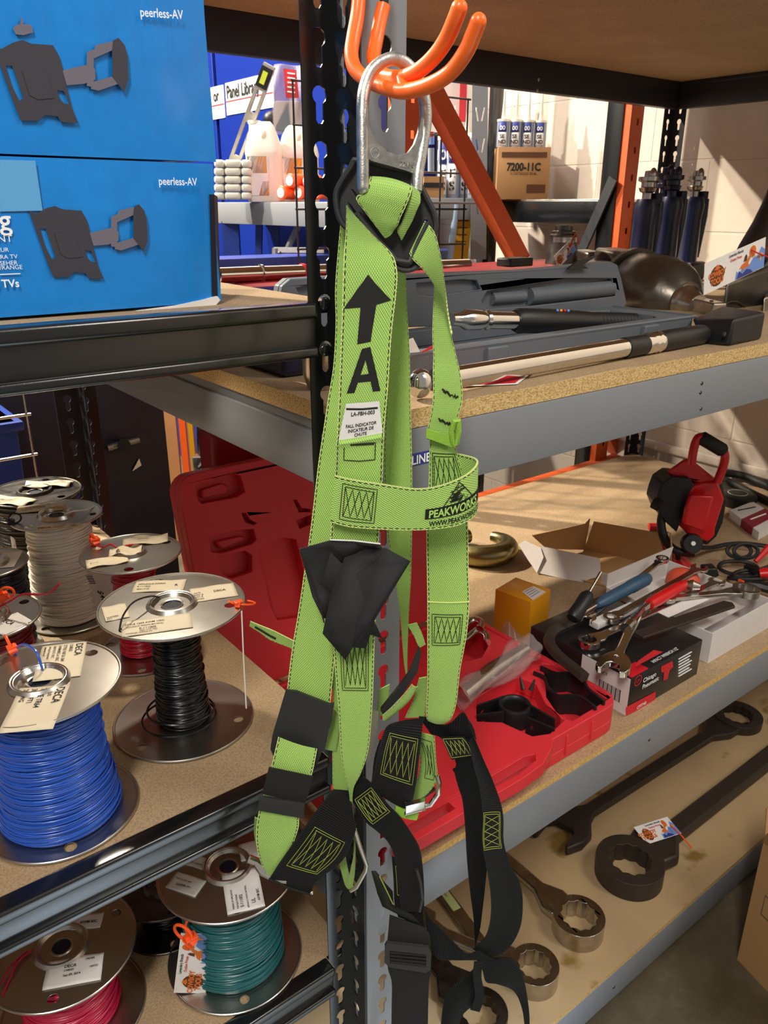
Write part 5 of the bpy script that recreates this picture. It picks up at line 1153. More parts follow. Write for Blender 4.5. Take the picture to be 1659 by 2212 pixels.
plate_([Q(1170, 1180, SL+.052), Q(1296, 1204, SL+.050), Q(1298, 1246, SL+.01), Q(1250, 1256, zq), Q(1160, 1237, zq)], 'white_card', 'flap')
plate_([Q(1120, 1176, SL+.045), Q(1136, 1170, SL+.05), Q(1168, 1183, SL+.050), Q(1176, 1206, SL+.03), Q(1160, 1238, zq), Q(1140, 1208, SL+.02)], 'white_card', 'flap')
plate_([Q(1300, 1238, SL+.03), Q(1322, 1245, SL+.03), Q(1332, 1270, zq), Q(1296, 1262, zq)], 'white_card', 'flap')
# brass hook
bk = thing('brass_hook', 'large worn brass crane hook lying on the sunlit shelf board', 'hook', oZ(1050, 1180, SL))
hc = oZ(1040, 1178, SL+.024); pts, rad = [], []
for k in range(34):
    a = math.radians(60-k*9.3); pts.append(hc+(HR*math.cos(a)+V((HD.x, HD.y, 0))*math.sin(a))*.066); f = k/33; rad.append(.012+.0155*math.sin(PI*min(1, f*1.15)) if f < .9 else .018)
part(bk, 'hook_body', B().tube(pts, rad, 18), 'brass')
# ---- pile of wrenches on the cartons
zp = -.716
wrench('combination_wrench', 'chrome combination wrench with its ring end on the black carton', oZ(1272, 1392, zp), oZ(1548, 1262, -.716), .0195, .0135, .011, .016, 'chrome', group='wrenches piled on the cartons', er=.017, bv=.002)
wrench('combination_wrench', 'long satin wrench running to the open jaw over the white carton', oZ(1320, 1340, -.706), oZ(1510, 1232, -.700), .015, .009, .009, .014, 'satin', group='wrenches piled on the cartons', er=.018, bv=.002)
wrench('combination_wrench', 'chrome wrench with ring lying furthest back on the pile', oZ(1430, 1212, -.698), oZ(1270, 1340, -.708), .0135, .009, .008, .012, 'chrome', group='wrenches piled on the cartons', er=.015, bv=.002)
wrench('combination_wrench', 'dark chrome wrench ending in a ring over the white carton corner', oZ(1610, 1283, -.712), oZ(1440, 1300, -.705), .026, .018, .014, .015, 'satin', group='wrenches piled on the cartons', er=.015, bv=.002)
aw = thing('adjustable_wrench', 'chrome adjustable wrench with open jaws hanging over the black carton', 'wrench', oZ(1330, 1450, zp), 'wrenches piled on the cartons')
a0, a1 = oZ(1325, 1442, -.703), oZ(1375, 1335, -.699); u, v, n, L = frame_on(a0, a1)
hd = [(-.030, -.016), (-.026, -.026), (-.012, -.031), (.006, -.030), (.024, -.022), (.036, -.012), (.036, .010), (.024, .018), (.006, .026), (-.020, .028), (-.032, .022), (-.030, .016), (-.012, .013), (-.002, .006), (-.002, -.008), (-.010, -.013)]
bev(part(aw, 'head', B().prism([(x*.9, y*.9) for x, y in hd], [circ(.018, 0, .004, 10)], a0, u, v, .012), 'chrome', smooth=25), .003)
bev(part(aw, 'handle', B().prism([(.028, -.010), (.05, -.0075), (.17, -.010), (.19, -.006), (.19, .006), (.17, .010), (.05, .0075), (.028, .010)], [], a0, u, v, .009), 'chrome', smooth=25), .003)
turned(aw, 'worm_screw', a0+u*.012+v*-.004+n*.006, a0+u*.012+v*.012+n*.006, [(0, .001), (0, .006), (1, .006), (1, .001)], 'chrome')
t = thing('sliding_t_bar', 'chrome knurled nut driver resting across the wrench pile', 'tool', oZ(1350, 1352, -.69)); turned(t, 'shaft', oZ(1352, 1358, -.692), oZ(1410, 1290, -.690), [(0, .001), (0, .010), (.12, .011), (.2, .010), (.25, .006), (1, .006), (1, .001)], 'chrome')
pl_ = thing('flat_bar', 'flat black steel bar on the pile of wrenches', 'bar', oZ(1480, 1340, -.70)); a0, a1 = oZ(1378, 1375, -.702), oZ(1575, 1308, -.700); u, v, n, L = frame_on(a0, a1)
bev(part(pl_, 'bar', B().prism([(0, -.012), (L, -.013), (L+.008, 0), (L, .013), (0, .012)], [], a0, u, v, .005), 'black_oxide'), .001)
rg = thing('pliers', 'chrome pliers with a red grip on the pile of wrenches', 'pliers', oZ(1440, 1285, -.70)); turned(rg, 'red_grip', oZ(1402, 1306, -.690), oZ(1478, 1262, -.688), [(0, .001), (0, .010), (.2, .012), (.8, .011), (1, .009), (1, .001)], 'red_bright'); turned(rg, 'arm', oZ(1478, 1262, -.688), oZ(1512, 1268, -.690), [(0, .006), (.5, .012), (1, .006)], 'satin'); turned(rg, 'arm', oZ(1402, 1306, -.690), oZ(1366, 1335, -.692), [(0, .006), (1, .004)], 'chrome')
sd = thing('screwdriver', 'screwdriver with blue and black handle on the wrench pile', 'screwdriver', oZ(1360, 1275, -.70), 'screwdrivers on the wrench pile')
turned(sd, 'handle', oZ(1290, 1306, -.692), oZ(1400, 1248, -.688), [(0, .001), (0, .006), (.12, .011), (.3, .012), (.62, .0125), (.64, .0135), (.94, .0135), (1, .010), (1, .001)], simple('blue_grip', '34536e', .4)); turned(sd, 'shaft', oZ(1262, 1322, -.694), oZ(1295, 1303, -.692), [(0, .003), (1, .003)], 'chrome')
sd = thing('screwdriver', 'short black screwdriver pointing up and away on the wrench pile', 'screwdriver', oZ(1255, 1320, -.70), 'screwdrivers on the wrench pile')
turned(sd, 'handle', oZ(1236, 1338, -.690), oZ(1272, 1282, -.660), [(0, .001), (.02, .011), (.12, .0145), (.5, .013), (.85, .0135), (1, .009), (1, .001)], 'black_plastic'); turned(sd, 'shaft', oZ(1270, 1284, -.661), oZ(1298, 1236, -.635), [(0, .0032), (1, .003)], 'satin')
lk = thing('angle_bar', 'bent black steel bar hooked over the end of the black carton', 'bar', oZ(1200, 1400, -.72))
q = [oZ(1270, 1330, -.714), oZ(1225, 1350, -.713), oZ(1195, 1365, -.713), oZ(1186, 1385, -.713), oZ(1205, 1415, -.713), oZ(1262, 1462, -.713)]
part(lk, 'bar', B().tube(catmull(q, 5), .0105, 6), 'black_oxide', smooth=20)
t = thing('orange_ball', 'orange round cap inside the white carton behind the wrenches', 'cap', oZ(1475, 1250, -.74)); part(t, 'cap', B().sphere(oZ(1475, 1252, -.722), .034, None, (1, 1, .7)), simple('faded_orange', 'd4553a', .5))
t = thing('label_card', 'small white barcode box among the wrenches', 'box', oZ(1330, 1335, -.705)); a0, a1 = oZ(1282, 1350, -.708), oZ(1370, 1310, -.706); u, v, n, L = frame_on(a0, a1); part(t, 'carton', B().obox((a0+a1)/2, (u, v, n), (L/2, .010, .006), .001), 'white_card')
t = thing('label_card', 'printed silver label strip between the long wrenches', 'label', oZ(1475, 1312, -.705)); a0, a1 = oZ(1432, 1328, -.708), oZ(1520, 1290, -.706); u, v, n, L = frame_on(a0, a1); part(t, 'card', B().obox((a0+a1)/2, (u, v, n), (L/2, .012, .0006)), 'white_paper')
# ---- red work lamp
DL = 1.72
wlp = thing('work_lamp', 'red work lamp with black grip handle standing on the lower shelf', 'lamp', P(1490, 1215, DL))
def ppr(par, nm, L_, D, th, mat, bw=.004, lab=None, tilt=0):
    q = [P(a, c, D) for a, c in L_]; o = q[0]; o2 = part(par, nm, B().prism([((p-o).dot(HR), (p-o).dot(UP)) for p in q], [], o, HR, UP, -th), mat, lab, smooth=30)
    if bw: bev(o2, bw)
    return o2
ppr(wlp, 'lens_bezel', [(1480, 1040), (1520, 1035), (1560, 1045), (1570, 1085), (1562, 1130), (1548, 1160), (1528, 1178), (1500, 1170), (1472, 1140)], DL, .02, 'black_plastic')
ppr(wlp, 'housing', [(1492, 1052), (1520, 1043), (1552, 1040), (1566, 1078), (1562, 1092), (1546, 1142), (1545, 1158), (1530, 1172), (1505, 1165), (1468, 1138), (1476, 1095)], DL-.02, .035, 'red_bright', .006)
ppr(wlp, 'housing_panel', [(1492, 1070), (1545, 1072), (1528, 1130), (1524, 1150), (1474, 1132), (1480, 1100)], DL-.052, .012, 'red_bright', .008)
ppr(wlp, 'battery_cover', [(1421, 1068), (1430, 1045), (1452, 1030), (1492, 1034), (1500, 1050), (1486, 1068), (1478, 1110), (1462, 1150), (1440, 1130), (1425, 1110), (1416, 1088)], DL-.03, .07, 'black_plastic', .012)
turned(wlp, 'switch_knob', P(1412, 1085, DL-.05), P(1425, 1092, DL-.06), [(0, .001), (0, .014), (1, .014), (1, .001)], 'black_plastic')
ppr(wlp, 'bracket', [(1444, 1020), (1484, 992), (1500, 998), (1556, 1042), (1545, 1058), (1520, 1046), (1480, 1034), (1455, 1030)], DL-.012, .012, 'red_bright', .003)
part(wlp, 'carry_handle', B().tube(catmull([P(*q) for q in ((1494, 1002, DL-.03), (1497, 978, DL-.03), (1503, 955, DL-.03), (1513, 944, DL-.03), (1535, 955, DL-.03), (1558, 970, DL-.03), (1566, 985, DL-.03), (1562, 1008, DL-.03), (1549, 1042, DL-.03))], 6), .0095, 14), 'red_bright')
part(wlp, 'grip', B().tube([P(1512, 943, DL-.03), P(1516, 946, DL-.03), P(1560, 972, DL-.03), P(1564, 975, DL-.03)], [.011, .0155, .0155, .012], 18), 'black_rubber')
turned(wlp, 'tilt_knob', P(1490, 1172, DL-.045), P(1497, 1175, DL-.075), [(0, .001), (0, .022), (.7, .024), (1, .020), (1, .001)], 'black_plastic'); turned(wlp, 'bolt_cap', P(1497, 1174, DL-.077), P(1498, 1174, DL-.08), [(0, .001), (0, .005), (1, .005), (1, .001)], 'white_plastic')
part(wlp, 'yoke', B().tube(catmull([P(1432, 1105, DL-.01), P(1428, 1135, DL-.02), P(1438, 1168, DL-.03), P(1462, 1190, DL-.04), P(1500, 1195, DL-.05)], 5), .010, 10), 'black_plastic')
part(wlp, 'stand', B().tube([oZ(1402, 1138, SL+.012), oZ(1425, 1138, SL+.012)], .010, 10), 'red_bright'); part(wlp, 'stand', B().tube(catmull([oZ(1436, 1172, SL+.012), oZ(1455, 1200, SL+.012), oZ(1476, 1228, SL+.012), oZ(1492, 1250, SL+.012)], 4), .011, 10), 'red_bright'); 
part(wlp, 'stand', B().tube(catmull([oZ(1462, 1190, SL+.012), oZ(1480, 1215, SL+.012), oZ(1500, 1245, SL+.012)], 4), .010, 10), 'red_bright')
part(wlp, 'cord', B().tube(catmull([P(1505, 1182, DL-.05), oZ(1535, 1183, SL+.02), oZ(1570, 1176, SL+.02), oZ(1610, 1174, SL+.02), oZ(1670, 1182, SL+.02)], 6), .0055, 8), 'black_rubber')
part(wlp, 'cord', B().tube(catmull([P(1462, 1190, DL-.04), oZ(1470, 1218, SL+.01), oZ(1495, 1240, SL+.008), oZ(1525, 1246, SL+.008)], 5), .0055, 8), 'black_rubber')
ppr(wlp, 'charger', [(1522, 1230), (1550, 1228), (1555, 1245), (1538, 1252), (1522, 1242)], 1.60, .03, 'black_plastic')
# hoses, carton and cables at the right edge
for pth, r, lb in (([(1562, 1022), (1600, 1026), (1640, 1042), (1680, 1060)], .012, 'thick black hose lying nearest the block wall'), ([(1560, 1034), (1590, 1048), (1625, 1066), (1680, 1092)], .011, 'thick black hose lying in front of the other hose'), ([(1562, 1048), (1580, 1070), (1610, 1082)], .012, 'short black hose end beside the flat tool carton')):
    single('hose', B().tube(catmull([oZ(a, c, SL+r) for a, c in pth], 6), r, 12), 'black_rubber', lb, 'hose', 'black hoses on the lower shelf')
cc_ = thing('tool_carton', 'flat white and maroon tool carton at the right end of the lower shelf', 'box', oZ(1630, 1110, SL))
zk = SL+.022; tp_ = [oZ(1577, 1102, zk), oZ(1626, 1083, zk), oZ(1690, 1122, zk), oZ(1640, 1150, zk)]; bt = [V((p.x, p.y, SL)) for p in tp_]
part(cc_, 'carton', B().hexa(bt, tp_), 'white_card'); L4_ = lambda i, j: tp_[0].lerp(tp_[1], j).lerp(tp_[3].lerp(tp_[2], j), i)
part(cc_, 'maroon_band', B().hexa([V((*L4_(i, j).xy, SL+.0005)) for i, j in ((.42, -.01), (.42, 1.01), (.8, 1.01), (.8, -.01))], [L4_(i, j)+UP*.0006 for i, j in ((.42, -.01), (.42, 1.01), (.8, 1.01), (.8, -.01))]), simple('maroon_card', '8c1430', .4))
part(cc_, 'printing', B().tube([L4_(.12, .2)+UP*.001, L4_(.24, .8)+UP*.001], .002, 5), 'ink')
part(cc_, 'printing', B().tube([L4_(.55, .2)+UP*.001, L4_(.6, .8)+UP*.001], .002, 5), 'ink_white')
t = thing('round_tool', 'dark tool with a round plate beside the flat maroon carton', 'tool', oZ(1588, 1090, SL)); turned(t, 'body', oZ(1592, 1088, SL), oZ(1592, 1088, SL)+UP*.03, [(0, .05), (.9, .05), (1, .045), (1, .001)], 'black_plastic'); part(t, 'ring', B().lathe([(.026+.001*math.cos(a), .0305+.001*math.sin(a)) for a in [2*PI*k/8 for k in range(8)]], oZ(1590, 1086, SL), seg=32, closed=True), 'white_plastic')
cb_ = thing('battery_clamps', 'tangle of black cable with red handled clamps at the right edge', 'cable', oZ(1630, 1240, SL))
for c__, R_, zz, tl in (((1605, 1242), .045, SL+.01, .2), ((1622, 1252), .038, SL+.02, -.3), ((1598, 1205), .028, SL+.03, 1.0), ((1612, 1206), .028, SL+.03, 1.1), ((1645, 1262), .05, SL+.012, .1)):
    o_ = oZ(*c__, zz); part(cb_, 'cable', B().tube([o_+HR*R_*math.cos(a)+(HD*math.cos(tl)+UP*math.sin(tl))*R_*(math.sin(a)+1)*.6 for a in [2*PI*k/24 for k in range(24)]], .0045, 6, closed=True), 'black_rubber')
part(cb_, 'clamp_handle', B().tube([oZ(1640, 1240, SL+.02), oZ(1690, 1236, SL+.03)], .013, 10), 'red_bright', 'red clamp handle'); part(cb_, 'clamp_handle', B().tube([oZ(1632, 1213, SL+.02), oZ(1662, 1182, SL+.05)], [.006, .009], 8), 'red_bright', 'red clamp handle')
part(cb_, 'clamp_jaw', B().tube([oZ(1612, 1226, SL+.02), oZ(1640, 1235, SL+.025), oZ(1680, 1222, SL+.03)], .009, 8), 'black_plastic'); part(cb_, 'clamp_jaw', B().tube([oZ(1600, 1262, SL+.02), oZ(1640, 1266, SL+.02), oZ(1690, 1280, SL+.02)], .011, 8), 'black_plastic')
part(cb_, 'cable_tie', B().tube([oZ(1597, 1254, SL+.03), oZ(1604, 1256, SL+.034), oZ(1604, 1268, SL+.02)], .004, 6), 'orange', 'orange cable tie')

# ================================================================ bottom shelf
wrench('combination_wrench', 'black oxide combination wrench lying furthest back on the bottom shelf', oZ(1590, 1558, SB), oZ(1212, 1800, SB), .068, .044, .026, .034, 'black_oxide', er=.066, th=.020, bv=.005, group=None, flare=2.2)
bw = wrench('combination_wrench', 'huge black ring wrench with a white tag on the bottom shelf', oZ(1357, 1890, SB), oZ(1850, 1500, SB), .073, .046, .046, .046, 'black_oxide', er=.06, th=.030, bv=.008, end='none', flare=2.3)
wrench('combination_wrench', 'bright ring wrench in the middle of the bottom shelf', oZ(1247, 2010, SB), oZ(1000, 1790, SB), .052, .037, .042, .028, 'satin', er=.04, th=.018, bv=.006, flare=2.2)
wrench('combination_wrench', 'bright ring wrench half behind the harness tail', oZ(1152, 2115, SB), oZ(900, 2010, SB), .046, .032, .040, .026, 'satin', er=.04, th=.016, bv=.006, flare=2.2)
wrench('combination_wrench', 'dark ring wrench at the bottom edge below the harness tails', oZ(1036, 2205, SB), oZ(880, 2010, SB), .050, .034, .026, .040, 'dark_steel', er=.035, th=.014, bv=.004, flare=2.0)
a0, a1 = oZ(940, 1905, SB+.006), oZ(1060, 2070, SB+.006); u, v, n, L = frame_on(a0, a1)
t = thing('steel_bar', 'long grey steel tool with a pale green label on the bottom shelf', 'tool', a0); bev(part(t, 'bar', B().obox((a0+a1)/2, (u, v, n), (L/2+.05, .014, .006)), 'satin'), .002); part(t, 'green_label', B().obox(a0.lerp(a1, .25)+n*.0066, (u, v, n), (.035, .009, .0004)), simple('pale_green_label', 'c9dc92', .5), 'pale green label')
part(t, 'printing', text_bm('42 mm', .009, planar(a0.lerp(a1, .12)+n*.0068-v*.004, u, v, .0003), 0, .01), 'ink')
zt_ = SB+.048
c_ = [oZ(1371, 1784, zt_), oZ(1446, 1773, zt_), oZ(1472, 1800, zt_-.006), oZ(1398, 1824, zt_-.006)]
cowboy_tag(c_[3], c_[2]-c_[3], c_[0]-c_[3], (c_[2]-c_[3]).length, (c_[0]-c_[3]).length*.95, 'white tag tied with orange to the huge black wrench', [oZ(1448, 1782, zt_+.004), oZ(1470, 1803, zt_+.006), oZ(1478, 1812, zt_+.002), oZ(1494, 1832, zt_-.02)], 'orange')
# cardboard carton on the floor at the right
t = thing('cardboard_carton', 'brown cardboard carton standing on the concrete floor at right', 'box', (1.75, .55, -H))
pb = oZ(1592, 2072, -H); pc = oZ(1675, 2160, -H); dd = (pc-pb).normalized(); ee = V((-dd.y, dd.x, 0)); ee = ee if ee.x > 0 else -ee; top_z = P(1630, 1815, pb.dot(HD)).z
b4 = [pb, pb+dd*.36, pb+dd*.36+ee*.4, pb+ee*.4]; t4 = [V((p.x, p.y, top_z)) for p in b4]; part(t, 'carton', B().hexa(b4, t4), 'cardboard')
part(t, 'flap', B().plate3([t4[0], t4[3], t4[3]+UP*.05-dd*.03, t4[0]+UP*.055-dd*.02+ee*.02], .003), 'cardboard'); part(t, 'flap', B().plate3([t4[0], t4[1], t4[1]-ee*.03+UP*.04, t4[0]-ee*.01+UP*.05+dd*.02], .003), 'cardboard')
part(t, 'printed_box', B().tube([pb+dd*.03-ee*.001+UP*.16, pb+dd*.09-ee*.001+UP*.16, pb+dd*.09-ee*.001+UP*.21, pb+dd*.03-ee*.001+UP*.21], .0009, 4, closed=True), 'ink_gray')

# ================================================================ middle shelf
gc = thing('tool_case', 'open grey moulded torque wrench case with lid leaning back', 'tool case', (.85, .8, SM))
zt = -.160; pocket = [(.60, .73), (1.10, .73), (1.12, .75), (1.12, .835), (1.08, .845), (.62, .845), (.60, .82)]
pocketed(gc, 'tray', .570, 1.165, .700, .868, SM, zt, [pocket], 'gray_plastic', .02, -.022)
part(gc, 'tray_rim', B().tube([V((.575, .702, zt)), V((1.16, .702, zt)), V((1.163, .86, zt))], .003, 6), 'gray_plastic')
for x in (.70, 1.02): bev(part(gc, 'latch', B().box((x, .693, SM+.006), (x+.035, .702, zt-.002)), 'gray_plastic'), .002)
yl = .885; LP = [(606, 640), (610, 618), (628, 603), (700, 598), (930, 591), (1130, 584), (1318, 565), (1334, 572), (1342, 600), (1354, 655), (1344, 668), (1100, 700), (640, 715)]
q = [oY(a, c, yl) for a, c in LP]; o = V((0, yl, 0)); rec = [[(oY(a, c, yl).x, oY(a, c, yl).z) for a, c in L_] for L_ in (
  [(1040, 650), (1052, 630), (1090, 622), (1140, 616), (1230, 602), (1322, 602), (1330, 640), (1230, 652), (1140, 662), (1050, 668)], [(640, 622), (670, 616), (700, 616), (700, 640), (650, 645)], [(900, 612), (1000, 604), (1030, 606), (1040, 626), (930, 640), (900, 636)])]
b = B().prism([(p.x, p.z) for p in q], rec, o, (1, 0, 0), (0, 0, 1), -.008); b.prism([(p.x, p.z) for p in q], [], V((0, yl+.0085, 0)), (1, 0, 0), (0, 0, 1), -.012)
ld_ = part(gc, 'lid', b, 'gray_plastic', smooth=30); bev(ld_, .0025, 2, 40)
for x0, y0, x1, y1, r in ((1060, 645, 1130, 640, .010), (1140, 640, 1318, 622, .014)): part(ld_, 'moulded_bump', B().tube([oY(x0, y0, yl+.010), oY(x1, y1, yl+.010)], r, 14), 'gray_plastic')
part(gc, 'hinge_latch', B().plate3([oY(1222, 582, yl-.004), oY(1240, 565, yl-.002), oY(1296, 550, yl-.01), (oY(1262, 572, yl-.01)), oY(1268, 580, yl-.004)], .004, (0, -1, 0)), 'black_plastic', 'black latch')
part(gc, 'latch', B().box(oY(1100, 590, yl+.01), oY(1132, 562, yl+.012)+V((0, .008, 0))) , 'black_plastic') if False else None
# torque wrench in the case
tq = thing('torque_wrench', 'digital torque wrench with a black body lying in the open grey case', 'torque wrench', (.85, .79, zt-.02), 'torque wrenches')
A0, A1 = oY(975, 690, .785), oY(1372, 697, .775); dl = lambda f: A0.lerp(A1, f)
turned(tq, 'head', dl(0), dl(.16), [(0, .001), (0, .008), (.25, .009), (.4, .0135), (.8, .0135), (1, .010), (1, .001)], 'chrome'); turned(tq, 'tube', dl(.15), dl(.31), [(0, .001), (0, .0125), (.08, .0135), (.1, .012), (1, .012), (1, .001)], 'chrome')
turned(tq, 'body', dl(.30), dl(.74), [(0, .001), (0, .014), (.05, .0175), (.4, .0178), (.8, .016), (1, .0145), (1, .001)], 'black_plastic')
turned(tq, 'grip', dl(.74), dl(1), [(0, .001)]+[(k/24, .0150 if k % 2 else .0132) for k in range(25)]+[(1, .001)], 'black_rubber')
for k, m_ in enumerate(('ink_sky', 'amber', 'red_bright', 'ink_sky')): part(tq, 'button', B().sphere(dl(.50+.02*k)+V((0, -.008, .0160)), .0022), m_)
# torque wrench along the front edge
tw_ = thing('torque_wrench', 'long chrome torque wrench with black grip along the shelf front edge', 'torque wrench', (.8, .64, SM), 'torque wrenches')
A0, A1 = oY(903, 829, .628), oY(1518, 722, .655); dl = lambda f: A0.lerp(A1, f); LL = (A1-A0).length
part(tw_, 'head', B().sphere(dl(.005), .0155, None, (1, .8, 1)), 'chrome'); part(tw_, 'ring', B().tube([dl(.045)-UP*0, dl(.060)], .0135, 20), 'black_rubber')
fx = lambda px: (oY(px, 800, .64).x-A0.x)/(A1.x-A0.x)
turned(tw_, 'shaft', dl(.05), dl(fx(1358)), [(0, .001), (0, .0122), (1, .0125), (1, .001)], 'chrome'); turned(tw_, 'scale', dl(fx(1350)), dl(fx(1392)), [(0, .001), (0, .0138), (1, .0138), (1, .001)], 'black_plastic')
turned(tw_, 'collar', dl(fx(1392)), dl(fx(1428)), [(0, .001), (0, .0145), (.3, .0150), (.5, .0140), (.6, .0152), (.7, .014), (.8, .0152), (1, .014), (1, .001)], 'chrome'); turned(tw_, 'grip', dl(fx(1426)), dl(1), [(0, .001), (0, .0125), (.15, .0150), (.9, .0150), (1, .0135), (1, .001)], 'black_plastic')
# red card in front and white cards
zc = SM+.0006; t = thing('price_card', 'red and white price card lying by the chrome torque wrench', 'tag', oZ(1070, 815, zc))
part(t, 'card', B().plate3([oZ(*q, zc) for q in ((985, 812), (1120, 801), (1153, 802), (1118, 830), (985, 836))], .0005, UP), 'white_paper'); part(t, 'red_print', B().plate3([oZ(*q, zc+.0008) for q in ((985, 813.5), (1119, 803.5), (1142, 804), (1113, 827), (985, 833))], .0003, UP), 'ink_red')
o = oZ(1062, 816, zc+.0012); part(t, 'printing', text_bm('$70', .016, lambda X, Y, Z: o+V((-X, -Y, 0)), 0, .02), 'ink')
t = thing('price_card', 'white card with a red corner standing behind the back strap', 'tag', oY(900, 750, .69)); part(t, 'card', B().plate3([oY(884, 733, .69), oY(892, 730, .69), oY(907, 760, .69), oY(884, 762, .69)], .0005, (0, -1, 0)), 'white_paper'); part(t, 'red_print', B().plate3([oY(907, 761, .688), oY(936, 745, .688), oY(936, 752, .688), oY(918, 760, .688)], .0005, (0, -1, 0)), 'ink_red')
# big impact wrenches
iw = thing('impact_wrench', 'large worn grey impact wrench with square drive behind the grey case', 'impact wrench', oY(1440, 715, .98), 'impact wrenches')
A0, A1 = oY(1262, 604, 1.24), oY(1492, 660, .90); dl = lambda f: A0.lerp(A1, f)
turned(iw, 'motor_housing', dl(-.05), dl(.60), [(0, .001), (0, .045), (.08, .052), (.5, .064), (1, .068), (1, .001)], 'cast_dark', 40)
turned(iw, 'clutch_housing', dl(.50), dl(.96), [(0, .001), (0, .074), (.1, .084), (.55, .084), (.70, .078), (.74, .078), (.85, .068), (1, .044), (1, .001)], 'cast_dark', 48)
turned(iw, 'edge_ring', dl(.765), dl(.80), [(0, .060), (.2, .0785), (.8, .0785), (1, .060)], 'satin', 48)
turned(iw, 'flange_ring', dl(.47), dl(.51), [(0, .05), (.1, .090), (.9, .090), (1, .05)], 'cast_dark', 48)
turned(iw, 'nose_ring', dl(.90), dl(1.06), [(0, .001), (0, .040), (.3, .042), (.5, .036), (.7, .028), (1, .024), (1, .001)], 'satin', 40)
d_ = (A1-A0).normalized(); an = dl(1.05); sv = d_.cross(UP).normalized(); su = sv.cross(d_)
bev(part(iw, 'square_drive', B().obox(an+d_*.028, (d_, sv, su), (.030, .0175, .0175)), 'satin'), .004)
turned(iw, 'drive_pin', an+d_*.035+UP*.0175, an+d_*.035+UP*.019, [(0, .001), (0, .004), (1, .003), (1, .001)], 'dark_steel')
h = dl(.34)+UP*.060; bev(part(iw, 'valve_block', B().obox(h+UP*.000-V((0, 0, 0)), (d_, sv, su), (.055, .030, .020)), 'cast_dark'), .008)
bev(part(iw, 'trigger_guard', B().obox(dl(.02)+UP*.05, (d_, sv, su), (.03, .022, .016)), 'cast_dark'), .006)
for k in range(5): a_ = 1.0+k*.9; part(iw, 'bolt', B().sphere(dl(.52)+(sv*math.cos(a_)+su*math.sin(a_))*.068, .007), 'satin')
part(iw, 'base_rest', B().box(V((dl(.3).x-.05, dl(.3).y-.04, SM)), V((dl(.3).x+.05, dl(.3).y+.04, dl(.3).z-.03)), .006), 'cast_dark')
i2 = thing('impact_wrench', 'big black impact wrench with red cap standing at the right edge', 'impact wrench', oY(1620, 715, .90), 'impact wrenches')
yy = .92; cx0 = oY(1668, 500, yy).x
pts = [(1668, 396, .016), (1668, 402, .022), (1668, 420, .026), (1668, 440, .030), (1668, 480, .042), (1668, 530, .062), (1668, 580, .078), (1668, 600, .080)]
part(i2, 'body', B().lathe([(.001, oY(1668, 396, yy).z)]+[(r, oY(px, py, yy).z) for px, py, r in pts]+[(.001, oY(1668, 600, yy).z)], (cx0, yy, 0), seg=40), 'black_oxide', smooth=50)
turned(i2, 'lever', oY(1645, 545, yy-.03), oY(1598, 562, yy-.05), [(0, .001), (0, .018), (1, .014), (1, .001)], simple('rusty_red', '5a2420', .5))
bev(part(i2, 'gear_case', B().hexa([oY(1555, 716, .86), oY(1700, 712, .86), oY(1700, 690, 1.0)+V((0, 0, -.01)), oY(1580, 690, 1.0)], [oY(1568, 606, .86), oY(1700, 560, .86), oY(1700, 560, 1.0), oY(1590, 590, 1.0)]), 'cast_dark'), .012)
part(i2, 'embossed_ring', B().tube([oY(1585+24*math.cos(a), 668+17*math.sin(a), .857) for a in [2*PI*k/20 for k in range(20)]], .0015, 6, closed=True), 'cast_dark')
bev(part(i2, 'side_cover', B().hexa([oY(1643, 728, .80), oY(1700, 722, .80), oY(1700, 715, .86), oY(1645, 720, .86)], [oY(1650, 640, .80), oY(1700, 630, .80), oY(1700, 625, .86), oY(1652, 635, .86)]), 'satin'), .006)
bt_ = thing('battery_pack', 'black tool battery lying at the shelf edge beside the chrome torque wrench', 'battery', (1.15, .66, SM))
c0, c1 = oZ(1576, 748, SM), oZ(1645, 733, SM); zt2 = oY(1580, 690, c0.y).z
bb = B().hexa([c0, c1, c1+V((.03, .09, 0)), oZ(1515, 742, SM)], [V((c0.x, c0.y, zt2)), V((c1.x, c1.y, zt2+.002)), V((c1.x+.03, c1.y+.09, zt2+.002)), oY(1492, 690, .70)]); bev(part(bt_, 'case', bb, 'black_plastic'), .005)
part(bt_, 'screw', B().cyl(oY(1554, 720, c0.y+.012)-V((.0, .006, 0)), oY(1554, 720, c0.y+.012)-V((0, .009, 0)), .003), 'dark_steel')
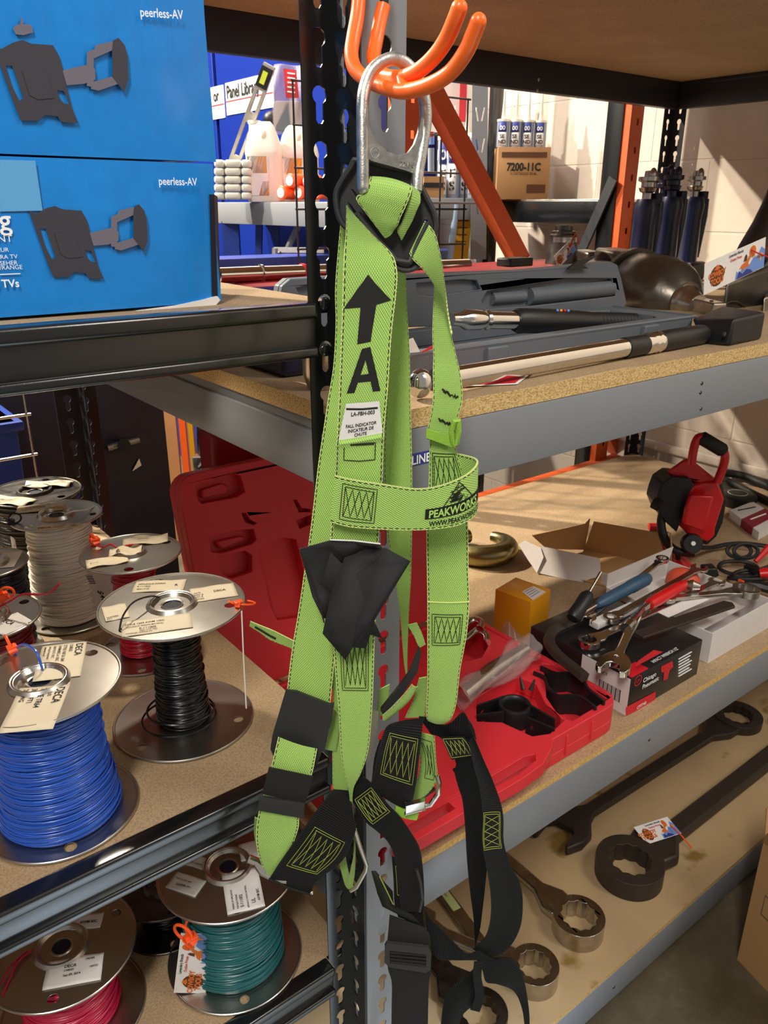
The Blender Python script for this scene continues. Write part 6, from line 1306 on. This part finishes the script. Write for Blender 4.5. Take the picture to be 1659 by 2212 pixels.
# navy air tools standing in a row
for i, (px, py, lb, ch) in enumerate(((1398, 430, 'navy air tool with steel coupling, leftmost of the row', 1), (1436, 420, 'navy air tool with blue swivel cap in the middle of the row', 0), (1452, 425, 'navy air tool half hidden between its neighbours', 0), (1500, 425, 'navy air tool with steel coupling, rightmost of the row', 1))):
    yy = 1.27+.04*(i % 2); q0 = oY(px, py, yy); t = thing('air_tool', lb, 'air tool', (q0.x, yy, SM), 'navy air tools standing on the shelf')
    hgt = q0.z+.02
    part(t, 'handle', B().lathe([(.001, SM+.002), (.036, SM+.002), (.038, SM+.02), (.029, SM+.05), (.027, q0.z-.06), (.030, q0.z-.02), (.024, q0.z), (.001, q0.z)], (q0.x, yy, 0), seg=20), 'navy', smooth=50)
    part(t, 'lever', B().tube([V((q0.x+.028, yy-.012, SM+.06)), V((q0.x+.030, yy-.012, q0.z-.05)), V((q0.x+.036, yy-.012, q0.z-.005))], [.008, .015, .010], 10), 'navy')
    bev(part(t, 'inlet_block', B().box((q0.x+.014, yy-.020, q0.z-.012), (q0.x+.036, yy+.004, q0.z+.014)), 'navy'), .002)
    mt = 'satin' if ch else 'navy'
    turned(t, 'coupling', (q0.x-.002, yy, q0.z-.004), (q0.x-.002, yy, q0.z+.066), [(0, .001), (0, .012), (.25, .012), (.3, .019), (.42, .022), (.45, .017), (.6, .017), (.65, .025), (.78, .025), (.8, .012), (.97, .011), (1, .001)], mt)
    part(t, 'coupling_lug', B().sphere((q0.x-.004, yy-.012, q0.z+.056), .014, None, (.8, .6, 1.1)), mt)
    bev(part(t, 'tool_base', B().box((q0.x-.03, yy-.04, SM), (q0.x+.042, yy+.03, SM+.05)), 'black_plastic'), .008)
# steel cylinder tool and its tag
q0 = oY(1213, 560, 1.22); t = thing('steel_tool', 'worn steel cylinder tool standing behind the grey case lid', 'tool', (q0.x, 1.22, SM))
zT = oY(1213, 487, 1.22).z
part(t, 'cylinder', B().lathe([(.001, SM), (.040, SM), (.040, SM+.03), (.034, q0.z+.015), (.030, q0.z+.04), (.030, zT-.02), (.026, zT-.017), (.026, zT-.012), (.020, zT-.01), (.020, zT), (.001, zT)], (q0.x, 1.22, 0), seg=32), 'dark_steel')
part(t, 'bore', B().cyl((q0.x, 1.22, zT), (q0.x, 1.22, zT+.001), .016), 'black_plastic'); part(t, 'clear_top', B().lathe([(.0305, zT-.045), (.0305, zT-.024)], (q0.x, 1.22, 0), seg=32), 'satin')
c0, c1 = oY(1196, 572, 1.15), oY(1222, 540, 1.15); cowboy_tag(oY(1205, 580, 1.15), oY(1250, 535, 1.15)-oY(1205, 580, 1.15), oY(1200, 540, 1.15)-oY(1205, 580, 1.15), .065, .030, 'white tag with red tie leaning on the worn steel cylinder tool', [oY(1232, 535, 1.148), oY(1243, 505, 1.148), oY(1250, 528, 1.148)])
# cowboy tag at the right
yt = .78; d_ = oY(1499, 592, yt); a_ = oY(1520, 638, yt); b_ = oY(1650, 577, yt); cowboy_tag(a_, b_-a_, d_-a_, (b_-a_).length, (d_-a_).length, 'white tool shop tag on a red tie at the right of the middle shelf', [oY(1624, 540, yt-.002), oY(1640, 548, yt-.006), oY(1662, 556, yt+.01)], 'red_card')
# things at the left end of the middle shelf
c = oZ(612, 818, SM); t = thing('parts_bin', 'dark blue plastic bin under the black shelf beam', 'bin', (c.x+.05, c.y+.08, SM))
d1 = V((.035, .11, 0)); 
bx_ = [c, c+V((.045, .0, 0)), c+V((.045, .16, 0)), c+V((.0, .16, 0))]
bx2_ = [p+UP*.075+V(o_) for p, o_ in zip(bx_, ((-.012, -.008, 0), (.01, -.008, 0), (.01, .01, 0), (-.012, .01, 0)))]
bev(part(t, 'shell', B().hexa(bx_, bx2_), 'navy'), .008)
part(t, 'printing', B().plate3([c+V((-.006, .03, .045)), c+V((-.006, .06, .045)), c+V((-.007, .06, .055)), c+V((-.007, .03, .055))], .0004, (-1, 0, 0)), 'ink_white')
c = oZ(692, 838, SM); t = thing('air_coupler', 'grey knurled cylinder standing behind the black post', 'tool', c); part(t, 'body', B().lathe([(.001, SM), (.014, SM), (.019, SM+.015), (.021, SM+.045), (.024, SM+.047), (.024, SM+.06), (.001, SM+.06)], (c.x, c.y+.0, 0), seg=28), 'satin')
# long chrome tool, red box and grey case behind them
a0, a1 = oY(470, 595, 1.22), oY(1010, 572, 1.30); t = thing('torque_wrench', 'very long chrome torque wrench lying at the back of the middle shelf', 'torque wrench', a0, 'torque wrenches'); dl = lambda f: a0.lerp(a1, f)
turned(t, 'shaft', dl(0), dl(1), [(0, .001), (0, .0125), (.13, .0130), (.132, .0155), (.138, .0155), (.14, .0125), (1, .0125), (1, .001)], 'chrome'); turned(t, 'red_tie', dl(.275), dl(.285), [(0, .013), (.1, .0145), (.9, .0145), (1, .013)], 'red_card')
t = thing('red_case', 'flat red steel case under the very long chrome torque wrench', 'tool case', (.9, 1.3, SM)); bev(part(t, 'shell', B().box((.50, 1.14, SM), (1.55, 1.36, a0.z-.0135)), 'dark_red'), .004)
part(t, 'blue_strip', B().box((.52, 1.1385, a0.z-.020), (1.5, 1.140, a0.z-.0142)), 'ink_blue')
t = thing('black_knob', 'small black latch on the flat red case', 'latch', oY(1110, 565, 1.15)); bev(part(t, 'latch', B().obox(oY(1112, 568, 1.13)+UP*.002, (V((1, 0, 0)), V((0, 1, 0)), UP), (.032, .02, .008)), 'black_plastic'), .003)
# ================================================================ behind the shelving
# ---- blue lockers with signs along the right wall
XK = 1.92
y_a, y_b, y_c = oX(660, 300, XK).y, oX(472, 300, XK).y, oX(380, 300, XK).y
for k, (ya, yb_, lb) in enumerate(((y_a-.35, y_b-.012, 'blue steel locker under the panel library sign'), (y_b+.012, y_c+.5, 'blue steel locker at the left, mostly hidden by the boxes'))):
    t = thing('locker', lb, 'locker', ((XK+XW)/2, (ya+yb_)/2, -H), 'blue lockers along the block wall')
    bev(part(t, 'body', B().box((XK+.02, ya, -H), (XW-.005, yb_, 1.05)), 'blue_locker'), .004); bev(part(t, 'door', B().box((XK, ya+.004, -1.4), (XK+.018, yb_-.004, 1.04)), 'blue_locker'), .004)
def wall_sign(px0, px1, pt, pbm, s_, label, x=XK-.004):
    t = thing('sign', label, 'sign', oX((px0+px1)/2, pbm, x), 'white signs on the lockers')
    a, c = oX(px0, pt, x), oX(px1, pt, x); zb_ = oX(px0, pbm, x).z
    part(t, 'board', B().box((x, c.y, zb_), (x+.004, a.y, a.z)), 'white_paper'); h = a.z-zb_
    part(t, 'red_line', B().box((x-.001, c.y, zb_+h*.40), (x, a.y, zb_+h*.44)), 'ink_red'); return t, a, c, zb_, h
t, a, c, zb_, h = wall_sign(486, 590, 180, 250, 'Panel Library', 'white sign reading Panel Library with a red line')
part(t, 'lettering', text_bm('Panel Library', h*.56, planar((XK-.006, a.y-.012, zb_+h*.52), (0, -1, 0), (0, 0, 1)), 0, .025, xs=.78), 'ink')
t, a, c, zb_, h = wall_sign(440, 482, 193, 262, 'or', 'white sign cut off by the blue box, ending in the letters or')
part(t, 'lettering', text_bm('or', h*.5, planar((XK-.006, c.y+.10, zb_+h*.55), (0, -1, 0), (0, 0, 1)), 0, .025, xs=.85), 'ink')
# ---- grey shelf with jugs
XG = 1.52
gs = thing('metal_shelf', 'grey steel shelf carrying white jugs, folded cloths and orange rolls', 'shelf', (XG+.2, 2.9, -H))
g0, g1 = oX(660, 436, XG), oX(430, 434, XG); zt = g0.z
part(gs, 'board', B().box((XG, g0.y-.5, zt-.006), (XG+.36, g1.y+.2, zt), .002), 'gray_paint'); part(gs, 'beam', B().box((XG-.004, g0.y-.5, zt-.078), (XG+.01, g1.y+.2, zt-.002), .003), 'gray_paint')
part(gs, 'leg', B().box((XG, g1.y+.15, -H), (XG+.04, g1.y+.19, zt)), 'gray_paint'); part(gs, 'leg', B().box((XG, g0.y-.5, -H), (XG+.04, g0.y-.46, zt)), 'gray_paint')
part(gs, 'brace', B().tube([P(652, 470, 3.05), P(618, 545, 3.05)], .012, 8), 'gray_paint')
def jug(cx, D, x0, x1, ytop, label, neck):
    t = thing('jug', label, 'jug', P(cx, 432, D), 'white chemical jugs'); base = P(cx, 432, D); base.z = zt+.001; wpx = (P(x1, 400, D)-P(x0, 400, D)).length; hh = P(cx, ytop, D).z-zt
    W, Dp = wpx/2, wpx*.30
    def sec(f, z, sh=0): 
        return [base+HR*(sh+W*f*math.copysign(abs(math.cos(a))**.5, math.cos(a)))+V((HD.x, HD.y, 0))*(Dp*f*math.copysign(abs(math.sin(a))**.5, math.sin(a)))+UP*z for a in [2*PI*k/28 for k in range(28)]]
    b = B().rings([sec(.96, 0), sec(1, hh*.02), sec(1, hh*.58), sec(1.03, hh*.60), sec(1.03, hh*.64), sec(.96, hh*.72), sec(.78, hh*.86, -W*.02), sec(.60, hh*.96), sec(.45, hh)])
    part(t, 'bottle', b, 'white_plastic', smooth=60)
    if neck: part(t, 'neck', B().lathe([(.020, 0), (.020, .018), (.023, .02), (.023, .03), (.001, .03)], base+HR*(-W*.45)+UP*(hh*.90), seg=20), 'white_plastic')
    part(t, 'handle_hole', B().sphere(base+HR*(W*.12)-HD*(Dp*.62)+UP*hh*.83, .020, None, (.8, .5, 1.0)), 'cream')
    f_ = base-HD*(Dp+.0015); lb_ = lambda nm, L_, m_: part(t, nm, B().plate3([f_+HR*(x*W)+UP*(z*hh) for x, z in L_], .0006, -HD), m_)
    lb_('label', [(-.70, .08), (.25, .08), (.25, .57), (-.8, .57)], 'white_paper'); lb_('dark_print', [(-.85, .38), (-.62, .38), (-.35, .57), (-.85, .57)], 'ink')
    lb_('amber_print', [(-.60, .36), (.22, .36), (.22, .57), (-.35, .57)], 'amber'); lb_('amber_print', [(-.30, .08), (.28, .08), (.28, .26), (-.05, .26)], 'amber')
    return t
jug(575, 3.10, 538, 614, 264, 'white jug with orange and black label in front', True); jug(648, 3.16, 606, 690, 272, 'white jug with orange label behind the wire grid', False)
random.seed(4); n = 0
for r in range(5):
    for cidx, (xa, xb) in enumerate(((462, 484), (485, 520), (521, 541))):
        D = 3.02; y0 = 432-r*17.5; a = P(xa, y0, D); c = P(xb, y0, D); th = (P(500, 414.5, D)-P(500, 432, D)).length
        t = single('folded_cloth', B().obox((a+c)/2+UP*(th/2-(a.z-zt)*0)+V((HD.x, HD.y, 0))*.05, (HR, V((HD.x, HD.y, 0)), UP), ((c-a).length/2*.97, .05, th*.46), th*.3, 3), 'glove', 'white folded cloth in the %s row of the %s stack beside the jug' % (('bottom', 'second', 'middle', 'fourth', 'top')[r], ('left', 'middle', 'right')[cidx]), 'cloth', 'folded white cloths on the grey shelf')
for i, (px, py) in enumerate(((606, 416), (644, 416), (625, 390), (662, 392), (682, 416))):
    D = 2.98; o_ = P(px, py, D); r = .0235; ax = (V((HD.x, HD.y, 0))*.8+HR*.6).normalized(); t = thing('tape_roll', ('leftmost orange roll of the bottom row beside the white jug', 'second orange roll of the bottom row beside the white jug', 'orange roll on top at the left of the small pile', 'orange roll on top at the right of the small pile', 'rightmost orange roll of the bottom row behind the post')[i], 'roll', o_, 'orange rolls on the grey shelf')
    part(t, 'roll', B().lathe([(.001, 0), (r*.8, 0), (r, .004), (r, .012), (r*.95, .014), (r*.95, .05), (r, .052), (r, .062), (.001, .062)], o_, ax, 24), 'orange'); part(t, 'white_end', B().lathe([(.001, -.0006), (r*.72, -.0006), (r*.72, 0)], o_, ax, 20), 'white_paper')
t = thing('spirit_level', 'aluminium spirit level with a yellow vial leaning above the grey shelf', 'level', P(512, 344, 3.2)); D = 3.2
a, c = P(504, 360, D), P(584, 140, D-.06); u = (c-a).normalized(); s_ = u.cross(HD).normalized(); L = (c-a).length; W2 = .021
lv = B().prism([(0, -W2), (L, -W2), (L, W2), (0, W2)], [[(L*.55, -W2*.45), (L*.76, -W2*.45), (L*.76, W2*.45), (L*.55, W2*.45)], [(L*.12, -W2*.45), (L*.45, -W2*.45), (L*.45, W2*.45), (L*.12, W2*.45)]], a, u, s_, .02); part(t, 'bar', lv, 'alu')
vv = a+u*L*.87-HD*.024; nn = u.cross(s_); nn = nn if nn.dot(HD) < 0 else -nn
part(t, 'vial_frame', B().obox(vv+nn*.004, (u, s_, nn), (.030, .016, .006), .004), 'black_plastic'); part(t, 'vial', B().obox(vv+nn*.011, (u, s_, nn), (.018, .006, .003), .003), simple('vial_yellow', 'd8e84a', .3))
t = thing('plastic_bag', 'white and red plastic bag hanging above the second jug', 'bag', P(622, 290, 3.2)); 
def hb(i, j): return P(592+i*70, 140+j*150, 3.22)-HD*(.02*math.sin(i*7+j*3)+.03*math.sin(j*PI))
part(t, 'bag', B().grid(hb, 14, 20), 'bag', solid=.002); q = [P(*p, 3.17) for p in ((612, 148), (640, 152), (646, 212), (618, 212))]; part(t, 'red_card', B().plate3(q, .003, -HD), 'ink_red')
for k in range(5): part(t, 'printing', B().tube([P(621, 158+k*10, 3.162), P(637, 160+k*10, 3.162)], .0025, 5), 'ink_white')
part(t, 'contents', B().obox(P(622, 252, 3.24), (HR, V((HD.x, HD.y, 0)), UP), (.05, .03, .05), .012), 'gray_plastic')
t = thing('caulking_gun', 'black and orange tool standing behind the white jug', 'tool', P(590, 290, 3.26)); part(t, 'body', B().sphere(P(586, 258, 3.3), .030), 'black_plastic'); part(t, 'orange_trigger', B().tube([P(594, 240, 3.28), P(597, 262, 3.28)], .007, 8), 'orange_paint')
# under the grey shelf
t = thing('blue_rack', 'blue perforated panel, strut and gusset standing below the grey shelf', 'rack', P(520, 590, 3.3))
for L_, D, nm, m_ in (([(478, 478), (514, 478), (530, 760), (494, 760)], 3.3, 'panel', 'blue_plastic'), ([(552, 478), (566, 478), (560, 760), (548, 755)], 3.3, 'strut', 'blue_plastic'), ([(568, 478), (602, 478), (602, 552), (596, 528), (584, 505)], 3.35, 'gusset', 'blue_locker')):
    bb = B(); bb.plate3([P(a, c, D) for a, c in L_], .03, HD); part(t, nm, bb, m_)
t = thing('aluminium_frame', 'aluminium extrusion frame corner below the grey shelf', 'frame', P(600, 580, 2.9))
part(t, 'rail', B().box(P(590, 536, 2.9)+V((0, 0, 0)), P(590, 536, 2.9)+V((.02, .02, .001)), .0) if False else B().tube([P(592, 540, 2.9), P(700, 541, 2.9)], .013, 4), 'alu'); part(t, 'rail', B().tube([P(592, 558, 2.9), P(700, 559, 2.9)], .009, 4), 'alu'); part(t, 'rail', B().tube([P(597, 536, 2.9), P(598, 640, 2.9)], .016, 4), 'alu'); part(t, 'bolt', B().sphere(P(604, 547, 2.87), .007), 'dark_steel')
single('blue_rail', B().box((1.05, 2.35, -.26), (2.2, 2.5, -.155), .005), 'ink_blue', 'dark blue ledge beyond the back of the middle shelf', 'rail')
# dark cabinet and blue bin at lower left
xr_ = oY(366, 1000, 2.05).x
t = thing('storage_cabinet', 'dark navy storage cabinet standing in the shade behind the wire spools', 'cabinet', (0, 2.3, -H)); part(t, 'body', B().box((-1.9, 2.05, -H), (xr_, 2.5, -.27), .006), 'dark_cab'); part(t, 'door', B().box((-.3, 2.035, -1.4), (xr_-.02, 2.05, -.30), .003), 'dark_cab')
a_ = oY(36, 910, 1.75); t = thing('blue_bin', 'bright blue plastic bin behind the grey wire grid', 'bin', (a_.x-.15, 1.8, -1.2)); bev(part(t, 'body', B().hexa([V((a_.x-.3, 1.75, -1.1)), V((a_.x-.02, 1.75, -1.1)), V((a_.x-.02, 1.95, -1.1)), V((a_.x-.3, 1.95, -1.1))], [V((a_.x-.3, 1.75, a_.z)), V((a_.x, 1.75, a_.z)), V((a_.x, 1.95, a_.z)), V((a_.x-.3, 1.95, a_.z))]), 'blue_plastic'), .004)
part(t, 'rim', B().box((a_.x-.31, 1.742, a_.z-.02), (a_.x+.012, 1.95, a_.z), .004), 'blue_plastic')
t = thing('ribbon_tool', 'grey and blue tool with a round knob in the shade behind the red spool', 'tool', oY(265, 1010, 2.03)); part(t, 'bar', B().tube([oY(232, 968, 2.026), oY(300, 950, 2.026)], .009, 8), 'satin'); part(t, 'knob', B().cyl(oY(268, 962, 1.99), oY(268, 962, 2.03), .017), 'black_plastic'); part(t, 'blade', B().plate3([oY(300, 990, 2.032), oY(305, 1005, 2.032), oY(285, 1018, 2.032)], .002, (0, -1, 0)), 'satin')
# bright things standing on the floor further back (seen beneath the grey end beam)
for i, (xa, xb, yt_, D, m_, nm, lb) in enumerate(((348, 378, 880, 3.4, 'kraft', 'cardboard_sheet', 'pale cardboard sheet leaning far behind the red case lid'), (384, 398, 880, 3.35, 'orange_coat', 'orange_post', 'orange post standing far behind the red case lid'), (398, 416, 890, 3.5, 'kraft', 'wooden_panel', 'wooden panel beside the yellow post far back'), (405, 415, 895, 3.3, 'yellow', 'yellow_post', 'yellow post standing far behind the red case lid'))):
    a, c = P(xa, yt_, D), P(xb, yt_, D); bb = B().obox(V(((a+c).x/2, (a+c).y/2, (-H-.0+.0)/2-.25)), (HR, V((HD.x, HD.y, 0)), UP), ((c-a).length/2, .012, (H-.5)/2)); single(nm, bb, m_, lb, 'post' if 'post' in nm else 'board')
t = thing('jack_stand', 'grey mechanical jack with perforated bar beside the yellow post', 'jack', P(440, 1030, 2.9)); D = 2.9
b = B().prism([((P(x, y, D)-P(440, 960, D)).dot(HR), (P(x, y, D)-P(440, 960, D)).dot(UP)) for x, y in ((424, 900), (442, 900), (446, 1040), (428, 1040))], [circ((P(435, yy_, D)-P(440, 960, D)).dot(HR), (P(435, yy_, D)-P(440, 960, D)).dot(UP), .005, 8) for yy_ in (925, 938, 951, 964, 977)], P(440, 960, D), HR, UP, -.01); part(t, 'perforated_bar', b, 'dark_steel')
part(t, 'head', B().obox(P(440, 1000, D-.03), (HR, V((HD.x, HD.y, 0)), UP), (.038, .03, .032), .008), 'satin'); part(t, 'lever', B().tube([P(432, 1010, D-.07), P(462, 985, D-.07)], .012, 10), 'chrome'); q = P(438, 1030, D); part(t, 'column', B().box((q.x-.02, q.y-.02, -H), (q.x+.02, q.y+.02, q.z)), 'dark_steel'); part(t, 'foot', B().box((q.x-.08, q.y-.06, -H), (q.x+.08, q.y+.06, -H+.02), .004), 'dark_steel')
t = thing('red_jug', 'red and pink container beyond the jack', 'container', P(456, 1000, 3.2)); part(t, 'body', B().obox(P(456, 960, 3.2), (HR, V((HD.x, HD.y, 0)), UP), (.025, .03, .05), .01), 'red_bright'); q = P(456, 990, 3.2); part(t, 'stand', B().box((q.x-.05, q.y-.05, -H), (q.x+.05, q.y+.05, q.z), .01), 'dark_red')
# ---- black shelf with the caulk carton along the wall
XC = 2.16
bs = thing('metal_shelf', 'black steel shelf with a brown carton and caulk tubes on it by the wall', 'shelf', (2.22, 2.0, -H))
c0, c1 = oX(1064, 434, XC), oX(1304, 428, XC); zc = c0.z
part(bs, 'beam', B().box((XC-.006, c1.y-.03, zc-.070), (XC+.012, c0.y, zc), .003), 'black_paint'); part(bs, 'board', B().box((XC, c1.y-.03, zc-.004), (XW-.003, c0.y, zc+.004), .001), 'satin')
for y_, w_ in ((c0.y, .03), (c1.y-.05, .06)): part(bs, 'upright_post', B().box((XC-.01, y_, -H), (XC+.03, y_+w_, .9), .002), 'black_paint')
part(bs, 'brace', B().obox((oX(1255, 545, XC-.02)+oX(1312, 415, XC-.02))/2, ((oX(1312, 415, XC-.02)-oX(1255, 545, XC-.02)).normalized(), V((1, 0, 0)), (oX(1312, 415, XC-.02)-oX(1255, 545, XC-.02)).normalized().cross(V((1, 0, 0)))), (.14, .004, .016)), 'blue_black')
k0, k1 = oX(1070, 430, XC-.002), oX(1181, 430, XC-.002); zk = oX(1125, 318, XC).z
t = thing('caulk_carton', 'brown carton marked 7200-11C holding caulk tubes on the black shelf', 'box', (XC+.06, (k0.y+k1.y)/2, zc+.004)); kD = (k0+k1).dot(HD)/2; kc = P(1127, 430, kD); kc.z = zc+.0045; kw = (P(1183, 400, kD)-P(1071, 400, kD)).length; HDh = V((HD.x, HD.y, 0)); fr_o = kc+HDh*.0
part(t, 'carton', B().obox(kc+HDh*.06+UP*(zk-zc-.0045)/2, (HR, HDh, UP), (kw/2, .06, (zk-zc-.0045)/2), .001), 'cardboard')
pt_ = lambda f, g: kc+HR*(kw*(f-.5))-HDh*.001+UP*((zk-zc)*g); part(t, 'printed_band', B().plate3([pt_(.07, .78), pt_(.93, .78), pt_(.93, .88), pt_(.07, .88)], .0005, -HDh), 'ink_brown')
part(t, 'printing', text_bm('7200-11C', (zk-zc)*.2, planar(pt_(.5, .54), HR, UP), 0, .04, xs=.85, align='CENTER'), 'ink'); part(t, 'printing', text_bm('12 CARTRIDGES 300 ML', (zk-zc)*.07, planar(pt_(.5, .46), HR, UP), 0, .01, xs=.75, align='CENTER'), 'ink_brown'); part(t, 'printed_table', B().plate3([pt_(.58, .12), pt_(.94, .12), pt_(.94, .28), pt_(.58, .28)], .0005, -HDh), 'ink_brown')
def caulk(o, r, h, label, grp, lab1='100', lab2='SE\nND', cone=True, face=(-1, 0, 0)):
    t = thing('caulk_tube', label, 'caulk tube', o, grp)
    part(t, 'cartridge', B().lathe([(.001, 0), (r, 0), (r, h*.95), (r*1.04, h*.955), (r*1.04, h), (.001, h)], o, seg=24), 'tube_clear'); part(t, 'nozzle', B().lathe([(.001, h), (.0085, h), (.0065, h+.02), (.003, h*1.0+.085), (.001, h+.086)], o, seg=14), 'white_plastic'); part(t, 'cap_ring', B().lathe([(r*1.05, h*.93), (r*1.05, h+.001), (.001, h+.0015)], o, seg=24), 'white_plastic')
    def arc(u, z): a = math.atan2(-.6, -.8)+u/r; return V(o)+V((math.cos(a)*(r+.0006), math.sin(a)*(r+.0006), z))
    for z0, z1, m_ in ((.55, .90, 'ink_blue'), (.06, .53, 'white_paper')): part(t, 'label', B().grid(lambda i, j: arc(-.014+.028*i, h*(z0+(z1-z0)*j)), 8, 2), m_, solid=.0003)
    part(t, 'printing', text_bm(lab1, h*.22, lambda X, Y, Z: arc(X, h*.62+Y)+(arc(X, 0)-V(o)).normalized()*.001, 0, .02, align='CENTER'), 'ink_white'); part(t, 'printing', text_bm(lab2, h*.2, lambda X, Y, Z: arc(X, h*.32+Y)+(arc(X, 0)-V(o)).normalized()*.001, 0, .03, align='CENTER'), 'ink')
for i, px in enumerate((1086, 1113, 1139, 1166)):
    q = P(px, 300, kD+.03); caulk(V((q.x, q.y, zk+.001)), .0205, (oX(px, 262, XC).z-oX(px, 320, XC).z), ('leftmost', 'second', 'third', 'rightmost')[i]+' grey caulk tube of the four on the brown carton', 'caulk tubes on the brown carton', '00', 'SE\nND')
# ---- shelf behind the wire grid: white tubes, yellow box, pale tubes
sh = thing('metal_shelf', 'grey shelf with white caulk tubes seen through the wire grid', 'shelf', (2.1, 2.55, -H)); D = 2.95
a, c = P(905, 428, D), P(1058, 428, D); za = a.z
part(sh, 'beam', B().obox((a+c)/2-UP*.035+V((HD.x, HD.y, 0))*.0, (HR, V((HD.x, HD.y, 0)), UP), ((c-a).length/2+.02, .008, .035), .002), 'gray_paint'); part(sh, 'board', B().obox((a+c)/2+V((HD.x, HD.y, 0))*.09-UP*.004, (HR, V((HD.x, HD.y, 0)), UP), ((c-a).length/2+.02, .09, .004)), 'gray_paint')
b = B(); o_ = P(1040, 400, D-.02); b.prism([((P(x, y, D-.02)-o_).dot(HR), (P(x, y, D-.02)-o_).dot(UP)) for x, y in ((1021, 120), (1055, 120), (1050, 560), (1016, 560))], [[((P(x, y+yo, D-.02)-o_).dot(HR), (P(x, y+yo, D-.02)-o_).dot(UP)) for x, y in L_] for yo in (0, 67, 134, 201) for L_ in ([(1027, 232), (1030, 232), (1034, 262), (1031, 262)], [(1045, 232), (1048, 232), (1042, 262), (1039, 262)])], o_, HR, UP, -.003); part(sh, 'slotted_upright', b, 'gray_paint')
part(sh, 'slotted_leg', B().tube([P(1035, 560, D), V((*P(1035, 560, D).xy, -H))], .012, 4), 'gray_paint')
for i, (px, dd) in enumerate(((978, .05), (1004, .06), (1022, .03), (958, .12))): q = P(px, 420, D+dd); caulk(V((q.x, q.y, za+.001)), .024, .205, ('second', 'third', 'rightmost', 'leftmost')[i]+' of the four caulk tubes seen behind the wire grid', 'white caulk tubes behind the wire grid', '100', 'E\nS')
t = thing('small_carton', 'open brown carton beneath the white caulk tubes behind the grid', 'box', P(938, 425, D)); part(t, 'carton', B().obox(P(936, 405, D+.04), (HR, V((HD.x, HD.y, 0)), UP), (.035, .03, .035)), 'cardboard'); part(t, 'printed_band', B().obox(P(936, 400, D+.008), (HR, V((HD.x, HD.y, 0)), UP), (.034, .001, .008)), 'ink')
t = thing('marker_pen', 'clear tube with a red and blue cap behind the wire grid', 'pen', P(928, 425, D)); part(t, 'body', B().cyl(P(931, 372, D-.01), P(931, 320, D-.01), .011), 'tube_clear'); part(t, 'blue_label', B().cyl(P(931, 312, D-.01), P(931, 296, D-.01), .0115), 'ink_sky'); part(t, 'red_cap', B().cyl(P(931, 296, D-.01), P(931, 285, D-.01), .011), 'red_bright')
t = thing('red_sachet', 'white and red packet hanging at the top behind the wire grid', 'packet', P(1000, 250, D+.15)); part(t, 'card', B().obox(P(960, 205, D+.18), (HR, V((HD.x, HD.y, 0)), UP), (.08, .01, .12)), 'white_paper'); part(t, 'red_panel', B().obox(P(1000, 215, D+.14), (HR, V((HD.x, HD.y, 0)), UP), (.012, .006, .07)), 'ink_red')
t = thing('yellow_carton', 'tall yellow carton of mastic below the shelf behind the wire grid', 'box', P(1000, 560, D+.05)); q = [P(*p, D+.05) for p in ((976, 562), (1010, 562), (1024, 425), (988, 425))]; part(t, 'carton', B().plate3(q, .05, HD), 'yellow')
part(t, 'printing', text_bm('MUST', .030, planar(P(993, 446, D+.047), (q[2]-q[3]), UP), 0, .03, xs=.75), 'ink')
for k in range(5): part(t, 'printed_line', B().tube([P(992-k*2, 462+k*15, D+.047), P(1014-k*2, 462+k*15, D+.047)], .002, 4), 'ink_brown')
single('pale_tube', B().tube([P(972, 562, D), P(986, 440, D)], .011, 12), 'sky_foam', 'pale blue tube leaning beside the yellow carton', 'tube')
# the end
